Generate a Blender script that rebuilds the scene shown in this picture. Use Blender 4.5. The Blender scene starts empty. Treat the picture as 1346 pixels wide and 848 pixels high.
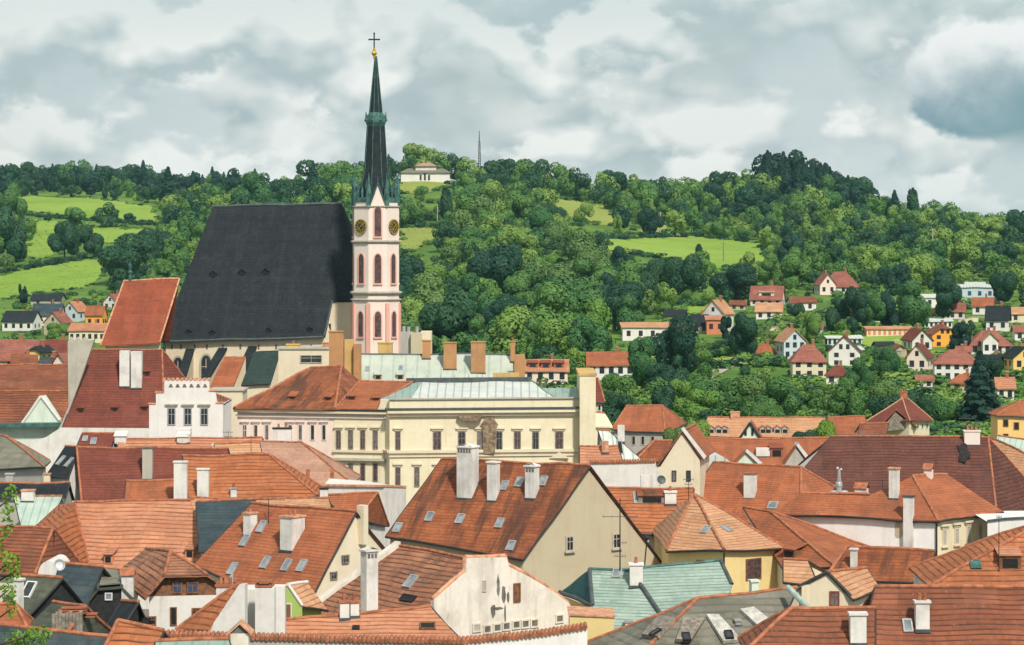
import bpy, math, random
from mathutils import noise as mnoise
import numpy as np
from mathutils import Vector, Matrix
random.seed(7)
RNG = np.random.default_rng(11)
R = math.radians
SC = bpy.context.scene
COL = SC.collection
# ------------------------------------------------------------------ camera, sky, sun, exposure
F, VH, HC, U0 = 3430.0, 320.0, 34.0, 673.0       # focal length in photo pixels, horizon row, eye height, centre column
cam_d = bpy.data.cameras.new('camera')
cam = bpy.data.objects.new('camera', cam_d); COL.objects.link(cam)
cam.location = (0, 0, HC); cam.rotation_euler = (R(90), 0, 0)
cam_d.sensor_width = 36; cam_d.lens = 36 * F / 1346
cam_d.shift_y = (VH - 424) / 1346
cam_d.clip_start = 1; cam_d.clip_end = 20000
SC.camera = cam
SUN_AZ, SUN_EL = 158, 45                          # clockwise from the view direction: to the right and slightly behind
W = bpy.data.worlds.new('World'); SC.world = W; W.use_nodes = True
SC.view_settings.view_transform = 'Standard'
SC.view_settings.look = 'None'
SC.view_settings.exposure = -0.10
SC.view_settings.gamma = 1.0
sd = bpy.data.lights.new('sun', 'SUN'); sun = bpy.data.objects.new('sun', sd); COL.objects.link(sun)
sd.energy = 5.0; sd.angle = R(4.5); sd.color = (1.0, 0.93, 0.82)
sv = Vector((math.cos(R(SUN_EL)) * math.sin(R(SUN_AZ)), math.cos(R(SUN_EL)) * math.cos(R(SUN_AZ)), math.sin(R(SUN_EL))))
sun.rotation_euler = sv.to_track_quat('Z', 'Y').to_euler(); sun.location = sv * 300

class NT:
    """tiny node-tree helper"""
    def __init__(s, nt): s.nt = nt; s.n = nt.nodes; s.l = nt.links
    def node(s, t, **kw):
        o = s.n.new(t)
        for k, v in kw.items(): setattr(o, k, v)
        return o
    def put(s, sock, v):
        if hasattr(v, 'is_output') or isinstance(v, bpy.types.NodeSocket): s.l.new(v, sock)
        elif isinstance(v, (tuple, list)) and len(v) == 3 and sock.type == 'RGBA': sock.default_value = (*v, 1)
        else: sock.default_value = v
    def m(s, op, a, b=0.0, c=None, clamp=False):
        o = s.node('ShaderNodeMath', operation=op, use_clamp=clamp)
        s.put(o.inputs[0], a); s.put(o.inputs[1], b)
        if c is not None: s.put(o.inputs[2], c)
        return o.outputs[0]
    def mix(s, f, a, b, blend='MIX'):
        o = s.node('ShaderNodeMix', data_type='RGBA', blend_type=blend)
        s.put(o.inputs['Factor'], f); s.put(o.inputs[6], a); s.put(o.inputs[7], b)
        return o.outputs[2]
    def ramp(s, f, lo, hi):
        o = s.node('ShaderNodeMapRange', interpolation_type='SMOOTHSTEP')
        s.put(o.inputs[0], f); o.inputs[1].default_value = lo; o.inputs[2].default_value = hi
        return o.outputs[0]
    def noise(s, vec, scale, detail=3.0, rough=0.55, dist=0.0):
        o = s.node('ShaderNodeTexNoise'); s.put(o.inputs['Vector'], vec)
        o.inputs['Scale'].default_value = scale; o.inputs['Detail'].default_value = detail
        o.inputs['Roughness'].default_value = rough; o.inputs['Distortion'].default_value = dist
        return o.outputs['Fac']
    def xyz(s, x, y, z=0.0):
        o = s.node('ShaderNodeCombineXYZ'); s.put(o.inputs[0], x); s.put(o.inputs[1], y); s.put(o.inputs[2], z)
        return o.outputs[0]
    def sep(s, v):
        o = s.node('ShaderNodeSeparateXYZ'); s.put(o.inputs[0], v); return o.outputs

def build_sky():
    t = NT(W.node_tree); t.n.clear()
    sky = t.node('ShaderNodeTexSky', sky_type='NISHITA')
    sky.sun_disc = False; sky.sun_elevation = R(SUN_EL); sky.sun_rotation = R(SUN_AZ)
    co = t.node('ShaderNodeTexCoord').outputs['Generated']
    x, y, z = t.sep(co)
    az = t.m('ARCTAN2', x, y); el = t.m('ARCSINE', z)
    def field(dx, dy, sc, de, ro, st=1.45):
        return t.noise(t.xyz(t.m('ADD', az, dx), t.m('MULTIPLY', t.m('ADD', el, dy), st), 0.37), sc, de, ro, 0.0)
    wide = field(1.3, 0.9, 6.0, 4.0, 0.5)
    cl = t.mix(t.ramp(wide, 0.35, 0.65), (4.6, 5.7, 6.0), (6.6, 7.3, 7.4))
    # decks of cumulus, each lit from above with a greyer base
    for ox, oy, sc, th, soft, dark, lite in ((0.0, 0.0, 10.0, 0.43, 0.12, (4.2, 5.2, 5.4), (7.7, 8.1, 7.9)), (0.71, 0.33, 13.5, 0.465, 0.095, (4.0, 5.0, 5.25), (8.7, 9.0, 8.7)), (2.13, 1.21, 17.0, 0.50, 0.07, (4.5, 5.5, 5.7), (9.5, 9.7, 9.3))):
        n0 = field(ox, oy, sc, 8.0, 0.54); m0 = field(ox, oy, sc, 3.5, 0.5); m1 = field(ox - 0.004, oy + 0.013, sc, 3.5, 0.5)
        shade = t.m('ADD', t.m('MULTIPLY', t.m('SUBTRACT', m0, m1), 6.5), t.m('ADD', t.m('MULTIPLY', t.m('SUBTRACT', n0, 0.55), 1.4), 0.42), clamp=True)
        c = t.mix(shade, dark, lite)
        cl = t.mix(t.m('MULTIPLY', t.ramp(n0, th, th + soft), 0.95), cl, c)
    fine = field(0.6, 0.2, 40.0, 6.0, 0.6)
    cl = t.mix(t.m('MULTIPLY', t.m('SUBTRACT', fine, 0.3, clamp=True), 0.30), cl, (8.4, 8.8, 8.8))
    cl = t.mix(t.m('MULTIPLY', t.ramp(el, 0.050, 0.012), 0.22), cl, (8.6, 8.9, 8.7))
    cl = t.mix(t.m('MULTIPLY', t.ramp(el, 0.058, 0.095), 0.38), cl, (4.6, 5.9, 6.1))
    cover = t.m('ADD', t.m('MULTIPLY', t.ramp(wide, 0.3, 0.5), 0.15), 0.85, clamp=True)
    col = t.mix(cover, sky.outputs[0], cl)
    # one heavy cumulus low over the eastern hill
    ca, ce = (1300 - U0) / F, (VH - 112) / F
    wob = t.noise(t.xyz(az, el, 0.9), 45.0, 5.0, 0.55)
    ex = t.m('DIVIDE', t.m('SUBTRACT', az, ca), 0.036)
    ey = t.m('DIVIDE', t.m('SUBTRACT', el, ce), 0.0255)
    rr = t.m('SQRT', t.m('ADD', t.m('MULTIPLY', ex, ex), t.m('MULTIPLY', ey, ey)))
    rr = t.m('ADD', rr, t.m('MULTIPLY', t.m('SUBTRACT', wob, 0.5), 0.75))
    body = t.m('MULTIPLY', t.ramp(rr, 1.03, 0.88), t.ramp(t.m('ADD', ey, t.m('MULTIPLY', t.m('SUBTRACT', wob, 0.5), 0.35)), -1.0, -0.70))
    hgt = t.m('ADD', ey, t.m('MULTIPLY', t.m('SUBTRACT', wob, 0.5), 1.6))
    cum = t.mix(t.ramp(hgt, -0.85, 0.75), (1.9, 3.3, 3.9), (9.0, 9.3, 9.2))
    cum = t.mix(t.m('MULTIPLY', t.ramp(hgt, 0.6, -0.2), t.m('MULTIPLY', t.ramp(ex, -0.7, 0.2), 0.55)), cum, (3.0, 4.4, 4.8))
    col = t.mix(body, col, cum)
    bg = t.node('ShaderNodeBackground'); t.put(bg.inputs[0], col); bg.inputs[1].default_value = 0.106
    t.l.new(bg.outputs[0], t.node('ShaderNodeOutputWorld').inputs[0])
build_sky()

# ------------------------------------------------------------------ materials
MATS = {}
def newmat(name):
    m = bpy.data.materials.new(name); m.use_nodes = True
    t = NT(m.node_tree); t.n.clear()
    bs = t.node('ShaderNodeBsdfPrincipled'); out = t.node('ShaderNodeOutputMaterial')
    t.l.new(bs.outputs[0], out.inputs[0]); MATS[name] = m
    return m, t, bs, out
def bump(t, bs, h, strength=0.4, dist=0.05):
    b = t.node('ShaderNodeBump'); b.inputs['Strength'].default_value = strength; b.inputs['Distance'].default_value = dist
    t.put(b.inputs['Height'], h); t.l.new(b.outputs[0], bs.inputs['Normal'])
def tile(name, a, b, stain, period=0.6, line=0.5, stains=0.35, patch=1.0, tw=0.45, streak=0.0):
    """clay tile roof: courses along u with their shade painted in, joints, single tiles of differing tone, lichen and soot patches; uv in metres"""
    m, t, bs, out = newmat(name)
    uv = t.node('ShaderNodeUVMap').outputs[0]
    u, v, _ = t.sep(uv)
    rnd = t.node('ShaderNodeObjectInfo').outputs['Random']
    seed = t.m('MULTIPLY', rnd, 37.0)
    pos = t.xyz(u, v, seed)
    wob = t.noise(t.xyz(t.m('MULTIPLY', u, 0.35), t.m('MULTIPLY', v, 0.8), seed), 1.0, 3.0)
    vv = t.m('ADD', t.m('DIVIDE', v, period), t.m('MULTIPLY', wob, 0.42))
    row = t.m('FLOOR', vv); fr = t.m('FRACT', vv)
    half = t.m('MULTIPLY', t.m('MODULO', row, 2.0), 0.5)
    uu = t.m('ADD', t.m('DIVIDE', u, tw), half)
    colm = t.m('FLOOR', uu); fu = t.m('FRACT', uu)
    wn = t.node('ShaderNodeTexWhiteNoise', noise_dimensions='3D'); t.put(wn.inputs['Vector'], t.xyz(colm, row, seed))
    one = wn.outputs['Value']
    big = t.noise(pos, 0.35, 4.0, 0.6)
    col = t.mix(t.m('ADD', t.m('MULTIPLY', one, 0.24), t.m('MULTIPLY', t.ramp(big, 0.3, 0.7), 0.70 * patch)), a, b)
    rowtone = t.node('ShaderNodeTexWhiteNoise', noise_dimensions='2D'); t.put(rowtone.inputs['Vector'], t.xyz(row, seed))
    broken = t.ramp(t.noise(t.xyz(t.m('MULTIPLY', u, 0.45), row, seed), 1.0, 2.0), 0.25, 0.6)
    gap = t.m('MULTIPLY', t.ramp(fr, 0.40, 0.0), t.m('MULTIPLY', t.m('ADD', broken, 0.25), line))  # dark course gaps, with the shade under each tile row painted in
    col = t.mix(gap, col, tuple(c * 0.25 for c in stain))
    joint = t.m('MULTIPLY', t.m('LESS_THAN', fu, 0.10), 0.12 * line)
    col = t.mix(joint, col, stain)
    col = t.mix(t.m('MULTIPLY', rowtone.outputs[0], 0.22), col, stain)
    st = t.ramp(t.noise(pos, 0.55, 6.0, 0.68), 0.50, 0.70)
    col = t.mix(t.m('MULTIPLY', st, stains), col, stain)
    if streak:
        sk = t.ramp(t.noise(t.xyz(t.m('MULTIPLY', u, 0.9), t.m('MULTIPLY', v, 0.12), seed), 1.0, 4.0, 0.6), 0.46, 0.66)
        col = t.mix(t.m('MULTIPLY', sk, streak), col, stain)
    wn2 = t.node('ShaderNodeTexWhiteNoise', noise_dimensions='3D'); t.put(wn2.inputs['Vector'], t.xyz(colm, t.m('ADD', row, 91.0), seed))
    col = t.mix(t.m('MULTIPLY', t.ramp(wn2.outputs['Value'], 0.55, 1.0), 0.24), col, tuple(0.55 * x for x in b))
    pw = t.node('ShaderNodeTexWhiteNoise', noise_dimensions='3D'); t.put(pw.inputs['Vector'], t.xyz(t.m('FLOOR', t.m('DIVIDE', t.m('ADD', u, t.m('MULTIPLY', wob, 0.8)), 2.1)), t.m('FLOOR', t.m('DIVIDE', vv, 4.0)), t.m('ADD', seed, 2.0)))
    col = t.mix(t.m('MULTIPLY', t.ramp(pw.outputs['Value'], 0.72, 0.95), 0.16 * patch), col, tuple(min(.75, 1.12 * x + .03) for x in a))
    col = t.mix(t.m('MULTIPLY', t.ramp(pw.outputs['Value'], 0.25, 0.05), 0.20 * patch), col, tuple(0.6 * x for x in b))
    lane = t.ramp(t.noise(t.xyz(t.m('MULTIPLY', u, 0.22), t.m('MULTIPLY', row, 0.73), t.m('ADD', seed, 5.0)), 1.0, 4.0, 0.65), 0.48, 0.72)
    col = t.mix(t.m('MULTIPLY', lane, 0.45), col, tuple(0.45 * x + 0.35 * y for x, y in zip(b, stain)))
    spot = t.ramp(t.noise(pos, 1.5, 5.0, 0.72), 0.54, 0.70)
    col = t.mix(t.m('MULTIPLY', spot, 0.35 + 0.4 * stains), col, tuple(0.5 * x + 0.5 * y for x, y in zip(b, stain)))
    pale = t.ramp(t.noise(pos, 2.1, 4.0, 0.7), 0.60, 0.76)
    col = t.mix(t.m('MULTIPLY', pale, 0.34), col, tuple(min(0.75, 0.75 * x + 0.16) for x in a))
    t.put(bs.inputs['Base Color'], col); bs.inputs['Roughness'].default_value = 0.85
    bs.inputs['Specular IOR Level'].default_value = 0.06 if name == 'slate' else 0.2
    bump(t, bs, t.m('ADD', t.m('MULTIPLY', t.m('SUBTRACT', 1.0, fr), 0.7), t.m('MULTIPLY', one, 0.4)), 0.55, 0.06)
def stucco(name, c, dirt=(0.25, 0.2, 0.15), amt=0.35, stain=0.0):
    m, t, bs, out = newmat(name)
    oc = t.node('ShaderNodeTexCoord').outputs['Object']
    x, y, z = t.sep(oc)
    n1 = t.noise(oc, 0.45, 5.0, 0.6); n2 = t.noise(oc, 3.0, 4.0, 0.6)
    st = t.noise(t.xyz(t.m('MULTIPLY', x, 1.6), t.m('MULTIPLY', y, 1.6), t.m('MULTIPLY', z, 0.16)), 1.0, 5.0, 0.62)
    col = t.mix(t.m('MULTIPLY', t.ramp(n1, 0.42, 0.70), min(1.0, amt * 1.25)), c, tuple(0.45 * a + 0.55 * b * 1.2 for a, b in zip(c, dirt)))
    col = t.mix(t.m('MULTIPLY', t.ramp(st, 0.50, 0.72), min(1.0, amt * 1.3)), col, tuple(0.5 * a + 0.5 * b for a, b in zip(c, dirt)))
    col = t.mix(t.m('MULTIPLY', t.ramp(n2, 0.4, 0.7), 0.10), col, dirt)
    if stain:
        s2 = t.ramp(t.noise(t.xyz(t.m('MULTIPLY', x, 1.5), t.m('MULTIPLY', y, 1.5), t.m('MULTIPLY', z, 0.4)), 1.1, 6.0, 0.7), 0.60, 0.70)
        col = t.mix(t.m('MULTIPLY', s2, stain), col, (0.09, 0.085, 0.08))
    t.put(bs.inputs['Base Color'], col); bs.inputs['Roughness'].default_value = 0.9
    bs.inputs['Specular IOR Level'].default_value = 0.2
    bump(t, bs, n2, 0.15, 0.03)
def plain(name, c, rough=0.6, metal=0.0, var=0.25, scale=1.5, spec=0.4):
    m, t, bs, out = newmat(name)
    oc = t.node('ShaderNodeTexCoord').outputs['Object']
    n = t.noise(oc, scale, 4.0, 0.6)
    t.put(bs.inputs['Base Color'], t.mix(t.ramp(n, 0.3, 0.7), tuple(x * (1 - var) for x in c), tuple(min(1, x * (1 + var)) for x in c)))
    bs.inputs['Roughness'].default_value = rough; bs.inputs['Metallic'].default_value = metal
    bs.inputs['Specular IOR Level'].default_value = spec
def seam(name, a, b, period=0.7, rough=0.5, line=0.35, dark=(0.1, 0.14, 0.14), horiz=0.0):
    """sheet roof with standing seams down the slope (and laps across it when horiz > 0)"""
    m, t, bs, out = newmat(name)
    uv = t.node('ShaderNodeUVMap').outputs[0]; u, v, _ = t.sep(uv)
    n = t.noise(uv, 0.5, 5.0, 0.6)
    col = t.mix(t.ramp(n, 0.3, 0.7), a, b)
    fu = t.m('FRACT', t.m('DIVIDE', u, period))
    ln = t.m('MULTIPLY', t.m('LESS_THAN', fu, 0.16), line)
    if horiz:
        fv = t.m('FRACT', t.m('DIVIDE', v, horiz))
        ln = t.m('MAXIMUM', ln, t.m('MULTIPLY', t.m('LESS_THAN', fv, 0.14), line))
    col = t.mix(ln, col, dark)
    st = t.ramp(t.noise(t.xyz(t.m('MULTIPLY', u, 1.2), t.m('MULTIPLY', v, 0.3), 0.3), 1.0, 5.0, 0.65), 0.52, 0.74)
    col = t.mix(t.m('MULTIPLY', st, 0.35), col, dark)
    t.put(bs.inputs['Base Color'], col); bs.inputs['Roughness'].default_value = rough
    bs.inputs['Specular IOR Level'].default_value = 0.35
    bump(t, bs, t.m('LESS_THAN', fu, 0.12), 0.6, 0.05)

tile('tile_orange', (0.48, 0.17, 0.066), (0.35, 0.108, 0.045), (0.14, 0.062, 0.04), 0.5, 0.9, 0.42, 1.0, 0.3, 0.2)
tile('tile_smooth', (0.43, 0.138, 0.058), (0.30, 0.092, 0.043), (0.15, 0.065, 0.04), 0.32, 0.45, 0.5, 1.0, 0.24, 0.4)
tile('tile_pink', (0.56, 0.255, 0.145), (0.45, 0.18, 0.098), (0.24, 0.115, 0.075), 0.5, 0.85, 0.32, 1.0, 0.3)
tile('tile_pale', (0.58, 0.325, 0.185), (0.46, 0.22, 0.115), (0.28, 0.145, 0.09), 0.42, 0.7, 0.32, 1.0, 0.28)
tile('tile_rust', (0.39, 0.125, 0.046), (0.21, 0.060, 0.030), (0.07, 0.036, 0.026), 0.35, 0.4, 0.65, 1.0, 0.25, 0.9)
tile('tile_striped', (0.44, 0.195, 0.105), (0.28, 0.105, 0.06), (0.065, 0.05, 0.044), 0.44, 1.0, 0.85, 1.0, 0.3, 0.35)
tile('tile_brown', (0.31, 0.105, 0.052), (0.195, 0.064, 0.036), (0.08, 0.04, 0.03), 0.40, 0.85, 0.5, 1.0, 0.26, 0.25)
tile('tile_maroon', (0.165, 0.060, 0.042), (0.105, 0.037, 0.029), (0.05, 0.026, 0.023), 0.45, 0.75, 0.5, 0.9, 0.3, 0.2)
tile('tile_red', (0.33, 0.085, 0.042), (0.235, 0.060, 0.033), (0.14, 0.045, 0.03), 0.35, 0.3, 0.4, 0.9, 0.3, 0.3)
tile('tile_wine', (0.22, 0.060, 0.040), (0.15, 0.042, 0.030), (0.075, 0.03, 0.024), 0.4, 0.45, 0.4, 0.8, 0.28, 0.2)
tile('tile_dusk', (0.37, 0.135, 0.095), (0.25, 0.085, 0.065), (0.13, 0.06, 0.05), 0.5, 0.5, 0.4)
tile('tile_earth', (0.46, 0.275, 0.195), (0.36, 0.19, 0.13), (0.2, 0.115, 0.085), 0.3, 0.2, 0.3, 1.0, 0.25)
tile('slate', (0.023, 0.028, 0.034), (0.015, 0.019, 0.024), (0.042, 0.046, 0.049), 0.5, 0.22, 0.45, 0.4, 0.4, 0.35)
tile('slate_blue', (0.045, 0.072, 0.088), (0.022, 0.034, 0.043), (0.085, 0.10, 0.10), 0.5, 0.5, 0.5, 1.0, 0.4)
tile('slate_moss', (0.075, 0.085, 0.066), (0.034, 0.042, 0.038), (0.15, 0.16, 0.11), 0.55, 0.7, 0.55, 1.0, 0.5)
tile('board_moss', (0.235, 0.22, 0.18), (0.135, 0.13, 0.105), (0.075, 0.075, 0.055), 0.8, 0.4, 0.65, 1.0, 0.9)
tile('board_grey', (0.23, 0.22, 0.17), (0.17, 0.165, 0.13), (0.09, 0.085, 0.07), 0.9, 0.2, 0.35, 1.0, 0.9)
tile('tile_turquoise', (0.36, 0.445, 0.385), (0.25, 0.345, 0.30), (0.13, 0.19, 0.17), 0.32, 0.75, 0.5, 1.0, 0.3)
tile('tile_teal', (0.05, 0.15, 0.155), (0.035, 0.11, 0.115), (0.02, 0.05, 0.05), 0.8, 0.2, 0.3, 0.7, 0.6)
tile('slate_green', (0.026, 0.052, 0.046), (0.018, 0.036, 0.034), (0.05, 0.06, 0.05), 0.5, 0.2, 0.3, 0.6, 0.4)
seam('sheet_mint', (0.42, 0.51, 0.44), (0.33, 0.42, 0.37), 0.8)
seam('sheet_pale', (0.45, 0.48, 0.41), (0.36, 0.41, 0.35), 1.6, 0.6, 0.2)
seam('sheet_white', (0.56, 0.58, 0.54), (0.47, 0.50, 0.47), 1.05, 0.5, 0.75, (0.24, 0.29, 0.28))
seam('sheet_green', (0.27, 0.36, 0.31), (0.20, 0.29, 0.26), 0.9)
stucco('plaster_white', (0.66, 0.64, 0.61), (0.28, 0.24, 0.2), 0.5)
stucco('plaster_chimney', (0.68, 0.66, 0.63), (0.2, 0.17, 0.15), 0.6, 0.25)
stucco('plaster_clean', (0.70, 0.68, 0.66), (0.38, 0.33, 0.29), 0.35)
stucco('plaster_old', (0.70, 0.64, 0.56), (0.26, 0.21, 0.17), 0.6)
stucco('plaster_stained', (0.72, 0.67, 0.60), (0.26, 0.21, 0.17), 0.5, 0.55)
stucco('plaster_beige', (0.47, 0.41, 0.295), (0.34, 0.26, 0.16), 0.4)
stucco('plaster_cream', (0.66, 0.58, 0.44), (0.38, 0.29, 0.18), 0.3)
stucco('plaster_yellow', (0.70, 0.635, 0.46), (0.42, 0.34, 0.22), 0.4)
stucco('plaster_lemon', (0.70, 0.55, 0.255), (0.4, 0.3, 0.14), 0.3)
stucco('plaster_bright', (0.82, 0.79, 0.77), (0.48, 0.42, 0.38), 0.3)
stucco('plaster_gold', (0.74, 0.50, 0.185), (0.36, 0.24, 0.10), 0.25)
stucco('plaster_pink', (0.76, 0.62, 0.55), (0.40, 0.30, 0.26), 0.25)
stucco('plaster_rose', (0.68, 0.36, 0.29), (0.42, 0.2, 0.16), 0.25)
stucco('plaster_blush', (0.72, 0.62, 0.56), (0.46, 0.36, 0.32), 0.25)
stucco('plaster_grey', (0.40, 0.38, 0.35), (0.2, 0.18, 0.16), 0.5)
stucco('plaster_mint', (0.62, 0.70, 0.60), (0.30, 0.34, 0.27), 0.5)
stucco('plaster_green', (0.33, 0.46, 0.12), (0.2, 0.24, 0.1), 0.3)
stucco('plaster_amber', (0.78, 0.36, 0.06), (0.42, 0.2, 0.06), 0.2)
stucco('plaster_orange', (0.60, 0.20, 0.10), (0.3, 0.12, 0.08), 0.3)
stucco('plaster_blue', (0.50, 0.58, 0.62), (0.28, 0.3, 0.32), 0.3)
stucco('brick', (0.45, 0.24, 0.11), (0.22, 0.12, 0.07), 0.7)
stucco('brick_yellow', (0.55, 0.37, 0.14), (0.25, 0.15, 0.07), 0.7)
stucco('brick_red', (0.34, 0.12, 0.07), (0.14, 0.06, 0.04), 0.6)
stucco('stone', (0.44, 0.41, 0.35), (0.2, 0.18, 0.15), 0.6)
plain('wood_brown', (0.17, 0.075, 0.035), 0.75, 0, 0.4, 3)
plain('wood_black', (0.018, 0.018, 0.020), 0.8, 0, 0.4, 3)
plain('wood_grey', (0.20, 0.17, 0.14), 0.8, 0, 0.4, 3)
plain('board_pale', (0.42, 0.40, 0.37), 0.8, 0, 0.3, 2)
plain('relief', (0.22, 0.155, 0.10), 0.8, 0, 0.5, 2.5)
plain('paint_white', (0.60, 0.59, 0.57), 0.6, 0, 0.08)
plain('paint_dark', (0.035, 0.026, 0.024), 0.6, 0, 0.3)
plain('paint_redbrown', (0.16, 0.05, 0.035), 0.6, 0, 0.3)
plain('lead', (0.07, 0.085, 0.09), 0.55, 0.2, 0.25)
plain('gutter', (0.035, 0.032, 0.032), 0.5, 0.3, 0.25)
plain('copper_green', (0.045, 0.12, 0.108), 0.6, 0.1, 0.45, 1.2)
plain('soot_black', (0.018, 0.015, 0.015), 0.95, 0, 0.4)
plain('gold', (0.75, 0.48, 0.09), 0.35, 0.8, 0.1)
plain('iron', (0.03, 0.03, 0.032), 0.5, 0.5, 0.2)
plain('zinc', (0.42, 0.43, 0.43), 0.45, 0.5, 0.2)
plain('clay', (0.33, 0.12, 0.06), 0.85, 0, 0.35, 2)
plain('clay_pale', (0.50, 0.25, 0.15), 0.85, 0, 0.35, 2)
plain('void', (0.012, 0.011, 0.011), 0.9, 0, 0.2)
plain('bark', (0.07, 0.052, 0.038), 0.95, 0, 0.35, 3)
plain('glass', (0.030, 0.034, 0.042), 0.12, 0, 0.4, 1.0, 0.6)
plain('glass_sheer', (0.13, 0.12, 0.12), 0.2, 0, 0.4, 2.0, 0.5)
plain('glass_sky', (0.20, 0.23, 0.25), 0.12, 0, 0.4, 1.0, 0.8)
plain('glass_blue', (0.04, 0.07, 0.14), 0.15, 0, 0.4, 1.0, 0.6)
plain('curtain', (0.075, 0.045, 0.05), 0.4, 0, 0.5, 2.0, 0.5)
plain('soot', (0.13, 0.12, 0.11), 0.95, 0, 0.3)

# ------------------------------------------------------------------ geometry helpers
def P(u, v, y): return Vector(((u - U0) * y / F, y, HC - (v - VH) * y / F))
CAMP = Vector((0, 0, HC))
def ray(u, v): return Vector(((u - U0) / F, 1.0, -(v - VH) / F))
def on_plane(u, v, p0, n):
    d = ray(u, v); den = d.dot(n)
    return CAMP + d * ((p0 - CAMP).dot(n) / den)
def newell(pts):
    n = Vector((0, 0, 0))
    for a, b in zip(pts, pts[1:] + pts[:1]):
        n += Vector(((a.y - b.y) * (a.z + b.z), (a.z - b.z) * (a.x + b.x), (a.x - b.x) * (a.y + b.y)))
    return n.normalized() if n.length > 1e-9 else Vector((0, 0, 1))
class Geo:
    """collects faces (world space) with uv in metres"""
    def __init__(s): s.v = []; s.f = []; s.uv = []
    def poly(s, pts, uvs=None):
        i = len(s.v); s.v += [Vector(p) for p in pts]; s.f.append(list(range(i, i + len(pts))))
        if uvs is None:
            n = newell(list(pts)); h = Vector((0, 0, 1)).cross(n)
            h = h.normalized() if h.length > 0.05 else Vector((1, 0, 0))
            sdir = n.cross(h)
            uvs = [(p.dot(h), p.dot(sdir)) for p in map(Vector, pts)]
        s.uv += uvs
    def prism(s, pts, off):
        """closed solid: polygon pts and the same polygon moved by off"""
        pts = [Vector(p) for p in pts]; off = Vector(off); q = [p + off for p in pts]
        if newell(pts).dot(off) > 0: pts, q = pts[::-1], q[::-1]
        s.poly(pts); s.poly(q[::-1])
        k = len(pts)
        for i in range(k):
            j = (i + 1) % k
            s.poly([pts[j], pts[i], q[i], q[j]])
    def box(s, c, ax, ay, az):
        """centre and three half-extent vectors"""
        c, ax, ay, az = map(Vector, (c, ax, ay, az))
        s.prism([c - ax - ay - az, c + ax - ay - az, c + ax + ay - az, c - ax + ay - az], az * 2)
    def tube(s, a, b, r0, r1=None, n=8):
        a, b = Vector(a), Vector(b); r1 = r0 if r1 is None else r1
        d = (b - a).normalized(); x = d.orthogonal().normalized(); y = d.cross(x)
        A = [a + (x * math.cos(2 * math.pi * i / n) + y * math.sin(2 * math.pi * i / n)) * r0 for i in range(n)]
        B = [b + (x * math.cos(2 * math.pi * i / n) + y * math.sin(2 * math.pi * i / n)) * max(r1, 1e-3) for i in range(n)]
        for i in range(n):
            j = (i + 1) % n; s.poly([A[i], A[j], B[j], B[i]])
        s.poly(A[::-1]); s.poly(B)
    def ball(s, c, r, n=10, k=6):
        c = Vector(c); r = Vector(r) if hasattr(r, '__len__') else Vector((r, r, r))
        pt = lambda i, j: c + Vector((r.x * math.sin(math.pi * j / k) * math.cos(2 * math.pi * i / n), r.y * math.sin(math.pi * j / k) * math.sin(2 * math.pi * i / n), r.z * math.cos(math.pi * j / k)))
        for i in range(n):
            for j in range(k):
                if j == 0: s.poly([pt(i, 0), pt(i, 1), pt(i + 1, 1)])
                elif j == k - 1: s.poly([pt(i, j), pt(i, j + 1), pt(i + 1, j)])
                else: s.poly([pt(i, j), pt(i, j + 1), pt(i + 1, j + 1), pt(i + 1, j)])
    def mesh(s, name, mat, origin):
        me = bpy.data.meshes.new(name)
        me.from_pydata([p - origin for p in s.v], [], s.f)
        uvl = me.uv_layers.new(name='uv')
        uvl.data.foreach_set('uv', [c for w in s.uv for c in w])
        me.materials.append(MATS[mat]); me.update()
        return me
def tag(o, label=None, cat=None, group=None, kind=None):
    if label: o['label'] = label
    if cat: o['category'] = cat
    if group: o['group'] = group
    if kind: o['kind'] = kind
    return o

class Thing:
    """an Empty at the thing's base; parts are its children; keeps its faces so details can be set on them along a sight line"""
    def __init__(s, name, label, cat, x, y, z=0.0, group=None):
        s.o = Vector((x, y, z))
        s.root = bpy.data.objects.new(name, None); COL.objects.link(s.root)
        s.root.location = s.o; s.root.empty_display_size = 0.5
        tag(s.root, label, cat, group); s.faces = []; s.axis = Vector((1, 0, 0))
    def part(s, name, g, mat, parent=None, label=None):
        if not g.f: return None
        ob = bpy.data.objects.new(name, g.mesh(name, mat, s.o)); COL.objects.link(ob)
        ob.parent = parent or s.root
        if label: ob['label'] = label
        return ob
    def reg(s, kind, pts): s.faces.append((kind, [Vector(p) for p in pts], newell([Vector(p) for p in pts])))
    def hit(s, u, v, kind=None):
        d = ray(u, v); best = None; near = None
        for k, pts, n in s.faces:
            if kind and k != kind: continue
            den = d.dot(n)
            if abs(den) < 1e-6: continue
            tt = (pts[0] - CAMP).dot(n) / den
            if tt < 5: continue
            q = CAMP + d * tt
            pix = [(U0 + F * p.x / p.y, VH + F * (HC - p.z) / p.y) for p in pts]
            ins = False
            for (x1, y1), (x2, y2) in zip(pix, pix[1:] + pix[:1]):
                if (y1 > v) != (y2 > v) and u < (x2 - x1) * (v - y1) / (y2 - y1) + x1: ins = not ins
            dist = 0 if ins else min(math.hypot(a - u, b - v) for a, b in pix) + 1
            if ins and (best is None or tt < best[0]): best = (tt, q, n)
            if not ins and (near is None or dist < near[0]) and abs(den) > 0.05: near = (dist, q, n)
        if best: q, n = best[1], best[2]
        elif near: q, n = near[1], near[2]
        else: raise ValueError('no face')
        if n.dot(d) > 0: n = -n
        return q, n
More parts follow.
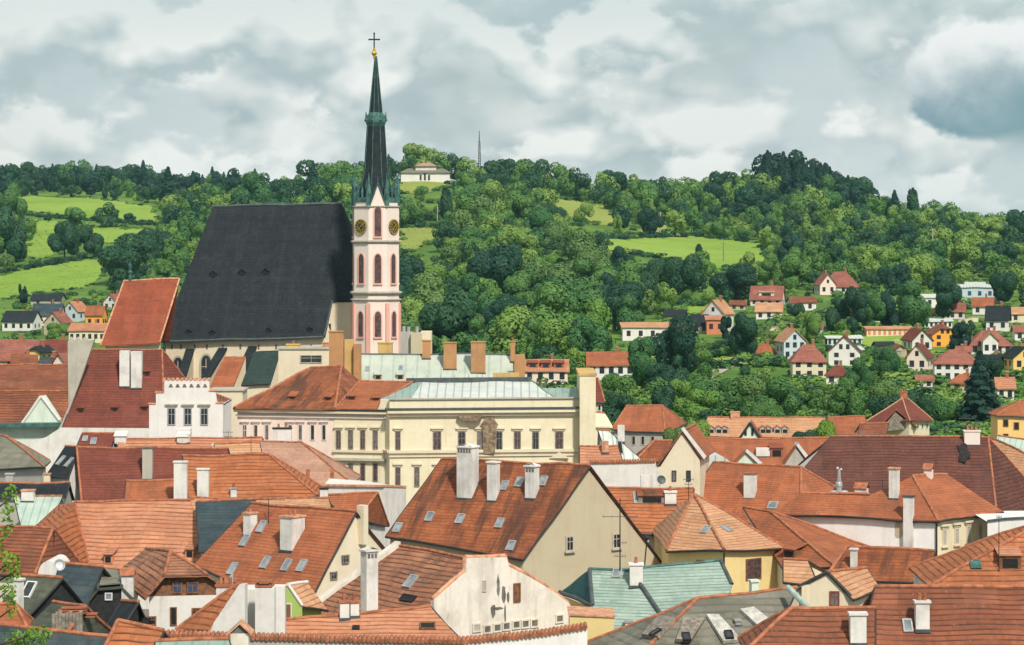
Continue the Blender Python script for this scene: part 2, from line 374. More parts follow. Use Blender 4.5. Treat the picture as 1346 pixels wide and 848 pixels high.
# ------------------------------------------------------------------ buildings
ROOF_T = 0.16
def disp(p):
    """slow unevenness of old carpentry, in metres"""
    q = Vector((p.x, p.y, p.z)); return mnoise.noise(q * 0.24) * 0.17 + mnoise.noise(q * 1.15 + Vector((7, 3, 1))) * 0.030
def roof_slabs(g, polys, t=ROOF_T):
    for pts in polys:
        pts = [Vector(p) for p in pts]; n = newell(pts)
        if n.z < 0: pts = pts[::-1]; n = -n
        if len(pts) > 4 or max((pts[i] - pts[i - 1]).length for i in range(len(pts))) < 2.5:
            g.prism(pts, (0, 0, -t)); continue
        q = pts if len(pts) == 4 else [pts[0], pts[1], pts[2], pts[2]]
        h = Vector((0, 0, 1)).cross(n); h = h.normalized() if h.length > .05 else Vector((1, 0, 0)); sd_ = n.cross(h)
        nu = min(16, max(2, int(max((q[1] - q[0]).length, (q[2] - q[3]).length) / .9))); nv = min(16, max(2, int(max((q[3] - q[0]).length, (q[2] - q[1]).length) / .9)))
        P0 = [[q[0].lerp(q[1], i / nu).lerp(q[3].lerp(q[2], i / nu), j / nv) for j in range(nv + 1)] for i in range(nu + 1)]
        D = [[p + Vector((0, 0, disp(p))) for p in r] for r in P0]; dn = Vector((0, 0, -t))
        uv = lambda p: (p.dot(h), p.dot(sd_))
        for i in range(nu):
            for j in range(nv):
                ids = [(i, j), (i + 1, j), (i + 1, j + 1), (i, j + 1)]
                if (P0[i][j + 1] - P0[i + 1][j + 1]).length < 1e-5: ids = ids[:3]
                g.poly([D[x][y] for x, y in ids], [uv(P0[x][y]) for x, y in ids]); g.poly([D[x][y] + dn for x, y in reversed(ids)])
        rim = [(i, 0) for i in range(nu)] + [(nu, j) for j in range(nv)] + [(i, nv) for i in range(nu, 0, -1)] + [(0, j) for j in range(nv, 0, -1)]
        for (a, b), (c, d) in zip(rim, rim[1:] + rim[:1]):
            if (D[a][b] - D[c][d]).length > 1e-5: g.poly([D[c][d], D[a][b], D[a][b] + dn, D[c][d] + dn])
def caps(g, lines, r=0.13):
    for a, b in lines:
        a, b = Vector(a), Vector(b); k = max(1, min(14, int((b - a).length / 1.1))); pr = None
        ps = [a.lerp(b, i / k) for i in range(k + 1)]; ps = [p + Vector((0, 0, disp(p) + .02)) for p in ps]
        d = (b - a).normalized(); x = d.orthogonal().normalized(); y = d.cross(x); m = 8
        R_ = [[p + (x * math.cos(6.2832 * i / m) + y * math.sin(6.2832 * i / m)) * r for i in range(m)] for p in ps]
        for A, B in zip(R_, R_[1:]):
            for i in range(m): g.poly([A[i], A[(i + 1) % m], B[(i + 1) % m], B[i]])
        g.poly(R_[0][::-1]); g.poly(R_[-1])
CHECK = []
def gable(name, label, A, B, FA, FB, y, roof='tile_orange', wall='plaster_white', pitch=45, dy=None, BA=None, BB=None,
          ends='gg', ov=0.35, z0=0.0, cat='house', group=None, capm='clay', dark=True, mono=None, gut=True, square=False):
    """house from its roof: ridge A-B (A at depth y), front eave FA-FB on a plane of the given pitch, the back mirrored.
    ends: g gable / h hip for each ridge end; mono: depth of the body behind a single-pitch roof."""
    a = P(*A, y)
    if dy is None:
        yb = y * (A[1] - VH) / (B[1] - VH)
        lim = abs((B[0] - A[0]) * y / F) * 1.3
        yb = max(y - lim, min(y + lim, yb))
    else: yb = y + dy
    b = P(*B, yb)
    e = Vector((b.x - a.x, b.y - a.y, 0)).normalized()
    q = P(*FA, y) - a
    n2 = Vector((e.y, -e.x, 0))
    if n2.y > 0 and abs(n2.y) > 0.25: n2 = -n2
    elif abs(n2.y) <= 0.25 and n2.dot(Vector((q.x, q.y, 0))) < 0: n2 = -n2
    p = R(pitch)
    down = n2 * math.cos(p) - Vector((0, 0, math.sin(p)))
    nf = (b - a).cross(down)
    fa, fb = on_plane(*FA, a, nf), on_plane(*FB, a, nf)
    if square: fa, fb = fa + e * (a - fa).dot(e) * (1 if square == 2 else 0), fb + e * (b - fb).dot(e)
    def mirror(pt):
        d = (pt - a).dot(n2); return pt - n2 * (2 * d)
    if mono is not None:
        ba, bb = a - n2 * mono - Vector((0, 0, mono * .7)), b - n2 * mono - Vector((0, 0, mono * .7))
    else:
        ba, bb = mirror(fa), mirror(fb)
        downb = -n2 * math.cos(p) - Vector((0, 0, math.sin(p))); nb = (b - a).cross(downb)
        if BA: ba = on_plane(*BA, a, nb)
        if BB: bb = on_plane(*BB, a, nb)
    c = (fa + fb + ba + bb) / 4
    T = Thing(name, label, cat, c.x, c.y, z0, group); T.axis = e; T.ridge = (a, b); T.corners = (fa, fb, ba, bb); T.plane = (a, nf)
    polys = [[a, fa, fb, b]]
    polys.append([b, bb, ba, a])
    if mono is None:
        if ends[0] == 'h': polys.append([a, ba, fa])
        if ends[1] == 'h': polys.append([b, fb, bb])
    for pl in polys: T.reg('roof', pl)
    g = Geo(); roof_slabs(g, polys); ro = T.part('roof', g, roof); T.roof = ro
    g = Geo(); ln = [(a, b)]
    if ends[0] == 'h': ln += [(a, fa), (a, ba)]
    if ends[1] == 'h': ln += [(b, fb), (b, bb)]
    caps(g, ln); T.part('ridge_tiles', g, capm, ro)
    g = Geo()
    if gut:
        caps(g, [(fa - Vector((0, 0, .12)) + n2 * .06, fb - Vector((0, 0, .12)) + n2 * .06)], 0.10)
        if ends[1] == 'h': caps(g, [(fb - Vector((0, 0, .12)), bb - Vector((0, 0, .12)))], 0.10)
        T.part('gutter', g, 'gutter', ro)
    if dark:
        vl = []
        if ends[0] == 'g': vl.append((a - e * .02, fa - e * .02))
        if ends[1] == 'g':
            vl.append((b + e * .02, fb + e * .02))
            if mono is None: vl.append((b + e * .02, bb + e * .02))
        for q0, q1 in vl: g = Geo(); caps(g, [(q0 - Vector((0, 0, .1)), q1 - Vector((0, 0, .1)))], 0.08); T.part('verge_board', g, 'gutter', ro)
    # walls
    dz = Vector((0, 0, -ROOF_T - 0.02)); og = min(ov, 0.25)
    def wall_pt(pt, s_e, side):
        hip = (ends[0] if s_e > 0 else ends[1]) == 'h'
        w = pt + e * s_e * (ov if hip else og)
        if mono is not None and side < 0: return w + dz + n2 * .1
        w = w - n2 * side * ov
        return w + Vector((0, 0, math.tan(p) * ov * (0.0 if hip else 1))) + dz
    wfa, wfb, wba, wbb = wall_pt(fa, 1, 1), wall_pt(fb, -1, 1), wall_pt(ba, 1, -1), wall_pt(bb, -1, -1)
    fl = lambda pt: Vector((pt.x, pt.y, z0))
    g = Geo(); walls = []
    walls.append(('front', [fl(wfa), fl(wfb), wfb, wfa])); walls.append(('back', [fl(wbb), fl(wba), wba, wbb]))
    ra, rb = a + e * og + dz * 1.3, b - e * og + dz * 1.3
    if mono is None:
        ea = [fl(wba), fl(wfa), wfa, ra, wba] if ends[0] == 'g' else [fl(wba), fl(wfa), wfa, wba]
        eb = [fl(wfb), fl(wbb), wbb, rb, wfb] if ends[1] == 'g' else [fl(wfb), fl(wbb), wbb, wfb]
    else:
        ea = [fl(wba), fl(wfa), wfa, ra, wba]; eb = [fl(wfb), fl(wbb), wbb, rb, wfb]
    walls += [('enda', ea), ('endb', eb)]
    for k, pl in walls: g.poly(pl); T.reg('wall', pl)
    T.wall = T.part('wall', g, wall)
    CHECK.append((label[:40], 'L%.1f' % (b - a).length, 'yaw%.0f' % math.degrees(math.atan2(e.y, e.x)), 'rz%.1f' % a.z, 'ez%.1f %.1f' % (fa.z, fb.z), 'hw%.1f %.1f' % ((fa - a).dot(n2), (fb - b).dot(n2)), 'bb%.1f' % bb.z))
    return T

def axes_of(T, n):
    t = Vector((0, 0, 1)).cross(n); t = t.normalized() if t.length > .05 else Vector((1, 0, 0))
    if t.x < 0: t = -t
    return t
def win(T, u, v, w, h, pane='glass', frame='paint_white', style='plain', kind='wall', name='window', hoodm=None, sillm=None, mull=True):
    if pane == 'curtain': pane = random.choice(['curtain', 'curtain', 'glass', 'glass_sheer'])
    q, n = T.hit(u, v, kind); n = Vector((n.x, n.y, 0)).normalized(); t = axes_of(T, n); up = Vector((0, 0, 1))
    k = q.y / F; hw = w * k / max(0.3, abs(t.x - t.y * q.x / q.y)) / 2; hh = h * k / 2
    fw = min(0.12, hw * 0.3)
    g = Geo(); c = q + n * 0.02
    g.box(c - t * (hw - fw / 2), t * fw / 2, n * .08, up * hh); g.box(c + t * (hw - fw / 2), t * fw / 2, n * .08, up * hh)
    g.box(c + up * (hh - fw / 2), t * (hw - fw), n * .079, up * fw / 2); g.box(c - up * (hh - fw / 2), t * (hw - fw), n * .079, up * fw / 2)
    if mull and hw > 0.3:
        g.box(c, t * 0.03, n * .055, up * (hh - fw)); g.box(c + up * hh * 0.25, t * (hw - fw), n * .053, up * 0.03)
    f = T.part(name, g, frame)
    g = Geo(); g.box(c, t * (hw - fw * .5), n * .035, up * (hh - fw * .5)); T.part('pane', g, pane, f)
    if style in ('hood', 'full'):
        g = Geo(); g.box(q + n * .12 + up * (hh + .38), t * (hw + .28), n * .14, up * .09)
        g.box(q + n * .05 + up * (hh + .19), t * (hw + .12), n * .06, up * .12); T.part('hood', g, hoodm or frame, f)
    if style in ('sill', 'full'):
        g = Geo(); g.box(q + n * .1 - up * (hh + .06), t * (hw + .14), n * .12, up * .06); T.part('sill', g, sillm or frame, f)
    return f
def chim(T, u0, u1, vt, vb, mat='plaster_clean', cap='slab', k=0.8, capm=None, ax=None, base=None, name='chimney', pots=0, sink=1.5):
    q = base or T.hit((u0 + u1) / 2, vb, 'roof')[0]
    e = Vector(ax or T.axis); e.z = 0; e.normalize(); pz = Vector((-e.y, e.x, 0))
    if abs(e.x) < abs(pz.x): e, pz = pz, e
    if e.x < 0: e = -e
    app = (u1 - u0) * q.y / F
    w = app / (abs(e.x) + k * abs(pz.x)); d = k * w
    top = HC - (vt - VH) * q.y / F; z0 = q.z - sink; up_ = Vector((0, 0, 1))
    sb = 0 if base else (w * abs(e.y) + d * abs(pz.y)) / 2
    c = Vector((((u0 + u1) / 2 - U0) * q.y / F, q.y + sb, 0))
    capm = capm or mat; up = Vector((0, 0, 1)); g = Geo()
    if mat in ('plaster_clean', 'plaster_white'): mat = 'plaster_chimney'
    if cap == 'slab' and pots == 0 and w > .6 and random.random() < .22: pots = random.choice([1, 2])
    ch = 0.14 if cap in ('slab', 'arch', 'pots') else (0.5 if cap == 'hood' else 0.0)
    zt = top - ch
    g.box(c + up * (z0 + zt) / 2, e * w / 2, pz * d / 2, up * (zt - z0) / 2)
    ob = T.part(name, g, mat, T.roof if getattr(T, 'roof', None) else None)
    # lead flashing at the downhill foot
    if not base:
        sg = -1 if pz.y > 0 else 1; g = Geo(); g.box(Vector((c.x, c.y, q.z + .03)) + pz * sg * (d / 2 + .05), e * (w / 2 + .06), pz * .09, up_ * .10); T.part('flashing', g, 'lead', ob)
    g = Geo()
    if cap in ('slab', 'pots'): g.box(c + up * (zt + .07), e * (w / 2 + .09), pz * (d / 2 + .09), up * .07)
    if cap == 'arch':
        g.box(c + up * (zt + .06), e * (w / 2 + .1), pz * (d / 2 + .1), up * .06)
        for s in (-1, 1): g.prism([c + up * (zt + .122) + e * s * (w / 2 + .1) - pz * (d / 2 + .1), c + up * (zt + .122) + e * s * (w / 2 + .1) + pz * (d / 2 + .1), c + up * (zt + .122 + .25), ], e * s * -.02)
        g2 = Geo(); nn = max(2, int(w / .28)); sg = -1 if pz.y > 0 else 1
        for i in range(nn):
            o = e * ((i + .5) / nn - .5) * w * .9
            g2.box(c + o + pz * sg * (d / 2 + .004) + up * (zt - .30), e * w * .24 / nn * 1.3, pz * .008, up * .17)
        T.part('smoke_hole', g2, 'soot', ob)
    if cap == 'hood':
        for s in (-1, 1):
            g.prism([c + up * zt + pz * s * (d / 2 + .12) + e * (w / 2 + .1), c + up * zt + pz * s * (d / 2 + .12) - e * (w / 2 + .1), c + up * (zt + .5) - e * (w / 2 + .1), c + up * (zt + .5) + e * (w / 2 + .1)], up * .06)
    if g.f: T.part('cap', g, capm if cap != 'hood' else 'clay', ob)
    for i in range(pots):
        g = Geo(); o = c + e * ((i + .5) / pots - .5) * w * .8
        g.tube(o + up * (top - .02), o + up * (top + .45), .14, .11, 8); T.part('chimney_pot', g, 'clay', ob)
    return ob
def sky_l(T, u, v, w=0.75, h=1.05, glass='glass_sky', frame='zinc', kind='roof'):
    q, n = T.hit(u, v, kind); q = q + Vector((0, 0, disp(q))); t = axes_of(T, n); s = n.cross(t).normalized()
    g = Geo(); fw = .09
    for a, b in ((-1, 0), (1, 0)): g.box(q + t * a * (w / 2 - fw / 2) + n * .06, t * fw / 2, s * h / 2, n * .09)
    for b in (-1, 1): g.box(q + s * b * (h / 2 - fw / 2) + n * .06, t * (w / 2 - fw), s * fw / 2, n * .088)
    f = T.part('skylight', g, frame, T.roof)
    g = Geo(); g.box(q + n * .06, t * (w / 2 - fw), s * (h / 2 - fw), n * .05); T.part('pane', g, glass, f)
def dormer(T, u, v, w=1.0, h=0.9, roofm='tile_pink', wallm='clay', run=1.6, style='shed', opening='void'):
    """small dormer: cheek walls, a dark opening, its own roof running back into the slope"""
    q, n = T.hit(u, v, 'roof'); t = axes_of(T, n); o = Vector((n.x, n.y, 0)).normalized(); up = Vector((0, 0, 1))
    g = Geo(); b = q - o * .0
    g.prism([b - t * w / 2, b + t * w / 2, b + t * w / 2 + up * h, b - t * w / 2 + up * h], -o * run)
    d = T.part('dormer', g, wallm, T.roof)
    g = Geo(); g.box(b + o * .02 + up * h * .5, t * w * .34, o * .03, up * h * .33); T.part('opening', g, opening, d)
    g = Geo()
    if style == 'shed':
        g.prism([b - t * (w / 2 + .1) + up * (h + .03) + o * .15, b + t * (w / 2 + .1) + up * (h + .03) + o * .15, b + t * (w / 2 + .1) + up * (h + .5) - o * run * 1.1, b - t * (w / 2 + .1) + up * (h + .5) - o * run * 1.1], up * .09)
    else:
        for s in (-1, 1):
            g.prism([b + t * s * (w / 2 + .12) + up * (h - .02) + o * .15, b + up * (h + w * .45) + o * .15, b + up * (h + w * .45) - o * run * 1.1, b + t * s * (w / 2 + .12) + up * (h - .02) - o * run * 1.1], up * .08)
        g2 = Geo(); g2.prism([b - t * w / 2 + up * h, b + t * w / 2 + up * h, b + up * (h + w * .42)], -o * run); T.part('gable', g2, wallm, d)
    T.part('dormer_roof', g, roofm, d)
def aerial(T, u, vt, vb, y=None, bars=((0.08, 0.9),), base=None, r=.035, name='aerial'):
    q = base or (P(u, vb, y) if y else T.hit(u, vb)[0])
    top = P(u, vt, q.y); g = Geo(); g.tube(q - Vector((0, 0, .3)), top, r, r * .7, 6)
    L = (top - q).length
    for fpos, half in bars:
        c = q.lerp(top, 1 - fpos); g.tube(c - Vector((half, .2, 0)), c + Vector((half, -.2, 0)), .025, .025, 5)
        for i in range(-2, 3): g.tube(c + Vector((half * i / 2.2, 0, -.14)), c + Vector((half * i / 2.2, 0, .14)), .012, .012, 4)
    T.part(name, g, 'iron')
def dish(T, u, v, y, r=.45, mat='zinc', face=(0.3, -1, .35)):
    c = P(u, v, y); d = Vector(face).normalized(); x = d.orthogonal().normalized(); yv = d.cross(x); g = Geo()
    n = 16
    ring = lambda rr, off: [c + (x * math.cos(6.2832 * i / n) + yv * math.sin(6.2832 * i / n)) * rr + d * off for i in range(n)]
    R0, R1 = ring(r, .12 * r / .45), ring(r * .55, .03)
    R2 = ring(r * .98, .08 * r / .45)
    for i in range(n):
        j = (i + 1) % n
        g.poly([R0[i], R0[j], R1[j], R1[i]]); g.poly([R1[i], R1[j], c]); g.poly([R2[j], R2[i], c - d * .05]); g.poly([R0[j], R0[i], R2[i], R2[j]])
    g.tube(c - d * .02, c - d * .5 - Vector((0, 0, .5)), .03, .03, 5); g.tube(c, c + d * .35, .015, .02, 5)
    T.part('satellite_dish', g, mat)
def slab_house(name, label, polys, y_ref, roof, wall, wallpolys=(), cat='house', z0=0.0, axis=(1, 0, 0), capl=(), capm='clay', t=ROOF_T, group=None):
    """freely shaped house: roof polygons and wall polygons in world space"""
    c = sum((p for pl in polys for p in pl), Vector()) / sum(len(pl) for pl in polys)
    T = Thing(name, label, cat, c.x, c.y, z0, group); T.axis = Vector(axis); T.roof = None
    g = Geo(); roof_slabs(g, polys, t)
    for pl in polys: T.reg('roof', pl)
    T.roof = T.part('roof', g, roof)
    rest = list(capl)
    while rest:                                            # one part for each connected run of ridge and hip tiles
        run = [rest.pop(0)]; grow = True
        while grow:
            grow = False
            for l in rest[:]:
                if any((p - q).length < .05 for m in run for p in l for q in m): run.append(l); rest.remove(l); grow = True
        g = Geo(); caps(g, run); T.part('ridge_tiles', g, capm, T.roof)
    g = Geo()
    for pl in wallpolys: g.poly(pl); T.reg('wall', pl)
    T.wall = T.part('wall', g, wall) if wallpolys else None
    return T
def down(pts, z0=0.0):
    """wall quads hanging from a chain of eave points"""
    out = []
    for a, b in zip(pts, pts[1:]):
        out.append([Vector((a.x, a.y, z0)), Vector((b.x, b.y, z0)), b - Vector((0, 0, ROOF_T + .02)), a - Vector((0, 0, ROOF_T + .02))])
    return out
def inset(pts, f=0.04):
    c = sum(pts, Vector()) / len(pts)
    return [p + Vector((c.x - p.x, c.y - p.y, 0)).normalized() * 0.3 for p in pts]
def slope_plane(p0, face, pitch):
    """plane through p0 that falls towards the horizontal direction face"""
    f = Vector((face[0], face[1], 0)).normalized(); p = R(pitch)
    return p0, Vector((f.x * math.sin(p), f.y * math.sin(p), math.cos(p)))
def pix_poly(pix, plane): return [on_plane(u, v, *plane) for u, v in pix]
# ------------------------------------------------------------------ terrain
UK = [-900, -400, 7, 140, 250, 400, 530, 660, 790, 920, 1050, 1180, 1346, 1750, 2300]
def zv(vs, y): return [HC - (v - VH) * y / F for v in vs]
ROWS = [(0, [0] * 15), (470, [0] * 15), (620, [0, 0, 0, 0, 0, 0, 1, 2, 3, 3, 3, 3, 3, 3, 3]), (760, [0, 0, 0, 0, 1, 3, 6, 8, 8, 8, 9, 9, 9, 10, 10])]
for y, vs in ((900, [440, 440, 440, 435, 425, 412, 405, 398, 392, 390, 388, 392, 390, 390, 390]), (1050, [390, 388, 386, 378, 370, 360, 355, 345, 338, 352, 352, 358, 362, 365, 365]),
              (1250, [340, 335, 330, 318, 312, 308, 300, 285, 298, 314, 312, 316, 330, 340, 345]), (1500, [275, 268, 266, 264, 268, 260, 226, 243, 264, 262, 254, 288, 320, 332, 335]),
              (1800, [250, 245, 244, 247, 253, 258, 252, 264, 277, 272, 267, 302, 332, 342, 345]), (2300, [245, 240, 238, 241, 247, 258, 285, 300, 310, 315, 325, 340, 350, 350, 350]), (4000, [300] * 15), (9000, [318] * 15)):
    ROWS.append((y, zv(vs, y)))
YG = np.arange(0, 9001, 10.0); UG = np.arange(-900, 2301, 10.0)
_tab = np.array([np.interp(UG, UK, r[1]) for r in ROWS])
ZG = np.empty((len(YG), len(UG)))
for j in range(len(UG)): ZG[:, j] = np.interp(YG, [r[0] for r in ROWS], _tab[:, j])
def smooth(a, n, ax):
    k = np.ones(n) / n; pad = [(0, 0), (0, 0)]; pad[ax] = (n // 2, n // 2)
    return np.apply_along_axis(lambda r: np.convolve(r, k, 'valid'), ax, np.pad(a, pad, 'edge'))
ZG = smooth(smooth(ZG, 11, 1), 9, 0); ZG[:45] = 0.0
def ter(u, y):
    fy = min(max(y / 10.0, 0), len(YG) - 1.001); fu = min(max((u + 900) / 10.0, 0), len(UG) - 1.001)
    i, j = int(fy), int(fu); a, b = fy - i, fu - j
    return (ZG[i, j] * (1 - a) * (1 - b) + ZG[i + 1, j] * a * (1 - b) + ZG[i, j + 1] * (1 - a) * b + ZG[i + 1, j + 1] * a * b)
def land(u, v, y0=455, y1=2400):
    """where the sight line through a pixel meets the terrain"""
    y = y0
    while y < y1:
        if HC - (v - VH) * y / F <= ter(u, y): return P(u, v, y), y
        y += 3
    return None, None
def landx(u, v):
    """like land, but falls back to the crest of the hill"""
    p, y = land(u, v)
    if p is None:
        y = min(range(1000, 2300, 10), key=lambda y: VH + F * (HC - ter(u, y)) / y); z = ter(u, y); p = Vector(((u - U0) * y / F, y, z))
    return p, y
def grass(name, a, b, c, sc=0.02):
    m, t, bs, out = newmat(name); oc = t.node('ShaderNodeTexCoord').outputs['Object']
    n = t.noise(oc, sc, 6.0, 0.65); n2 = t.noise(oc, sc * 14, 4.0, 0.65); n3 = t.noise(oc, sc * 3.2, 3.0, 0.6)
    col = t.mix(t.ramp(n, 0.35, 0.65), a, b); col = t.mix(t.m('MULTIPLY', t.ramp(n2, 0.4, 0.75), 0.45), col, c); col = t.mix(t.m('MULTIPLY', t.ramp(n3, 0.5, 0.7), 0.35), col, tuple(x * .62 for x in a))
    wv = t.node('ShaderNodeTexWave', wave_type='BANDS', bands_direction='DIAGONAL'); t.put(wv.inputs['Vector'], oc); wv.inputs['Scale'].default_value = sc * 4.5; wv.inputs['Distortion'].default_value = 2.5; wv.inputs['Detail'].default_value = 2.0; wv.inputs['Detail Scale'].default_value = 0.4
    col = t.mix(t.m('MULTIPLY', t.ramp(wv.outputs['Fac'], 0.55, 0.95), 0.22), col, b); col = t.mix(t.m('MULTIPLY', t.ramp(t.noise(oc, sc * 6, 5.0, 0.7), 0.55, 0.75), 0.4), col, tuple(x * .8 + .03 for x in c))
    t.put(bs.inputs['Base Color'], col); bs.inputs['Roughness'].default_value = 0.95; bs.inputs['Specular IOR Level'].default_value = 0.1
    bump(t, bs, n2, 0.5, 1.2)
grass('ground_cover', (0.07, 0.145, 0.028), (0.14, 0.235, 0.04), (0.035, 0.08, 0.026))
grass('meadow_bright', (0.185, 0.295, 0.038), (0.25, 0.345, 0.06), (0.135, 0.235, 0.038), 0.012)
grass('meadow_dry', (0.23, 0.28, 0.055), (0.28, 0.31, 0.08), (0.16, 0.225, 0.04), 0.02)
grass('gravel', (0.42, 0.38, 0.32), (0.5, 0.46, 0.4), (0.3, 0.27, 0.22), 0.3)
grass('town_ground', (0.16, 0.15, 0.13), (0.2, 0.19, 0.17), (0.12, 0.11, 0.10), 0.05)
MEADOWS = [('meadow_bright', 'bright', [(20, 257), (120, 260), (200, 272), (210, 294), (170, 292), (100, 285), (50, 279), (20, 276)]),
           ('meadow_bright', 'bright', [(34, 308), (48, 289), (92, 293), (76, 333), (50, 342), (34, 334)]), ('meadow_bright', 'bright', [(112, 298), (198, 302), (202, 312), (143, 320), (116, 316)]),
           ('meadow_bright', 'bright', [(-60, 366), (7, 361), (60, 349), (138, 338), (140, 360), (113, 378), (68, 384), (7, 394), (-60, 402)]),
           ('meadow_bright', 'bright', [(785, 315), (920, 311), (996, 320), (1018, 350), (943, 357), (905, 349), (860, 338), (800, 331)]),
           ('meadow_dry', 'dry', [(708, 256), (740, 261), (800, 273), (815, 298), (770, 294), (735, 278)]), ('meadow_dry', 'dry', [(524, 236), (592, 235), (592, 247), (560, 254), (524, 255)]),
           ('meadow_dry', 'dry', [(522, 300), (572, 298), (574, 318), (528, 336)]), ('meadow_dry', 'dry', [(840, 288), (880, 292), (872, 312), (842, 308)]),
           ('meadow_bright', 'bright', [(884, 404), (940, 400), (945, 416), (900, 422)]), ('meadow_bright', 'bright', [(1130, 442), (1210, 432), (1212, 462), (1136, 468)]), ('meadow_bright', 'bright', [(940, 470), (985, 462), (985, 480), (930, 486)])]
def inside(pt, poly):
    x, y = pt; r = False
    for (x1, y1), (x2, y2) in zip(poly, poly[1:] + poly[:1]):
        if (y1 > y) != (y2 > y) and x < (x2 - x1) * (y - y1) / (y2 - y1) + x1: r = not r
    return r
def terrain():
    ys = np.concatenate([np.arange(60, 460, 40), np.arange(460, 2400, 12), np.arange(2400, 9001, 300)]); us = np.arange(-900, 2301, 16.0)
    V = []; Fc = []
    for y in ys:
        for u in us:
            z = ter(u, y); V.append(((u - U0) * max(y, 60) / F * (1 if y > 0 else 1), y, z))
    n = len(us)
    for i in range(len(ys) - 1):
        for j in range(n - 1): Fc.append((i * n + j, i * n + j + 1, (i + 1) * n + j + 1, (i + 1) * n + j))
    me = bpy.data.meshes.new('hills'); me.from_pydata(V, [], Fc); me.materials.append(MATS['ground_cover']); me.polygons.foreach_set('use_smooth', [True] * len(Fc)); me.update()
    o = bpy.data.objects.new('hills', me); COL.objects.link(o); tag(o, kind='structure')
    # level ground under the town and out to the horizon on all sides
    g = Geo(); g.poly([Vector((-9000, -3000, -.6)), Vector((9000, -3000, -.6)), Vector((9000, 12000, -.6)), Vector((-9000, 12000, -.6))])
    o = bpy.data.objects.new('ground', g.mesh('ground', 'ground_cover', Vector((0, 0, 0)))); COL.objects.link(o); tag(o, kind='structure')
    g = Geo(); g.poly([Vector((-160, 90, .02)), Vector((160, 90, .02)), Vector((160, 445, .02)), Vector((-160, 445, .02))])
    o = bpy.data.objects.new('town_ground', g.mesh('town_ground', 'town_ground', Vector((0, 0, 0)))); COL.objects.link(o); tag(o, kind='structure')
    for mat, lab, poly in MEADOWS:
        us = [p[0] for p in poly]; vs = [p[1] for p in poly]; V = []; Fc = []; idx = {}; du, dv = 3.0, 1.5
        nu, nv = int((max(us) - min(us)) / du) + 1, int((max(vs) - min(vs)) / dv) + 1
        def vert(i, j):
            if (i, j) not in idx:
                p, y = land(min(us) + i * du, min(vs) + j * dv)
                if p is None: return None
                idx[(i, j)] = len(V); V.append(p + Vector((0, 0, .25)))
            return idx[(i, j)]
        for i in range(nu):
            for j in range(nv):
                uu, vv_ = min(us) + (i + .5) * du, min(vs) + (j + .5) * dv
                if inside((uu + random.uniform(-1, 1), vv_), poly):
                    q = [vert(i, j), vert(i, j + 1), vert(i + 1, j + 1), vert(i + 1, j)]
                    if None not in q and max(V[k].y for k in q) - min(V[k].y for k in q) < 120: Fc.append(q)
        me = bpy.data.meshes.new('meadow'); me.from_pydata(V, [], Fc); me.materials.append(MATS[mat]); me.polygons.foreach_set('use_smooth', [True] * len(Fc)); me.update()
        o = bpy.data.objects.new('meadow', me); COL.objects.link(o); tag(o, kind='structure')
terrain()

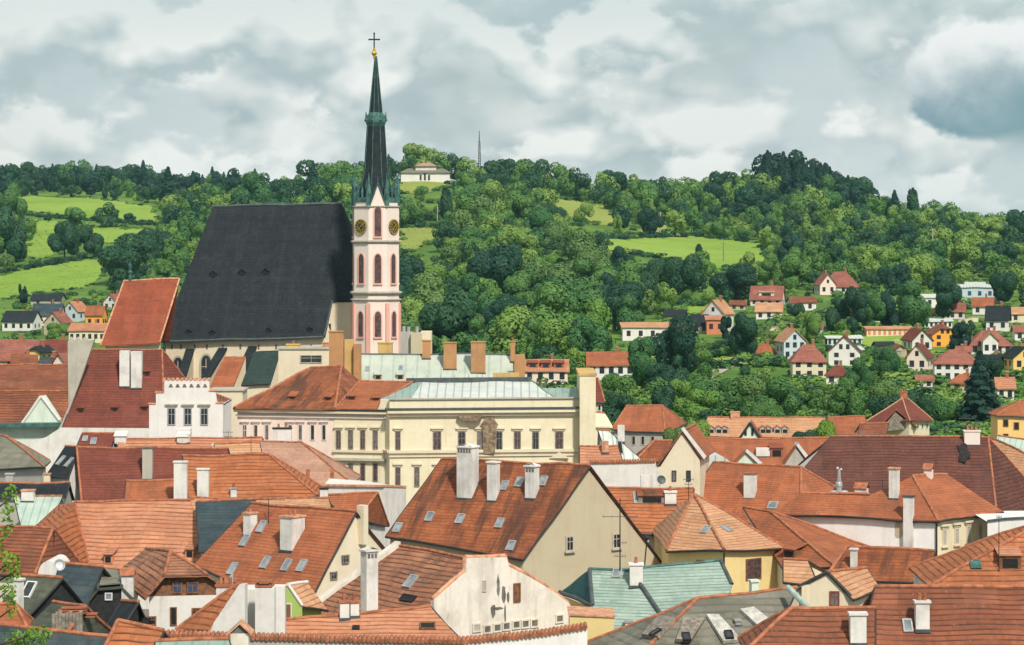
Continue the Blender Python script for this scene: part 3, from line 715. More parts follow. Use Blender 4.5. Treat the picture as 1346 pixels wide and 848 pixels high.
# ------------------------------------------------------------------ houses on the slopes
RECTS = []
def cottage(label, u0, u1, vb, ve, vr, front='e', yaw=0, wall='plaster_white', roof='tile_red', hip=False, rows=1, cols=3, y=None, depth=None, chimney=True, flat=False, name='house', pane='glass'):
    uc = (u0 + u1) / 2
    if y is None: p, y = landx(uc, vb)
    else: p = P(uc, vb, y)
    k = y / F; app = (u1 - u0) * k; c, s = abs(math.cos(R(yaw))), abs(math.sin(R(yaw)))
    ratio = depth or 0.75
    wdt = app / (c + ratio * s); dep = wdt * ratio
    if front == 'g': dep = max(dep, 7.0)
    T = Thing(name, label, 'house', p.x, p.y + dep * .5, p.z)
    RECTS.append((u0, u1, vr, vb, y))
    ex = Vector((math.cos(R(yaw)), math.sin(R(yaw)), 0)); ey = Vector((-ex.y, ex.x, 0)); up = Vector((0, 0, 1)); o = T.o.copy(); o.z = 0
    ze, zr, zb = HC - (ve - VH) * k, HC - (vr - VH) * k, p.z - 4
    Q = lambda a, b, z: o + ex * a * wdt / 2 + ey * b * dep / 2 + up * z
    ov = .45; A = 1 + 2 * ov / wdt; Bv = 1 + 2 * ov / dep
    g = Geo(); walls = [[Q(-1, -1, zb), Q(1, -1, zb), Q(1, -1, ze), Q(-1, -1, ze)], [Q(1, -1, zb), Q(1, 1, zb), Q(1, 1, ze), Q(1, -1, ze)], [Q(1, 1, zb), Q(-1, 1, zb), Q(-1, 1, ze), Q(1, 1, ze)], [Q(-1, 1, zb), Q(-1, -1, zb), Q(-1, -1, ze), Q(-1, 1, ze)]]
    rp = []; drop = (zr - ze) * .06
    if flat:
        rp = [[Q(-A, -Bv, ze), Q(A, -Bv, ze), Q(A, Bv, zr), Q(-A, Bv, zr)]]
        for i in (1, 3): walls.append([Q(1 if i == 1 else -1, -1, ze - .1), Q(1 if i == 1 else -1, 1, ze - .1), Q(1 if i == 1 else -1, 1, zr - .1)])
    elif front == 'e':
        i0 = 1 - (min(.9, dep / wdt * .9) if hip else 0); i0 = i0 if hip else A
        ra, rb = Q(-i0, 0, zr), Q(i0, 0, zr); c4 = [Q(-A, -Bv, ze - drop), Q(A, -Bv, ze - drop), Q(A, Bv, ze - drop), Q(-A, Bv, ze - drop)]
        rp = [[ra, c4[0], c4[1], rb], [rb, c4[2], c4[3], ra]]
        if hip: rp += [[ra, c4[3], c4[0]], [rb, c4[1], c4[2]]]
        else:
            for sx in (-1, 1): walls.append([Q(sx, -1, ze), Q(sx, 1, ze), Q(sx, 0, zr - .15)])
    else:
        rf = Q(0, -Bv, zr) if not hip else Q(0, -Bv * .7, zr); rb = Q(0, Bv, zr); c4 = [Q(-A, -Bv, ze - drop), Q(A, -Bv, ze - drop), Q(A, Bv, ze - drop), Q(-A, Bv, ze - drop)]
        if hip:
            h1, h2 = Q(-.42, -Bv, ze + (zr - ze) * .6), Q(.42, -Bv, ze + (zr - ze) * .6)
            rp = [[rf, h1, c4[0], c4[3], rb], [rf, rb, c4[2], c4[1], h2], [rf, h1, h2]]
            walls.append([Q(-1, -1, ze), Q(1, -1, ze), Q(.42, -1, ze + (zr - ze) * .57), Q(-.42, -1, ze + (zr - ze) * .57)])
        else:
            rp = [[rf, c4[0], c4[3], rb], [rf, rb, c4[2], c4[1]]]; walls.append([Q(-1, -1, ze), Q(1, -1, ze), Q(0, -1, zr - .15)])
        walls.append([Q(-1, 1, ze), Q(1, 1, ze), Q(0, 1, zr - .15)])
    for w in walls: g.poly(w)
    T.part('wall', g, wall); g = Geo(); roof_slabs(g, rp, .22); T.roof = T.part('roof', g, roof)
    ht = ze - p.z
    for r in range(rows):
        zc = p.z + ht * (r + .55) / rows
        for i in range(cols):
            a = -1 + 2 * (i + .5) / cols; g = Geo(); g.box(Q(a, -1, zc) - ey * .02, ex * min(.55, wdt / cols * .26), ey * .05, up * min(.75, ht / rows * .28)); T.part('window', g, pane)
    if front == 'g' and zr - ze > 2.2:
        for a in ((-.22, .22) if wdt > 7 else (0,)): g = Geo(); g.box(Q(a, -1, ze + (zr - ze) * .3) - ey * .02, ex * .42, ey * .05, up * .6); T.part('window', g, pane)
    for sx in ((1,) if yaw < -3 else (-1,) if yaw > 3 else ()):
        for i in (-.4, .4): g = Geo(); g.box(Q(sx, i, p.z + ht * .55) + ex * sx * .02, ex * .05, ey * .45, up * .65); T.part('window', g, pane)
    if chimney and not flat:
        g = Geo(); b = Q(.3, .1, zr) if front == 'e' else Q(.15, .2, zr); g.box(b + up * .2, ex * .32, ey * .3, up * .9); ch = T.part('chimney', g, 'brick_red' if roof != 'tile_red' else 'plaster_white', T.roof)
        g = Geo(); g.box(b + up * 1.14, ex * .4, ey * .38, up * .05); T.part('cap', g, 'stone', ch)
    T.box = (Q, ze, zr, zb, k); return T
def hill_dormer(T, a, w=2.0, h=1.3, roofm='tile_red', wallm='plaster_white'):
    Q, ze, zr, zb, k = T.box; z = ze + (zr - ze) * .18; c = Q(a, -.8, z); up = Vector((0, 0, 1)); ex = (Q(1, 0, 0) - Q(-1, 0, 0)).normalized(); ey = Vector((-ex.y, ex.x, 0)); g = Geo()
    g.box(c + up * h / 2 + ey * 1.0, ex * w / 2, ey * 1.0, up * h / 2); d = T.part('dormer', g, wallm, T.roof); g = Geo(); g.box(c + up * h * .5 - ey * .02, ex * w * .3, ey * .04, up * h * .3); T.part('window', g, 'glass', d)
    g = Geo(); g.prism([c + up * h - ex * (w / 2 + .2) - ey * .3, c + up * h + ex * (w / 2 + .2) - ey * .3, c + up * (h + .5) + ex * (w / 2 + .2) + ey * 2.1, c + up * (h + .5) - ex * (w / 2 + .2) + ey * 2.1], up * .15); T.part('dormer_roof', g, roofm, d)
def slopes():
    C = cottage
    C('large white house with pinkish red roof standing highest on the wooded slope', 1080, 1133, 386, 376, 357, 'e', -12, 'plaster_white', 'tile_dusk', True, 1, 4); 
    C('pink cross-gabled wing beside the highest red-roofed house', 1074, 1098, 388, 374, 360, 'g', 10, 'plaster_pink', 'tile_dusk', False, 1, 2)
    T = C('white house with crimson roof and one wide pale dormer above the cypress', 987, 1034, 402, 393, 376, 'e', -14, 'plaster_white', 'tile_dusk', False, 1, 4); hill_dormer(T, 0, 5, 1.3, 'tile_pale', 'plaster_white')
    C('white cottage with pale pink roof just below the crimson-roofed house', 994, 1031, 420, 409, 398, 'e', -8, 'plaster_clean', 'tile_pale', False, 1, 3)
    C('low white house with dark brown roof edge beside the tall trees', 1037, 1073, 409, 397, 390, 'e', 8, 'plaster_clean', 'tile_brown', False, 1, 2, chimney=False)
    C('tall white-gabled house with pale pink roof over an orange ground floor', 924, 966, 437, 412, 394, 'g', -28, 'plaster_white', 'tile_pale', False, 2, 2, depth=1.0)
    C('terracotta orange annex in front of the tall white gable', 929, 952, 440, 420, 415, 'e', 0, 'plaster_orange', 'tile_pink', False, 1, 2, chimney=False, flat=True)
    C('small white house with slate grey roof next to the orange annex', 911, 930, 438, 427, 413, 'e', 0, 'plaster_white', 'slate', False, 1, 2)
    C('long low white house with flat pinkish roof half hidden by trees', 817, 882, 448, 430, 424, 'e', 4, 'plaster_clean', 'tile_pale', False, 1, 4, flat=True, depth=.3)
    C('small sandy yellow flat-roofed annex between white and orange houses', 880, 912, 440, 429, 425, 'e', 0, 'plaster_gold', 'tile_pale', False, 1, 2, flat=True, depth=.4)
    C('dark timber shed with lean roof on the slope above the annex', 874, 903, 425, 415, 407, 'e', -10, 'wood_grey', 'slate', False, 1, 1, chimney=False)
    T = C('pink house with three red dormers behind the town hall roof', 689, 746, 503, 487, 473, 'e', 0, 'plaster_pink', 'tile_pink', False, 1, 4, y=590)
    for a in (-.6, 0, .6): hill_dormer(T, a, 2.2, 1.2, 'tile_red', 'brick_red')
    C('white house with long plain orange roof beside the grey-green trees', 773, 834, 496, 479, 463, 'e', 0, 'plaster_clean', 'tile_smooth', False, 1, 5, y=600)
    C('small orange roof peeping over trees below the cypress', 988, 1023, 470, 463, 452, 'e', -10, 'plaster_beige', 'tile_smooth', True, 1, 2)
    C('pale blue-white gabled house with a glazed veranda', 1024, 1058, 472, 448, 432, 'g', 12, 'plaster_blue', 'tile_pale', False, 2, 3)
    C('cream villa with pinkish mansard hip roof below the yellow-green tree', 1042, 1086, 497, 474, 453, 'e', 0, 'plaster_cream', 'tile_dusk', True, 2, 3)
    C('white gabled house with steep wine-red roof overhanging its upper window', 1090, 1135, 482, 462, 441, 'g', -8, 'plaster_clean', 'tile_wine', False, 2, 2)
    C('small white cottage with red roof half sunk in the river trees', 1086, 1118, 506, 493, 481, 'e', -8, 'plaster_clean', 'tile_wine', True, 1, 2)
    C('white gable with reddish brown roof directly beside the amber house', 1192, 1224, 462, 447, 432, 'g', 14, 'plaster_white', 'tile_wine', False, 1, 2)
    C('amber orange house with clipped gable roof and dark windows', 1221, 1259, 457, 439, 427, 'g', 8, 'plaster_amber', 'tile_brown', True, 2, 2)
    C('pale pink gabled house with crimson roof below the amber house', 1196, 1228, 488, 470, 452, 'g', -20, 'plaster_pink', 'tile_wine', False, 1, 2)
    C('broad white house under a reddish hip roof below the amber house', 1229, 1291, 500, 477, 460, 'e', -6, 'plaster_clean', 'tile_dusk', True, 2, 5)
    C('white and pink house with long reddish roof and a middle gable', 1276, 1330, 466, 453, 435, 'e', 0, 'plaster_white', 'tile_dusk', True, 1, 5)
    C('white middle gable of the long reddish-roofed house', 1292, 1312, 468, 448, 437, 'g', 0, 'plaster_clean', 'tile_pink', False, 1, 2)
    C('lemon yellow house with steep black roof at the frame edge', 1326, 1362, 488, 470, 456, 'g', 10, 'plaster_gold', 'slate', False, 1, 2)
    C('white bungalow with flat roof and dark windows above the pink-roofed cottage', 1214, 1252, 405, 391, 387, 'e', 6, 'plaster_clean', 'sheet_white', False, 1, 3, flat=True, depth=.5)
    C('modern pale grey villa with flat roof and broad bluish glazing', 1255, 1311, 396, 377, 374, 'e', -8, 'plaster_blue', 'sheet_white', False, 1, 4, flat=True, depth=.5, pane='glass_blue')
    C('upper storey block of the modern pale grey villa', 1270, 1296, 380, 374, 371, 'e', -8, 'plaster_grey', 'sheet_white', False, 1, 2, flat=True, depth=.6, pane='glass_blue')
    C('white cottage with orange roof below the modern villa', 1247, 1271, 420, 409, 398, 'e', -12, 'plaster_white', 'tile_dusk', False, 1, 2)
    C('white cottage with orange-red roof beside the dark conifer', 1279, 1309, 414, 402, 391, 'e', -14, 'plaster_clean', 'tile_smooth', False, 1, 2)
    C('white gabled house with broad slate-grey roof', 1297, 1331, 436, 420, 402, 'e', -16, 'plaster_clean', 'slate', False, 1, 2)
    C('white house at the frame edge beside the slate-grey roof', 1328, 1370, 424, 412, 404, 'e', 0, 'plaster_cream', 'tile_pale', False, 1, 3)
    C('long white flat row with dark windows above the amber house', 1214, 1252, 432, 422, 419, 'e', 6, 'plaster_clean', 'sheet_white', False, 1, 6, flat=True, depth=.25)
    C('orange-roofed house sunk among the trees near the tall spruce', 1250, 1287, 517, 503, 492, 'e', -10, 'plaster_beige', 'tile_smooth', True, 1, 2)
    C('small white house with pinkish roof to the side of the tall spruce', 1311, 1333, 528, 510, 496, 'e', 0, 'plaster_clean', 'tile_pink', False, 1, 2)
    C('row of white garages running along the terrace', 1085, 1134, 455, 444, 441, 'e', 14, 'plaster_blue', 'sheet_white', False, 1, 7, flat=True, depth=.14, name='garage_row', chimney=False)
    C('row of orange and cream garages running along the terrace', 1136, 1201, 443, 432, 429, 'e', 16, 'plaster_cream', 'tile_pale', False, 1, 9, flat=True, depth=.12, name='garage_row', chimney=False, pane='plaster_orange')
    # far side of the valley, left of the church
    C('white house with dark roof and framed gable windows at the meadow foot', 2, 50, 436, 422, 409, 'e', -12, 'plaster_clean', 'slate', False, 1, 4)
    C('house with blue-grey roof right of the dark framed gable', 43, 80, 428, 414, 399, 'e', 0, 'plaster_pink', 'slate_blue', False, 1, 2)
    C('ochre gabled house with white verges in front of the blue-grey roof', 58, 90, 440, 424, 410, 'g', -20, 'plaster_beige', 'tile_dusk', False, 1, 2)
    C('white house with a short red roof seen from its gable', 82, 112, 423, 409, 396, 'g', -24, 'plaster_blue', 'tile_pink', False, 1, 2)
    C('peach orange house with tiled roof beside the church choir', 112, 138, 432, 414, 402, 'e', -12, 'plaster_amber', 'tile_smooth', False, 1, 2)
    C('pale yellow row house with many windows close to the choir roof', 90, 142, 452, 434, 425, 'e', -6, 'plaster_yellow', 'tile_pink', False, 1, 6)
    C('small white and pink house peeking beside the top of the choir roof', 137, 162, 408, 397, 386, 'g', -24, 'plaster_white', 'tile_dusk', False, 1, 2)
    C('low barn with charcoal roof at the lower edge of the bright meadow', 40, 82, 401, 394, 386, 'e', -6, 'plaster_grey', 'slate', False, 1, 2, chimney=False)
    C('bright red-roofed house with dormer nearest the stepped fire wall', -20, 46, 490, 472, 447, 'e', 0, 'plaster_beige', 'tile_dusk', False, 1, 3, y=560)
    C('ochre gable with rounded top between red and plum roofs', 40, 59, 482, 463, 455, 'g', -14, 'plaster_gold', 'slate', True, 1, 1, y=545)
    C('plum-dark roofed house beside the stone fire wall', 52, 95, 490, 475, 447, 'e', 0, 'plaster_white', 'tile_wine', False, 1, 3, y=556)
    C('slate-roofed shed with white dormer in front of the plum roof', 52, 80, 488, 480, 470, 'e', -10, 'plaster_white', 'slate_blue', False, 1, 2, y=500)
    C('small house with brown roof below the ochre gable', 14, 46, 490, 478, 466, 'e', 8, 'plaster_gold', 'tile_brown', False, 1, 2, y=505)
    C('pink-fronted house with red roof touching the stone fire wall', 74, 94, 492, 478, 464, 'g', -16, 'plaster_pink', 'tile_dusk', False, 1, 2, y=498)
    # chapel on the hilltop
    p, y = landx(558, 239); k = y / F; T = Thing('chapel', 'white hilltop chapel with walled wings and a raised middle hall', 'chapel', p.x, p.y + 8, p.z); up = Vector((0, 0, 1)); RECTS.append((524, 593, 208, 240, y))
    bx = lambda u0, u1, vt, dy0, dy1, vb=246: (Vector(((((u0 + u1) / 2) - U0) * k, p.y + (dy0 + dy1) / 2, (P(0, vt, y).z + P(0, vb, y).z) / 2)), Vector(((u1 - u0) * k / 2, 0, 0)), Vector((0, (dy1 - dy0) / 2, 0)), up * (P(0, vt, y).z - P(0, vb, y).z) / 2)
    g = Geo(); g.box(*bx(527, 591, 227, 0, 16)); T.part('wall', g, 'plaster_clean'); g = Geo(); g.box(*bx(546, 573, 218, 4, 13, 228)); T.part('wall', g, 'plaster_white')
    def pyr(u0, u1, v0, vt, dy0, dy1, m, f=.3):
        z0, zt = P(0, v0, y).z, P(0, vt, y).z; x0, x1 = (u0 - U0) * k, (u1 - U0) * k; xm, w = (x0 + x1) / 2, (x1 - x0) / 2; c = [Vector((x0, p.y + dy0, z0)), Vector((x1, p.y + dy0, z0)), Vector((x1, p.y + dy1, z0)), Vector((x0, p.y + dy1, z0))]; a, b = Vector((xm - w * f, p.y + (dy0 + dy1) / 2, zt)), Vector((xm + w * f, p.y + (dy0 + dy1) / 2, zt))
        g = Geo(); roof_slabs(g, [[a, c[0], c[1], b], [b, c[1], c[2]], [b, c[2], c[3], a], [a, c[3], c[0]]]); return T.part('roof', g, m)
    pyr(544, 575, 218, 213, 3, 14, 'tile_earth'); pyr(525, 593, 227, 221, -1, 17, 'board_grey', .7)
    g = Geo()
    for u in (553, 558.5, 564): g.box(*bx(u - 1.3, u + 1.3, 230 if u != 558.5 else 228, -.15, .1, 237))
    T.part('door', g, 'paint_dark'); g = Geo(); c = P(559, 213, y); g.tube(c + Vector((0, 8, 0)), c + Vector((0, 8, 1.8)), .3, .05, 6); T.part('spirelet', g, 'lead')
    # radio mast and a few poles
    p, y = landx(630, 240); T = Thing('radio_mast', 'tall grey lattice radio mast rising from the ridge trees', 'mast', p.x, p.y, p.z); t = P(630, 172, y); g = Geo()
    L = (t - p).length
    for i in range(3):
        a = 2.094 * i; o = Vector((math.cos(a), math.sin(a), 0)); g.tube(p + o * .9, t - up * 6 + o * .45, .30, .24, 5)
    for i in range(16):
        f0, f1 = i / 16, (i + 1) / 16
        for j in range(3):
            a0, a1 = 2.094 * j, 2.094 * (j + 1); r0, r1 = .9 - .45 * f0, .9 - .45 * f1; q0, q1 = p.lerp(t - up * 6, f0), p.lerp(t - up * 6, f1); g.tube(q0 + Vector((math.cos(a0), math.sin(a0), 0)) * r0, q1 + Vector((math.cos(a1), math.sin(a1), 0)) * r1, .13, .13, 4)
    T.part('lattice', g, 'lead'); g = Geo(); g.tube(t - up * 6.2, t, .34, .2, 6); T.part('antenna_rod', g, 'lead'); g = Geo()
    for f in (.62, .74, .86): c = p.lerp(t, f); g.tube(c + Vector((-.9, -.6, -.8)), c + Vector((-.9, -.6, .8)), .28, .28, 8); g.tube(c + Vector((.9, -.5, -.6)), c + Vector((.9, -.5, .6)), .28, .28, 8)
    T.part('aerial', g, 'paint_white')
    for u, v, vt, lab in ((575, 297, 268, 'pale concrete pole on the slope under the hilltop chapel'), (868, 312, 278, 'pale concrete pole above the bright green meadow'), (951, 344, 318, 'thin dark pole standing in the bright green meadow'), (1226, 345, 300, 'pale pole among the trees on the far slope')):
        p, y = landx(u, v); t = P(u, vt, y); T = Thing('utility_pole', lab, 'pole', p.x, p.y, p.z, 'utility poles on the hillside'); g = Geo(); g.tube(p - up, t, .26, .18, 6); T.part('shaft', g, 'stone' if 'pale' in lab else 'wood_grey'); g = Geo(); g.box(t - up * .8, (1.1, 0, 0), (0, .1, 0), (0, 0, .1)); T.part('crossarm', g, 'wood_grey')
slopes()

def sheds():
    for i, (u0, u1, vb, ve, vr, fr, yaw, w, r, lab) in enumerate([(1112, 1134, 468, 459, 455, 'e', 8, 'plaster_clean', 'sheet_white', 'small white flat shed beside the wine-red roofed gable'), (1060, 1082, 440, 431, 424, 'e', -6, 'plaster_white', 'tile_dusk', 'small white house with dusky roof above the yellow-green tree'), (1150, 1176, 462, 454, 449, 'e', 10, 'wood_grey', 'slate', 'weathered garden shed on the lawn under the garages'), (1176, 1192, 470, 460, 453, 'g', 0, 'plaster_beige', 'tile_brown', 'beige garden hut beside the white reddish-brown gable'),
            (1258, 1278, 474, 462, 455, 'e', -10, 'plaster_cream', 'tile_dusk', 'cream outbuilding wedged behind the broad hip-roofed white house'), (1308, 1328, 398, 388, 382, 'e', -8, 'plaster_grey', 'slate', 'grey garage on the slope beside the modern villa'), (1232, 1248, 420, 411, 404, 'g', 12, 'plaster_white', 'tile_smooth', 'tiny white gabled cottage between flat row and orange-roofed cottage'), (1334, 1360, 448, 436, 428, 'e', 0, 'plaster_clean', 'tile_dusk', 'white house with dusky roof at the frame edge under the cream one'),
            (1146, 1168, 424, 415, 409, 'e', 0, 'plaster_white', 'tile_dusk', 'white house half hidden behind the tall tree row'), (960, 982, 408, 400, 395, 'e', -8, 'plaster_beige', 'tile_brown', 'brown-roofed hut between the tall white gable and crimson roof'), (1296, 1320, 486, 474, 466, 'e', -8, 'plaster_beige', 'slate', 'dark-roofed outbuilding between hip-roofed white and lemon yellow houses'), (1204, 1226, 510, 500, 493, 'e', 6, 'plaster_white', 'tile_dusk', 'low white cottage in the trees below the pale pink gable'), (842, 862, 470, 461, 455, 'e', 0, 'plaster_cream', 'tile_pale', 'small cream hut in the trees right of the long orange roof')]):
        cottage(lab, u0, u1, vb, ve, vr, fr, yaw, w, r, False, 1, 2, chimney=(i % 3 == 1), flat=(r == 'sheet_white'))
sheds()
def gardens():
    up = Vector((0, 0, 1))
    for pts, lab, m, h in ((((1056, 446), (1070, 440), (1088, 437)), 'white garden wall climbing beside the yellow-green tree', 'plaster_white', 1.6), (((838, 470), (880, 462), (900, 462)), 'grey stone retaining wall under the long low white house', 'stone', 3.0), (((1000, 432), (1012, 437), (1024, 437)), 'pale retaining wall next to the pale blue gabled house', 'plaster_cream', 1.5),
                            (((1155, 470), (1185, 472), (1192, 470)), 'short sandy garden wall below the garage terrace', 'plaster_beige', 2.0), (((1260, 428), (1280, 424), (1296, 424)), 'pale terrace wall before the slate-roofed white house', 'plaster_cream', 1.6)):
        q = [landx(u, v)[0] for u, v in pts]; c = sum(q, Vector()) / len(q); T = Thing('garden_wall', lab, 'wall', c.x, c.y, c.z); g = Geo()
        for a, b in zip(q, q[1:]): g.prism([a - up * 2, b - up * 2, b + up * h, a + up * h], (0, .4, 0))
        w = T.part('wall', g, m); g = Geo()
        for a, b in zip(q, q[1:]): g.box((a + b) / 2 + up * (h + .08) + Vector((0, .2, 0)), (b - a) / 2, (0, .35, 0), up * .08)
        T.part('coping', g, 'stone', w)
    for k, pts in enumerate((((925, 500), (962, 480), (1004, 464), (1022, 452)), ((1140, 462), (1190, 446), (1220, 440)), ((1000, 440), (1040, 424), (1075, 418)))):
        q = [landx(u, v)[0] + up * .3 for u, v in pts]; g = Geo()
        for a, b in zip(q, q[1:]):
            for i in range(6): p0, p1 = a.lerp(b, i / 6), a.lerp(b, (i + 1) / 6); d = (p1 - p0); n = Vector((-d.y, d.x, 0)).normalized() * 1.6; g.poly([p0 - n, p1 - n, p1 + n, p0 + n])
        o = bpy.data.objects.new('path', g.mesh('path', 'gravel', Vector((0, 0, 0)))); COL.objects.link(o); tag(o, kind='structure')
gardens()
def haze():
    m = bpy.data.materials.new('haze'); m.use_nodes = True; t = NT(m.node_tree); t.n.clear()
    v = t.node('ShaderNodeVolumePrincipled'); v.inputs['Color'].default_value = (0.40, 0.78, 0.86, 1); v.inputs['Density'].default_value = 0.00005; v.inputs['Anisotropy'].default_value = 0.2  # added volume; teal scatter colour chosen so the shadows turn teal
    t.l.new(v.outputs[0], t.node('ShaderNodeOutputMaterial').inputs['Volume']); MATS['haze'] = m
    g = Geo(); g.box((0, 4500, 64), (9100, 0, 0), (0, 7600, 0), (0, 0, 66)); o = bpy.data.objects.new('haze', g.mesh('haze', 'haze', Vector((0, 0, 0)))); COL.objects.link(o); tag(o, 'thin haze over the valley, tinted teal to colour the shadows', 'haze', None, 'stuff')
haze()
# ------------------------------------------------------------------ the old town, back to front
def town():
    # --- big steep roof with the beige gable
    T = gable('gabled_house', 'large house with rust-streaked steep roof, three white chimneys and wide beige gable', (580, 603), (776, 613), (507, 704), (688, 734), 240, 'tile_rust', 'plaster_beige', 48, BB=(874, 744))
    chim(T, 600, 629, 587, 657, cap='arch', k=.75); chim(T, 640, 657, 607, 660, cap='pots', k=.8); chim(T, 690, 709, 612, 657, cap='arch', k=.8)
    for u, v in ((523, 694), (565, 679), (605, 682), (657, 687), (683, 634), (714, 632), (663, 639), (672, 717)): sky_l(T, u, v)
    for u, v in ((748.6, 714.6), (810, 711)): win(T, u, v, 10, 20, pane='void', frame='stone', mull=True, style='sill')
    # --- orange house with long white chimneys
    T = gable('gabled_house', 'orange steep-roofed house with two long white chimneys and a stack crowning its pale gable', (331, 662), (468, 673), (254, 742), (400, 803), 222, 'tile_smooth', 'plaster_cream', 47, BB=(530, 752))
    chim(T, 319, 337, 674, 705, k=1.3, cap='slab', capm='clay_pale', sink=2.5); chim(T, 367, 399, 679, 726, k=1.3, cap='slab', capm='clay_pale', sink=2.5)
    for u, v in ((349, 740), (377, 744), (397, 745), (344, 693), (306, 748), (322, 712)): sky_l(T, u, v, .7, 1.2)
    for u, v in ((454, 735), (438, 757)): win(T, u, v, 9, 11, pane='curtain', frame='wood_grey', kind='wall')
    b = T.ridge[1]; chim(T, 469, 484, 664, 700, mat='plaster_cream', cap='none', k=.8, base=b - T.axis * .75 - Vector((0, 0, 1.2)))
    aerial(T, 353, 655, 688, bars=((.05, 1.4), (.3, .7)))
    # --- striped old roof with the stained white gable wall
    T = gable('gabled_house', 'old house with sooty striped tile roof ending in a stained white gable wall', (524, 716), (630, 735), (401, 806), (545, 812), 196, 'tile_striped', 'plaster_stained', 42, square=1)
    chim(T, 474, 497, 722, 800, cap='arch', k=.75, mat='plaster_white', base=P(485, 800, 186))
    sky_l(T, 540, 764, .9, 1.2); sky_l(T, 537, 786, 1.6, .6, 'void', 'iron')
    fa_ = T.corners[0]; a_ = T.ridge[0]; g = Geo(); d_ = T.axis; g.prism([a_ - d_ * .45 + Vector((0, 0, .25)), a_ + d_ * .25 + Vector((0, 0, .25)), fa_ + d_ * .25 + Vector((0, 0, .25)), fa_ - d_ * .45 + Vector((0, 0, .25))], (0, 0, -.6)); T.part('verge_wall', g, 'plaster_old', T.roof)
    # the gable parapet rises above the tiles with a flat head
    b = T.ridge[1]; ex = T.axis
    pl = (b + ex * .05, ex)
    pts = pix_poly([(566, 800), (566, 788), (607, 752), (609, 733), (661, 732), (664, 744), (690, 757), (722, 776), (744, 793), (747, 806)], pl)
    low = [Vector((p.x, p.y, 0)) for p in (pts[-1], pts[0])]
    g = Geo(); g.prism(pts + low, ex * .45); pw = T.part('gable_wall', g, 'plaster_stained', T.wall)
    T.reg('gable', [p + ex * .45 for p in pts + low])
    g = Geo()
    for a, c in zip(pts[1:-1], pts[2:-1]): caps(g, [(a + ex * .2, c + ex * .2)], .17)
    T.part('coping', g, 'clay_pale', pw)
    win(T, 679, 779, 9, 25, pane='wood_brown', frame='wood_brown', kind='gable', mull=False)
    win(T, 636, 770, 5, 15, pane='plaster_grey', frame='plaster_old', kind='gable', mull=False)
    for u, v in ((626, 825), (640, 827), (653, 825), (665, 823), (678, 821), (690, 820), (702, 819), (735, 813)):
        win(T, u, v, 11, 12, pane='soot' if u > 630 else 'stone', frame='plaster_old', kind='gable', mull=False, name='niche')
    g = Geo()
    for u, v, w, h in ((655, 770, 3, 20), (662, 782, 4, 17), (648, 803, 5, 12), (664, 808, 2, 18), (668, 785, 3, 10), (655, 800, 9, 3)):
        q, n = T.hit(u, v, 'gable'); t = axes_of(T, n); k = q.y / F
        m = 14; ring = [q + n * .006 + t * (w * k * .85 * math.cos(6.283 * i / m) * random.uniform(.7, 1.25)) + Vector((0, 0, h * k * .75 * math.sin(6.283 * i / m) * random.uniform(.7, 1.2))) for i in range(m)]
        g.prism(ring, -n * .02)
    T.part('soot_stain', g, 'soot', pw)
    # --- low weathered pinkish roof in front
    T = gable('low_house', 'low roof of weathered pinkish tiles with a pair of small white chimneys', (361, 817), (566, 797), (350, 842), (608, 843), 178, 'tile_pink', 'plaster_white', 24, dy=2, mono=6)
    chim(T, 445, 459, 790, 815, mat='plaster_white', cap='slab', capm='clay', k=.9, pots=1); chim(T, 459, 472, 790, 812, mat='plaster_white', cap='slab', capm='clay', k=.9, pots=1)
    sky_l(T, 562, 824, 1.1, .8, 'void', 'wood_brown'); sky_l(T, 468, 826, .5, .4, 'void', 'iron')
    # --- coped yard walls at the bottom edge
    def yard_wall(name, label, pts, y, h, mat, dy=0.0, thick=.5):
        q = [P(u, v, y + dy * i) for i, (u, v) in enumerate(pts)]
        T = Thing(name, label, 'wall', sum(p.x for p in q) / len(q), y, 0)
        g = Geo()
        for a, b in zip(q, q[1:]): g.prism([Vector((a.x, a.y, 0)), Vector((b.x, b.y, 0)), b, a], (0, thick, 0))
        w = T.part('wall', g, mat)
        g = Geo()
        for a, b in zip(q, q[1:]):
            L = (b - a).length; nn = max(2, int(L / .26)); d = (b - a).normalized()
            for i in range(nn):
                c = a.lerp(b, (i + .5) / nn) + Vector((0, thick / 2, .03)); s = random.uniform(-.02, .02)
                g.tube(c + Vector((0, -thick / 2 - .18, -.05 + s)), c + Vector((0, thick / 2 + .1, .10 + s)), .135, .12, 6)
        T.part('coping', g, 'clay'); return T
    yard_wall('yard_wall', 'long low yard wall with a row of clay coping tiles along the bottom edge', [(205, 834), (330, 838), (470, 841), (612, 843)], 152, 1, 'plaster_grey')
    yard_wall('yard_wall', 'white yard wall with red coping that climbs below the stained gable', [(606, 843), (700, 835), (772, 824)], 156, 1, 'plaster_clean', 1.5)
    yard_wall('parapet_wall', 'white parapet wall with curling coping tiles between the beige gable and the cream gable', [(775, 608), (862, 606)], 262, 1, 'plaster_white')
    # --- wooden-gabled house
    y0 = 187.5
    A, B = P(192, 721, 200), P(224, 725, 191.2)
    H1, H2, FB, BB, FA, BA = P(216, 757, 187.6), P(272, 755, 188.2), P(191, 787, 187), P(291, 768, 188.4), P(150, 754, 196), P(262, 752, 202)
    T = slab_house('gabled_house', 'white house with a dark timber gable under a clipped striped roof', [[A, FA, FB, H1, B], [B, H1, H2], [A, B, H2, BB, BA]], 190, 'tile_striped', 'plaster_white', [], capl=[(A, B), (B, H1), (B, H2)], axis=(1, .05, 0))
    wl, wr = P(196, 784, 188), P(288, 782, 188.8)
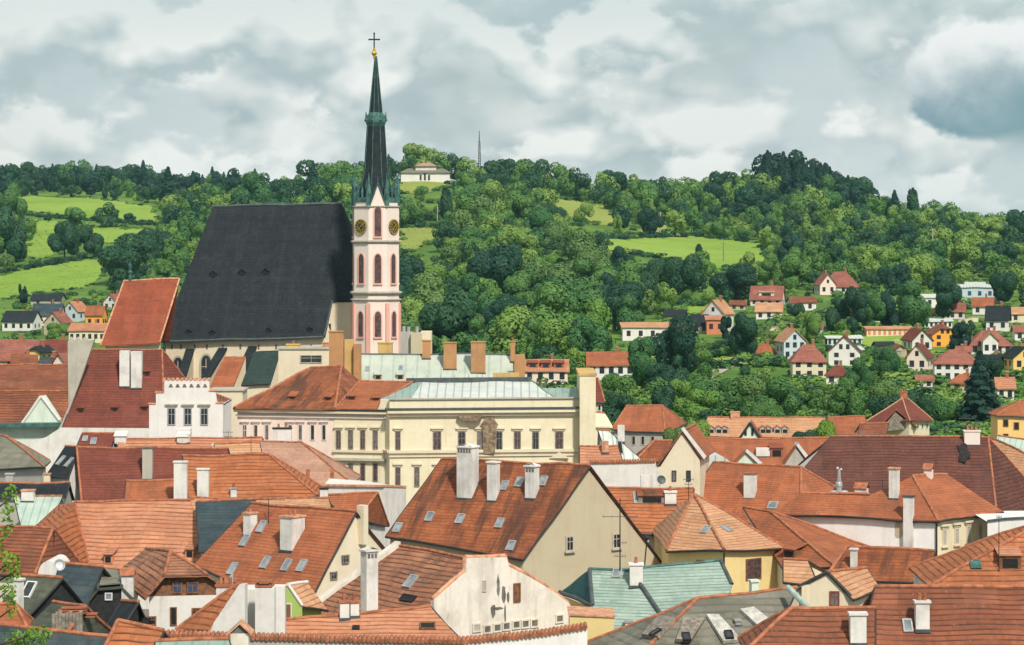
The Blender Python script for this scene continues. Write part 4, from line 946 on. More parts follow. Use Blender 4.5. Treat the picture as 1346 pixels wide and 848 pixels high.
    g = Geo(); fr = [Vector((wl.x, wl.y, 0)), Vector((wr.x, wr.y, 0)), wr, wl]; g.poly(fr); T.reg('wall', fr)
    bk = [Vector((wl.x - 1, 202, 0)), Vector((wr.x - .5, 203, 0))]; 
    for a, c in ((wl, bk[0]), (wr, bk[1])): g.poly([Vector((a.x, a.y, 0)), Vector((c.x, c.y, 0)), Vector((c.x, c.y, a.z)), a])
    T.part('wall', g, 'plaster_white')
    g = Geo(); tl, tr = P(217, 758.5, 188.3), P(271, 757, 188.7); att = [wl, wr, P(286, 768.5, 188.8), tr, tl]; g.prism(att, (0, .4, 0)); T.part('timber_gable', g, 'wood_brown'); T.reg('gable', att)
    for u, w in ((233, 13), (253, 16)): win(T, u, 772, w, 16, pane='glass_blue', frame='wood_brown', kind='gable')
    for u, v, w, h in ((228, 810, 9, 24), (258, 804, 12, 10), (199, 816, 13, 12)): win(T, u, v, w, h, pane='void', frame='wood_brown')
    chim(T, 160, 176, 747, 783, mat='plaster_white', cap='hood', k=.8, base=P(168, 783, 186.5)); sky_l(T, 186, 764, .7, 1.2)
    # --- broad pale orange roof
    T = gable('hipped_house', 'wide house with a broad pale wavy-coursed roof and two tiny shed dormers', (98, 660), (256, 657), (118, 746), (285, 752), 250, 'tile_pink', 'plaster_white', 42, ends='hg', dy=-2)
    for u, v in ((142, 741), (249, 734)): dormer(T, u, v, .8, .8, 'tile_pink', 'clay_pale', 1.3)
    fa, fb, ba, bb = T.corners; a, b = T.ridge; h1, h2, h3 = P(70, 706, 238), P(46, 691, 250), P(76, 664, 257)
    g = Geo(); roof_slabs(g, [[a, h1, fa], [a, h2, h1], [a, h3, h2]]); T.part('hip_roof', g, 'tile_orange', T.roof)
    q = pix_poly([(250, 656), (262, 656), (288, 748), (276, 748)], (T.plane[0] + Vector((0, 0, .07)), T.plane[1])); g = Geo(); g.prism(q, (0, 0, -.12)); T.part('verge_band', g, 'tile_pale', T.roof)
    # bitumen roof next to it
    gable('shed_house', 'small tar-papered dark roof squeezed beside the long-chimney house', (258, 659), (335, 656), (262, 725), (330, 725), 246, 'slate_blue', 'plaster_white', 30, mono=4, dy=-1)
    gable('lean_to', 'narrow pale coped lean-to under the striped orange hip roof', (250, 656), (432, 655), (250, 668), (436, 671), 256, 'tile_pale', 'plaster_old', 22, mono=3, dy=-6)
    # --- brown hipped roof at the edge
    T = gable('hipped_house', 'brown hip-roofed house above the dark slate sheds', (-40, 690), (70, 694), (-60, 757), (46, 754), 226, 'tile_brown', 'plaster_old', 44, ends='gh', BB=(107, 742))
    aerial(T, 71, 697, 718, bars=((.1, .25),))
    # --- pale mint sheet roof
    T = gable('low_house', 'low house with pale mint sheet roof and a squat tile-topped chimney', (18, 652), (82, 652), (30, 700), (62, 700), 268, 'sheet_mint', 'plaster_white', 25, mono=4, dy=0)
    chim(T, 28, 44, 644, 660, mat='plaster_white', cap='slab', capm='clay_pale')
    # --- grey-green hip, dark skylit roof, walls
    gable('hipped_house', 'grey shingled hip-roofed house below the greenish wall', (-30, 570), (8, 573), (-40, 617), (58, 614), 300, 'board_grey', 'plaster_grey', 36, ends='gh', BB=(66, 606))
    T = gable('low_house', 'small dark slate roof with pale skylights beside the maroon hip roof', (86, 587), (104, 588), (60, 626), (90, 627), 292, 'slate', 'plaster_white', 42, dy=-2)
    for u, v in ((80, 606), (91, 608)): sky_l(T, u, v, .6, 1.4)
    T = gable('lean_to', 'dark flat lean-to behind the mint sheet roof', (-10, 636), (92, 634), (-10, 652), (86, 652), 274, 'slate', 'plaster_grey', 25, mono=3, dy=0)
    chim(T, 58, 66, 622, 634, mat='plaster_cream', cap='slab', capm='clay_pale', base=P(62, 634, 276)); chim(T, 8, 18, 622, 640, mat='plaster_grey', base=P(13, 640, 276))
    # --- maroon plain-tile roof and its neighbours
    T = gable('hipped_house', 'maroon plain-tiled hip roof with a tall beige chimney', (101, 589), (300, 589), (108, 668), (300, 668), 288, 'tile_wine', 'plaster_beige', 46, ends='hg', dy=0)
    chim(T, 187, 200, 588, 631, mat='stone', cap='slab', capm='soot', k=.8)
    gable('lean_to', 'small bright orange lean-to against the maroon roof', (166, 631), (229, 631), (163, 662), (229, 662), 272, 'tile_smooth', 'plaster_old', 40, mono=3, dy=0)
    T = gable('low_house', 'plum roof with skylight tucked beneath the long red steep roof', (108, 570), (152, 570), (100, 589), (146, 590), 306, 'tile_wine', 'plaster_white', 38, dy=0); sky_l(T, 123, 581, .7, 1.1); sky_l(T, 112, 578, .6, .9)
    T = gable('low_house', 'orange roof strip right under the white stepped gable', (158, 577), (345, 575), (150, 598), (345, 598), 303, 'tile_pink', 'plaster_cream', 36, dy=0)
    for u, v in ((158, 583), (240, 584)): dormer(T, u, v, 1.3, .8, 'plaster_white', 'plaster_white', 1.2, 'shed', 'plaster_old')
    chim(T, 233, 249, 571, 583, cap='none'); chim(T, 279, 285, 584, 594, cap='slab')
    T = gable('lean_to', 'pinkish parapet strip under the pink town hall wing', (282, 583), (341, 582), (282, 599), (345, 599), 296, 'tile_pale', 'plaster_cream', 32, mono=3, dy=0)
    aerial(T, 300, 566, 592, base=P(300, 592, 303), bars=((.08, .6), (.3, .5), (.5, .3)))
    # --- striped orange hip
    T = gable('hipped_house', 'striped orange hip roof with a white chimney stack at its near verge', (240, 599), (353, 598), (249, 662), (417, 652), 276, 'tile_orange', 'plaster_white', 40, ends='gh', dy=0)
    chim(T, 259, 274, 616, 656, mat='plaster_white', cap='slab', k=.7); chim(T, 229, 246, 606, 656, mat='plaster_white', cap='slab', k=.6, base=P(238, 656, 268)); chim(T, 303, 311, 641, 655, mat='plaster_white', capm='zinc')
    aerial(T, 330, 572, 600, base=P(330, 600, 276), bars=((.1, .5),))
    # --- earth-brown hip
    T = gable('hipped_house', 'earth-brown pebbly hip roof in front of the pink town hall wing', (330, 580), (396, 581), (340, 640), (466, 638), 302, 'tile_earth', 'plaster_cream', 36, ends='gh', dy=0)
    for u in (404, 436): chim(T, u - 2, u + 3, 617, 633, mat='clay', cap='none', base=P(u, 633, 292), sink=.4, name='vent_pipe')
    # white box house with orange hip in front
    gable('hipped_house', 'small orange hip roof in the gap beside the big rusty roof', (420, 651), (496, 648), (412, 682), (470, 684), 258, 'tile_smooth', 'plaster_white', 34, ends='gh', dy=0, BB=(511, 690))
    q = [P(425, 639, 276), P(505, 640, 274), P(534, 641, 280)]
    T = Thing('flat_house', 'plain white flat-topped house between the yellow town hall and the rusty roof', 'house', q[1].x, q[1].y, 0)
    g = Geo(); ft = [Vector((p.x, p.y, 0)) for p in q]; g.poly([ft[0], ft[1], q[1], q[0]]); g.poly([ft[1], ft[2], q[2], q[1]])
    back = [q[2] + Vector((-5, 8, 0)), q[0] + Vector((0, 9, 0))]; g.poly([q[0], q[1], q[2]] + back)
    for a, c in ((q[2], back[0]), (back[0], back[1]), (back[1], q[0])): g.poly([Vector((a.x, a.y, 0)), Vector((c.x, c.y, 0)), c, a])
    w = T.part('wall', g, 'plaster_white'); g = Geo()
    for a, c in zip(q, q[1:]): g.box((a + c) / 2 + Vector((0, 0, .1)), (c - a) / 2, Vector((0, .25, 0)), Vector((0, 0, .1)))
    T.part('coping', g, 'clay_pale', w)
    T.reg('wall', [ft[0], ft[1], q[1], q[0]]); T.axis = Vector((1, 0, 0)); T.roof = None
    chim(T, 421, 431, 641, 661, mat='plaster_white', cap='slab', capm='iron', base=P(426, 662, 254))
    # --- slate sheds bottom left
    T = gable('slate_house', 'black-gabled house with a mossy slate slope beside the white chimney', (30, 757), (82, 760), (-5, 803), (36, 811), 181, 'slate_moss', 'wood_black', 44, BB=(112, 797))
    chim(T, 18, 31, 760, 794, mat='plaster_white', cap='slab', k=.8, base=P(25, 795, 177))
    sky_l(T, 38, 776, .8, 1.4, 'glass', 'paint_white')
    T = gable('slate_house', 'blue-grey slate roof behind the black gable, with round dish', (78, 740), (135, 744), (72, 772), (114, 796), 190, 'slate_blue', 'wood_black', 46, dy=-2)
    dish(T, 78, 743, 187, .42)
    # barrel-roofed white dormer wall
    g = Geo(); c = P(64, 757, 191); arc = [c + Vector((.8 * -math.cos(math.pi * i / 12), 0, 1.1 * math.sin(math.pi * i / 12))) for i in range(13)]
    g.prism(arc, (.2, 4, 0)); T.part('barrel_dormer', g, 'plaster_white', T.roof)
    y = 186; G4 = [P(106, 802, y), P(129, 772, y), P(160, 770, y), P(180, 791, y)]; tb0, tb1 = P(134, 751, y + 5), P(156, 753, y + 5); rb, lb = P(182, 778, y + 6), P(112, 780, y + 6)
    T = slab_house('slate_house', 'black timber shed with lichen-spotted roof and one white four-pane window', [[G4[1], G4[2], tb1, tb0], [G4[2], G4[3], rb, tb1], [G4[0], G4[1], tb0, lb]], y, 'slate_moss', 'wood_black', [], capl=[(G4[1], tb0), (G4[2], tb1)], capm='lead')
    f = [Vector((G4[0].x + .3, y + .3, 0)), Vector((G4[3].x - .3, y + .3, 0)), G4[3] + Vector((-.3, .3, -.1)), G4[2] + Vector((0, .3, -.2)), G4[1] + Vector((0, .3, -.2)), G4[0] + Vector((.3, .3, -.1))]
    g = Geo(); g.prism(f, (0, .3, 0)); T.part('wall', g, 'wood_black'); T.reg('wall', f)
    g = Geo(); q = G4[1].lerp(tb0, .55); roof_slabs(g, []); g.prism([G4[1] + Vector((.1, 0, .22)), G4[2] + Vector((-.1, 0, .22)), tb1 + Vector((-.1, 0, .22)), tb0 + Vector((.1, 0, .22))], (0, 0, -.1)); T.part('lichen_roof', g, 'board_grey', T.roof)
    win(T, 143, 784, 10, 10, pane='glass_sky', kind='wall')
    T = gable('slate_house', 'low black slate shed before the timber-gabled white house', (160, 789), (182, 789), (140, 822), (160, 826), 180, 'slate', 'wood_black', 44, dy=-3, BB=(193, 818))
    T = gable('low_shed', 'low mossy shed roof with a heap of red tiles and bleached boards', (70, 791), (112, 797), (38, 822), (90, 830), 172, 'slate_moss', 'wood_grey', 30, dy=-3, ends='gh', BB=(147, 829))
    g = Geo(); q = T.hit(90, 822)[0]
    for i in range(9): g.box(q + Vector((-.9 + i * .22, -.3, .2)), (.1, 0, 0), (0, .06, .02), (0, .02, .55 + .1 * (i % 3)))
    T.part('bleached_boards', g, 'wood_grey')
    g = Geo(); q = T.hit(94, 808)[0]
    for i in range(3): g.box(q + Vector((.1 * i, -.1, .15 + .16 * i)), (1.0 - .1 * i, 0, .02), (0, .3, 0), (0, 0, .05))
    q = T.hit(112, 813)[0]
    for i in range(2): g.box(q + Vector((.1 * i, -.1, .15 + .16 * i)), (.7, 0, .02), (0, .3, 0), (0, 0, .05))
    T.part('tile_stack', g, 'brick_red')
    gable('low_house', 'scrap of orange roof at the frame edge beside the white slate-shed chimney', (-20, 795), (20, 795), (-20, 828), (36, 826), 170, 'tile_smooth', 'plaster_old', 45, dy=0, ends='gh')
    gable('slate_house', 'long dark blue slate roof with red ridge behind the bright leafy twigs', (-40, 816), (143, 838), (-40, 880), (150, 900), 152, 'slate_blue', 'plaster_grey', 42, dy=-2)
    gable('gabled_house', 'orange striped roof peak at the bottom edge next to the blue slate roof', (155, 817), (215, 828), (125, 880), (190, 890), 150, 'tile_orange', 'plaster_grey', 42, dy=-1, ends='hg')
    # --- white fire walls in the lower middle
    p0 = P(314, 769, 170); pl = slope_plane(p0, (-.75, -.65), 46)
    tri = pix_poly([(314, 769), (231, 829), (274, 829)], pl)
    T = slab_house('gabled_house', 'house with a narrow triangle of striped tiles against a bare white fire wall', [tri], 170, 'tile_orange', 'plaster_white', [], capl=[(tri[0], tri[1])], axis=(1, 0, 0))
    f = pix_poly([(274, 829), (314, 769), (322, 768), (322, 829)], (P(300, 829, 168.2), Vector((.15, 1, 0)).normalized()))
    f = [Vector((f[0].x, f[0].y, 0))] + f + [Vector((f[3].x, f[3].y, 0))]
    g = Geo(); g.prism(f, (.1, .7, 0)); T.wall = T.part('fire_wall', g, 'plaster_white')
    b = P(331, 829, 170); g = Geo(); g.box(Vector((b.x, b.y + 1.2, (P(331, 775, 170).z) / 2)), (.55, 0, 0), (0, 1.2, 0), (0, 0, P(331, 775, 170).z / 2)); T.part('wall', g, 'plaster_white')
    chim(T, 285, 308, 768, 790, mat='plaster_white', cap='slab', capm='brick_red', base=P(297, 790, 172), pots=3, k=.6)
    T = Thing('tall_chimney', 'broad white block chimney with smaller stack beside the lime green gable', 'chimney', P(352, 830, 168).x, 168, 0)
    g = Geo(); zt = P(0, 772, 168).z; c = P(349, 830, 168); g.box(Vector((c.x, 168, zt / 2)), (.62, 0, 0), (0, .5, 0), (0, 0, zt / 2)); ob = T.part('stack', g, 'plaster_white')
    g = Geo(); c = P(367, 830, 169); zb = P(0, 771, 169).z; g.box(Vector((c.x, 169.6, zb / 2)), (.36, 0, 0), (0, .5, 0), (0, 0, zb / 2)); T.part('stack', g, 'plaster_white')
    g = Geo(); c = P(347, 770, 168)
    for i in range(2): g.box(Vector((c.x, 168, zt + .1 + i * .3)), (.55, 0, 0), (0, .42, 0), (0, 0, .06))
    for s in (-1, 1): g.box(Vector((c.x + s * .4, 168, zt + .25)), (.06, 0, 0), (0, .3, 0), (0, 0, .2))
    T.part('cap', g, 'brick_red')
    T = Thing('tall_chimney', 'little gabled chimney like a bird house on the bottom edge', 'chimney', P(316, 848, 146).x, 146, 0)
    g = Geo(); c = P(316, 848, 146); zt = P(0, 831, 146).z; g.box(Vector((c.x, 146, zt / 2)), (.5, 0, 0), (0, .5, 0), (0, 0, zt / 2)); s = T.part('stack', g, 'plaster_old')
    g = Geo(); g.prism([Vector((c.x - .5, 145.5, zt)), Vector((c.x + .5, 145.5, zt)), Vector((c.x, 145.5, zt + .45))], (0, 1, 0)); T.part('gable', g, 'soot', s)
    g = Geo()
    for k in (-1, 1): g.prism([Vector((c.x + k * .7, 145.3, zt - .1)), Vector((c.x, 145.3, zt + .55)), Vector((c.x, 146.8, zt + .55)), Vector((c.x + k * .7, 146.8, zt - .1))], (0, 0, .1))
    T.part('cap', g, 'clay_pale', s)
    gable('low_house', 'mint sheet-roofed annex peeping over the bottom edge', (205, 842), (300, 840), (200, 870), (310, 870), 145, 'sheet_green', 'plaster_mint', 25, mono=3, dy=0)
    # --- lime green gable
    T = gable('gabled_house', 'tiny lime green gabled house with a white verge and a pinkish roof', (404, 766), (378, 768), (430, 801), (397, 797), 190, 'tile_pale', 'plaster_green', 44, dy=-3, BB=(366, 792), capm='plaster_white', dark=False)
    q = T.o; f = pix_poly([(372, 780), (379, 769), (397, 796), (397, 830), (372, 830)], (P(380, 800, 185.6), Vector((0, 1, 0))))
    g = Geo(); g.prism(f, (0, .4, 0)); T.part('gable_wall', g, 'plaster_green'); T.reg('gable', f)
    g = Geo(); caps(g, [(f[1], f[2])], .12); T.part('white_verge', g, 'paint_white')
    win(T, 379, 803, 9, 20, pane='wood_brown', frame='paint_white', kind='gable')
    # --- yellow pyramid-roofed house
    ap = P(912, 650, 237); c0, c1, c2 = P(876, 723, 230), P(952, 723, 226), P(1032, 719, 231)
    c3 = Vector((c2.x - 1.5, 246, c2.z)); c4 = Vector((c0.x - .5, 247, c0.z)); ap2 = ap + Vector((.4, 1.2, 0))
    inn = [p + (Vector((ap.x, ap.y, p.z)) - p).normalized() * .5 for p in (c0, c1, c2, c3, c4)]
    T = slab_house('hipped_house', 'yellow house under an orange pointed hip roof with two skylights', [[ap, c0, c1], [ap, c1, c2], [ap, c2, c3], [ap, c3, c4], [ap, c4, c0]], 230, 'tile_pale', 'plaster_lemon', down(inn + [inn[0]]), capl=[(ap, c0), (ap, c1), (ap, c2)], axis=(1, .0, 0))
    g = Geo(); caps(g, [(c0 - Vector((0, 0, .15)), c1 - Vector((0, 0, .15))), (c1 - Vector((0, 0, .15)), c2 - Vector((0, 0, .15)))], .1); T.part('gutter', g, 'gutter', T.roof)
    g = Geo(); g.tube(inn[1] + Vector((.1, -.15, -.3)), Vector((inn[1].x + .1, inn[1].y - .15, 0)), .07, .07, 6); T.part('downpipe', g, 'gutter')
    sky_l(T, 928, 697, .8, 1.0); sky_l(T, 955, 696, .8, 1.0)
    win(T, 990, 748, 20, 28, pane='curtain', frame='wood_brown'); win(T, 929, 742, 26, 10, pane='void', frame='wood_brown', mull=False)
    aerial(T, 905, 628, 656, base=P(905, 656, 238), bars=((.08, .5), (.3, .35)))
    # water-tank like pale tub on the eave ledge
    T = gable('low_house', 'orange tiled roof between beige gable and pointed yellow house, with pale chimney', (790, 641), (912, 643), (812, 700), (905, 702), 250, 'tile_orange', 'plaster_white', 36, dy=0)
    sky_l(T, 838, 655, .8, 1.6); chim(T, 874, 889, 646, 664, cap='slab', k=.9, mat='plaster_white'); dish(T, 869, 631, 258, .45, 'lead'); chim(T, 842, 858, 624, 644, mat='plaster_clean', cap='none', base=P(850, 646, 256))
    dormer(T, 857, 662, 2.6, .7, 'tile_rust', 'wood_grey', 1.2, 'shed', 'void')
    # --- turquoise shingles
    p0 = P(826, 750, 197); pL = slope_plane(p0, (-.28, -.96), 38); pR = slope_plane(p0, (.28, -.96), 38)
    Lp = pix_poly([(775, 748), (828, 750), (872, 815), (812, 846), (779, 796)], pL); Rp = pix_poly([(828, 747), (947, 737), (962, 769), (958, 783), (872, 815)], pR)
    hp = [Lp[0], Lp[4], Lp[4] + Vector((-2.6, 3.0, 1.0))]; hp[2] = P(736, 779, 203)
    bk = [Lp[0] + Vector((0, 9, -5)), Rp[1] + Vector((2, 9, -5))]
    wl = down([hp[2], Lp[4], Lp[3]]) + down([Lp[3], Rp[4], Rp[3]]) + down([Rp[3], Rp[1]])
    T = slab_house('turquoise_roofed_house', 'house with turquoise shingle roofs meeting in a dark valley and a white chimney', [Lp, Rp, [Lp[0], Rp[1], bk[1], bk[0]]], 196, 'tile_turquoise', 'plaster_lemon', wl, capl=[(Lp[0], Lp[1]), (Rp[0], Rp[1])], capm='copper_green', axis=(1, 0, 0))
    g = Geo(); roof_slabs(g, [hp]); T.part('hip_roof', g, 'tile_teal', T.roof)
    for a_, b_ in ((Lp[1] + Vector((0, 0, .1)), Lp[2] + Vector((0, 0, .1))), (Rp[1], Rp[2]), (hp[2], Lp[4]), (Lp[0], Lp[4])): g = Geo(); caps(g, [(a_, b_)], .16); T.part('valley_flashing', g, 'lead', T.roof)
    chim(T, 828, 845, 741, 772, mat='plaster_clean', cap='slab', k=.9); sky_l(T, 811, 754, .7, .9); chim(T, 822, 831, 816, 828, mat='plaster_clean', cap='slab', capm='zinc')
    aerial(T, 815, 655, 752, bars=((.245, 1.35), (.6, .5), (.78, .45)), r=.055); g = Geo(); q = P(847, 745, 198); g.ball(q + Vector((.2, 0, 2.2)), .18); g.tube(q, q + Vector((.2, 0, 2.1)), .05); T.part('cowl', g, 'iron')
    q = [P(749, 809, 186), P(807, 812, 185.5)]
    T = Thing('low_house', 'little flat-topped yellow wall block under the turquoise shingles', 'house', q[0].x, 186, 0); g = Geo()
    g.prism([Vector((q[0].x, 186, 0)), Vector((q[1].x, 185.5, 0)), q[1], q[0]], (0, 4, 0)); T.part('wall', g, 'plaster_lemon')
    g = Geo(); g.box((q[0] + q[1]) / 2 + Vector((0, 2, .06)), (q[1] - q[0]) / 2 + Vector((.1, 0, 0)), (0, 2.1, 0), (0, 0, .06)); T.part('coping', g, 'clay_pale')
    # --- grey weathered roof with board dormers
    T = gable('grey_roofed_house', 'house with weathered grey-brown roof carrying pale board panels with skylights', (917, 788), (1048, 771), (800, 900), (1000, 880), 178, 'board_moss', 'plaster_grey', 30, ends='hg', dy=2)
    def panel(pts, mat):
        q = []
        for u, v in pts: h, n = T.hit(u, v, 'roof'); q.append(h + n * .1)
        n = newell(q); n = n if n.z > 0 else -n
        g = Geo(); g.prism(q, n * .28); o = T.part('board_panel', g, mat, T.roof); T.reg('panel', [p + n * .28 for p in q])
    for pts, m in ((((868, 815), (888, 817), (866, 842), (846, 840)), 'wood_grey'), (((898, 817), (926, 818), (908, 846), (888, 846)), 'wood_grey'), (((928, 813), (944, 813), (974, 846), (950, 848)), 'board_pale'), (((972, 806), (990, 803), (1020, 826), (1000, 832)), 'board_pale')): panel(pts, m)
    for u, v in ((862, 832), (902, 837), (958, 836)): sky_l(T, u, v, .55, .8, 'glass', 'iron', 'panel')
    chim(T, 965, 974, 814, 824, mat='zinc', cap='slab', k=1); chim(T, 985, 997, 762, 779, mat='plaster_mint', cap='slab', k=1, base=P(990, 780, 181))
    g = Geo(); caps(g, [(P(1036, 772, 178), P(1066, 802, 174))], .2); T.part('verge_flashing', g, 'sheet_mint', T.roof)
    # --- small cream gable with pale orange roof
    T = gable('gabled_house', 'small cream gabled cottage with one red-framed window and a pale orange roof', (1139, 747), (1087, 752), (1157, 774), (1121, 786), 196, 'tile_pale', 'plaster_cream', 38, dy=-6, BB=(1046, 773))
    f = pix_poly([(1048, 773), (1087, 753), (1118, 783), (1118, 830), (1048, 830)], (P(1087, 780, 189.2), Vector((.12, 1, 0)).normalized()))
    g = Geo(); g.prism(f, (0, .3, 0)); T.part('gable_wall', g, 'plaster_cream'); T.reg('gable', f)
    win(T, 1097, 787, 13, 20, pane='curtain', frame='paint_redbrown', kind='gable')
    g = Geo(); caps(g, [(f[0] + Vector((0, -.1, .05)), f[1] + Vector((0, -.1, .05))), (f[1] + Vector((0, -.1, .05)), f[2] + Vector((0, -.1, .05)))], .13); T.part('verge_board', g, 'gutter')
    # --- bottom corner roofs
    T = gable('gabled_house', 'dark brown striped roof on the bottom edge with a stout white chimney', (1041, 800), (1150, 800), (980, 856), (1150, 905), 158, 'tile_brown', 'plaster_white', 42, dy=0, ends='hg')
    chim(T, 1118, 1139, 806, 848, mat='plaster_white', cap='slab', k=.8, sink=3)
    T = gable('gabled_house', 'large brown-red roof filling the bottom corner, with a white chimney on it', (1150, 772), (1420, 770), (1118, 905), (1400, 905), 163, 'tile_brown', 'plaster_white', 44, dy=0)
    chim(T, 1204, 1222, 790, 830, mat='plaster_white', cap='slab', k=.8, sink=3); sky_l(T, 1193, 822, .6, 1.0)
    T = gable('gabled_house', 'orange striped roof rising at the frame edge with a dormer and a green hatch', (1372, 684), (1480, 684), (1222, 770), (1420, 800), 196, 'tile_orange', 'plaster_white', 40, dy=0, ends='hg')
    dormer(T, 1328, 749, 1.6, 1.0, 'tile_pink', 'wood_brown', 1.8); sky_l(T, 1282, 743, .8, .9, 'copper_green', 'copper_green'); aerial(T, 1313, 678, 752, bars=((.02, .2),))
    # --- L-shaped white and yellow house
    cr = P(1233, 684, 232); e1 = (P(1015, 675, 238.5) - cr); e1.z = 0; e2 = (P(1319, 672, 239) - cr); e2.z = 0
    nF = Vector((e1.y, -e1.x, 0)); nF = nF if nF.y < 0 else -nF; nR = Vector((e2.y, -e2.x, 0)); nR = nR if nR.y < 0 else -nR
    pF = slope_plane(cr, nF, 36); pR = slope_plane(cr, nR, 36)
    Fp = pix_poly([(1015, 675), (1054, 648), (1143, 651), (1200, 626), (1233, 684)], pF)
    r1 = Fp[3]; Rr = pix_poly([(1233, 684), (1200, 626)], pR); rg = pix_poly([(1245, 623), (1319, 672)], pR)
    Rp = [Fp[4], r1, rg[0], rg[1]]
    bkk = [Fp[1] + Vector((2, 7, -4)), Fp[2] + Vector((3, 7, -4))]
    T = slab_house('corner_house', 'long corner house with one white wall, one yellow windowed wall and a hipped orange roof', [Fp, Rp, [Fp[1], Fp[2], bkk[1], bkk[0]], [r1, rg[0], rg[0] + Vector((-3, 8, -5)), r1 + Vector((-3, 8, -5))]], 235, 'tile_smooth', 'plaster_yellow', [], capl=[(Fp[4], r1), (r1, rg[0]), (Fp[1], Fp[2])], axis=e1)
    ins = [p + (Vector((r1.x, r1.y, p.z)) - p).normalized() * .4 for p in (Fp[0], Fp[4], Rp[3])]
    ins[0] = Fp[0] + Vector((.3, .4, 0))
    w1, w2 = down(ins[:2])[0], down(ins[1:])[0]
    g = Geo(); g.poly(w1); wo = T.part('wall', g, 'plaster_bright', label='white side wall'); g = Geo(); g.poly(w2); T.part('wall', g, 'plaster_yellow', label='yellow end wall with windows'); T.reg('wall', w1); T.reg('wall', w2)
    far = [Vector((w1[0].x + 2, w1[0].y + 9, 0)), Vector((w2[1].x - 3, w2[1].y + 8, 0))]; g = Geo()
    for a, c in ((w1[0], far[0]), (w2[1], far[1])): g.poly([a, c, c + Vector((0, 0, 8.5)), a + Vector((0, 0, 8.8))])
    T.part('wall', g, 'plaster_clean', label='white back wall')
    g = Geo(); caps(g, [(Fp[0] - Vector((0, 0, .14)), Fp[4] - Vector((0, 0, .14))), (Fp[4] - Vector((0, 0, .14)), Rp[3] - Vector((0, 0, .14)))], .1); T.part('gutter', g, 'gutter', T.roof)
    g = Geo(); q = w1[1]; g.tube(Vector((q.x, q.y - .1, 0)), Vector((q.x, q.y - .1, ins[1].z - .3)), .09, .09, 6); T.part('downpipe', g, 'gutter'); g = Geo(); g.tube(P(1035, 680, 236.5), P(1036, 700, 236.5), .06, .06, 6); T.part('downpipe', g, 'gutter')
    for u, v in ((1241, 707), (1257, 705), (1272.5, 702), (1288, 699)): win(T, u, v, 6, 22, pane='plaster_grey', frame='plaster_cream', style='full', mull=False)
    for u, v in ((1241, 746), (1258, 741)): win(T, u, v, 6, 14, pane='plaster_grey', frame='plaster_cream', style='full', mull=False)
    chim(T, 1169, 1184, 615, 657, mat='plaster_white', k=.8, cap='slab', capm='clay_pale', sink=2.5); chim(T, 1214, 1227, 610, 628, mat='plaster_blush', k=.8, cap='hood', base=r1.lerp(rg[0], .4)); chim(T, 1123, 1142, 635, 652, mat='plaster_clean', k=.8, cap='hood', base=P(1133, 653, 244))
    b = w1[0].lerp(w1[1], .79); chim(T, 1187, 1202, 651, 728, mat='plaster_clean', k=.7, cap='slab', capm='lead', base=Vector((b.x, b.y - .45, P(0, 728, b.y).z)), ax=e1)
    q, n = T.hit(1181, 697, 'wall'); t = axes_of(T, n); g = Geo(); g.prism([q + n * .012 + t * (.38 * a * random.uniform(.8, 1.1)) + Vector((0, 0, .8 * c * random.uniform(.8, 1.1))) for a, c in ((-1, -.6), (-.6, -.9), (.6, -1), (1, -.5), (1, .7), (.3, .95), (-.7, 1), (-1, .4))], -n * .03); T.part('bare_plaster', g, 'plaster_beige', wo)
    q = P(1103, 652, 246); g = Geo()
    for dx in (-.55, .5): g.ball(q + Vector((dx, 0, .15)), (.5, .4, .42))
    g.ball(q + Vector((0, .1, 1.0)), (.36, .36, .5)); g.tube(q, q + Vector((0, 0, 1.2)), .3, .2, 8); g.tube(q + Vector((0, 0, 1.4)), q + Vector((0, 0, 2.5)), .2, .12, 8); g.ball(q + Vector((-.15, 0, 2.6)), .16); g.ball(q + Vector((.18, 0, 2.5)), .13)
    T.part('vent_cowl', g, 'zinc')
    T = Thing('low_house', 'white flat-topped block with a pale parapet beside the yellow end wall', 'house', P(1310, 720, 230).x, 230, 0); g = Geo()
    q = [P(1298, 686, 230), P(1322, 683, 232), P(1380, 680, 238)]
    for a, c in zip(q, q[1:]): g.poly([Vector((a.x, a.y, 0)), Vector((c.x, c.y, 0)), c, a])
    g.poly([q[0], q[1], q[2], q[2] + Vector((0, 6, 0)), q[0] + Vector((0, 9, 0))]); w = T.part('wall', g, 'plaster_clean'); g = Geo()
    for a, c in zip(q, q[1:]): g.box((a + c) / 2 + Vector((0, 0, .08)), (c - a) / 2, (0, .2, 0), (0, 0, .08))
    T.part('coping', g, 'lead', w)
    aerial(T, 1160, 628, 654, base=P(1160, 655, 243), bars=((.1, .6), (.35, .4)))
    # --- brown-red infill house
    T = gable('low_house', 'low brown-red roof with white chimney tucked below the long white wall', (1113, 719), (1229, 724), (1086, 757), (1214, 766), 214, 'tile_rust', 'plaster_clean', 38, dy=-3, ends='hg')
    chim(T, 1118, 1128, 721, 748, mat='plaster_white', k=.8)
    # roofs between yellow house and white wall
    T = gable('hipped_house', 'orange-brown roof slope between the pointed yellow house and the long white wall', (977, 667), (1012, 672), (1030, 748), (1098, 745), 240, 'tile_smooth', 'plaster_old', 38, dy=-3, ends='gh')
    dormer(T, 1037, 735, 1.5, .8, 'tile_smooth', 'wood_brown', 1.4)
    gable('low_house', 'small pale orange lean-to with a kinked roof at the yellow house corner', (1030, 735), (1062, 737), (1030, 764), (1076, 770), 212, 'tile_pale', 'plaster_cream', 36, dy=-1)
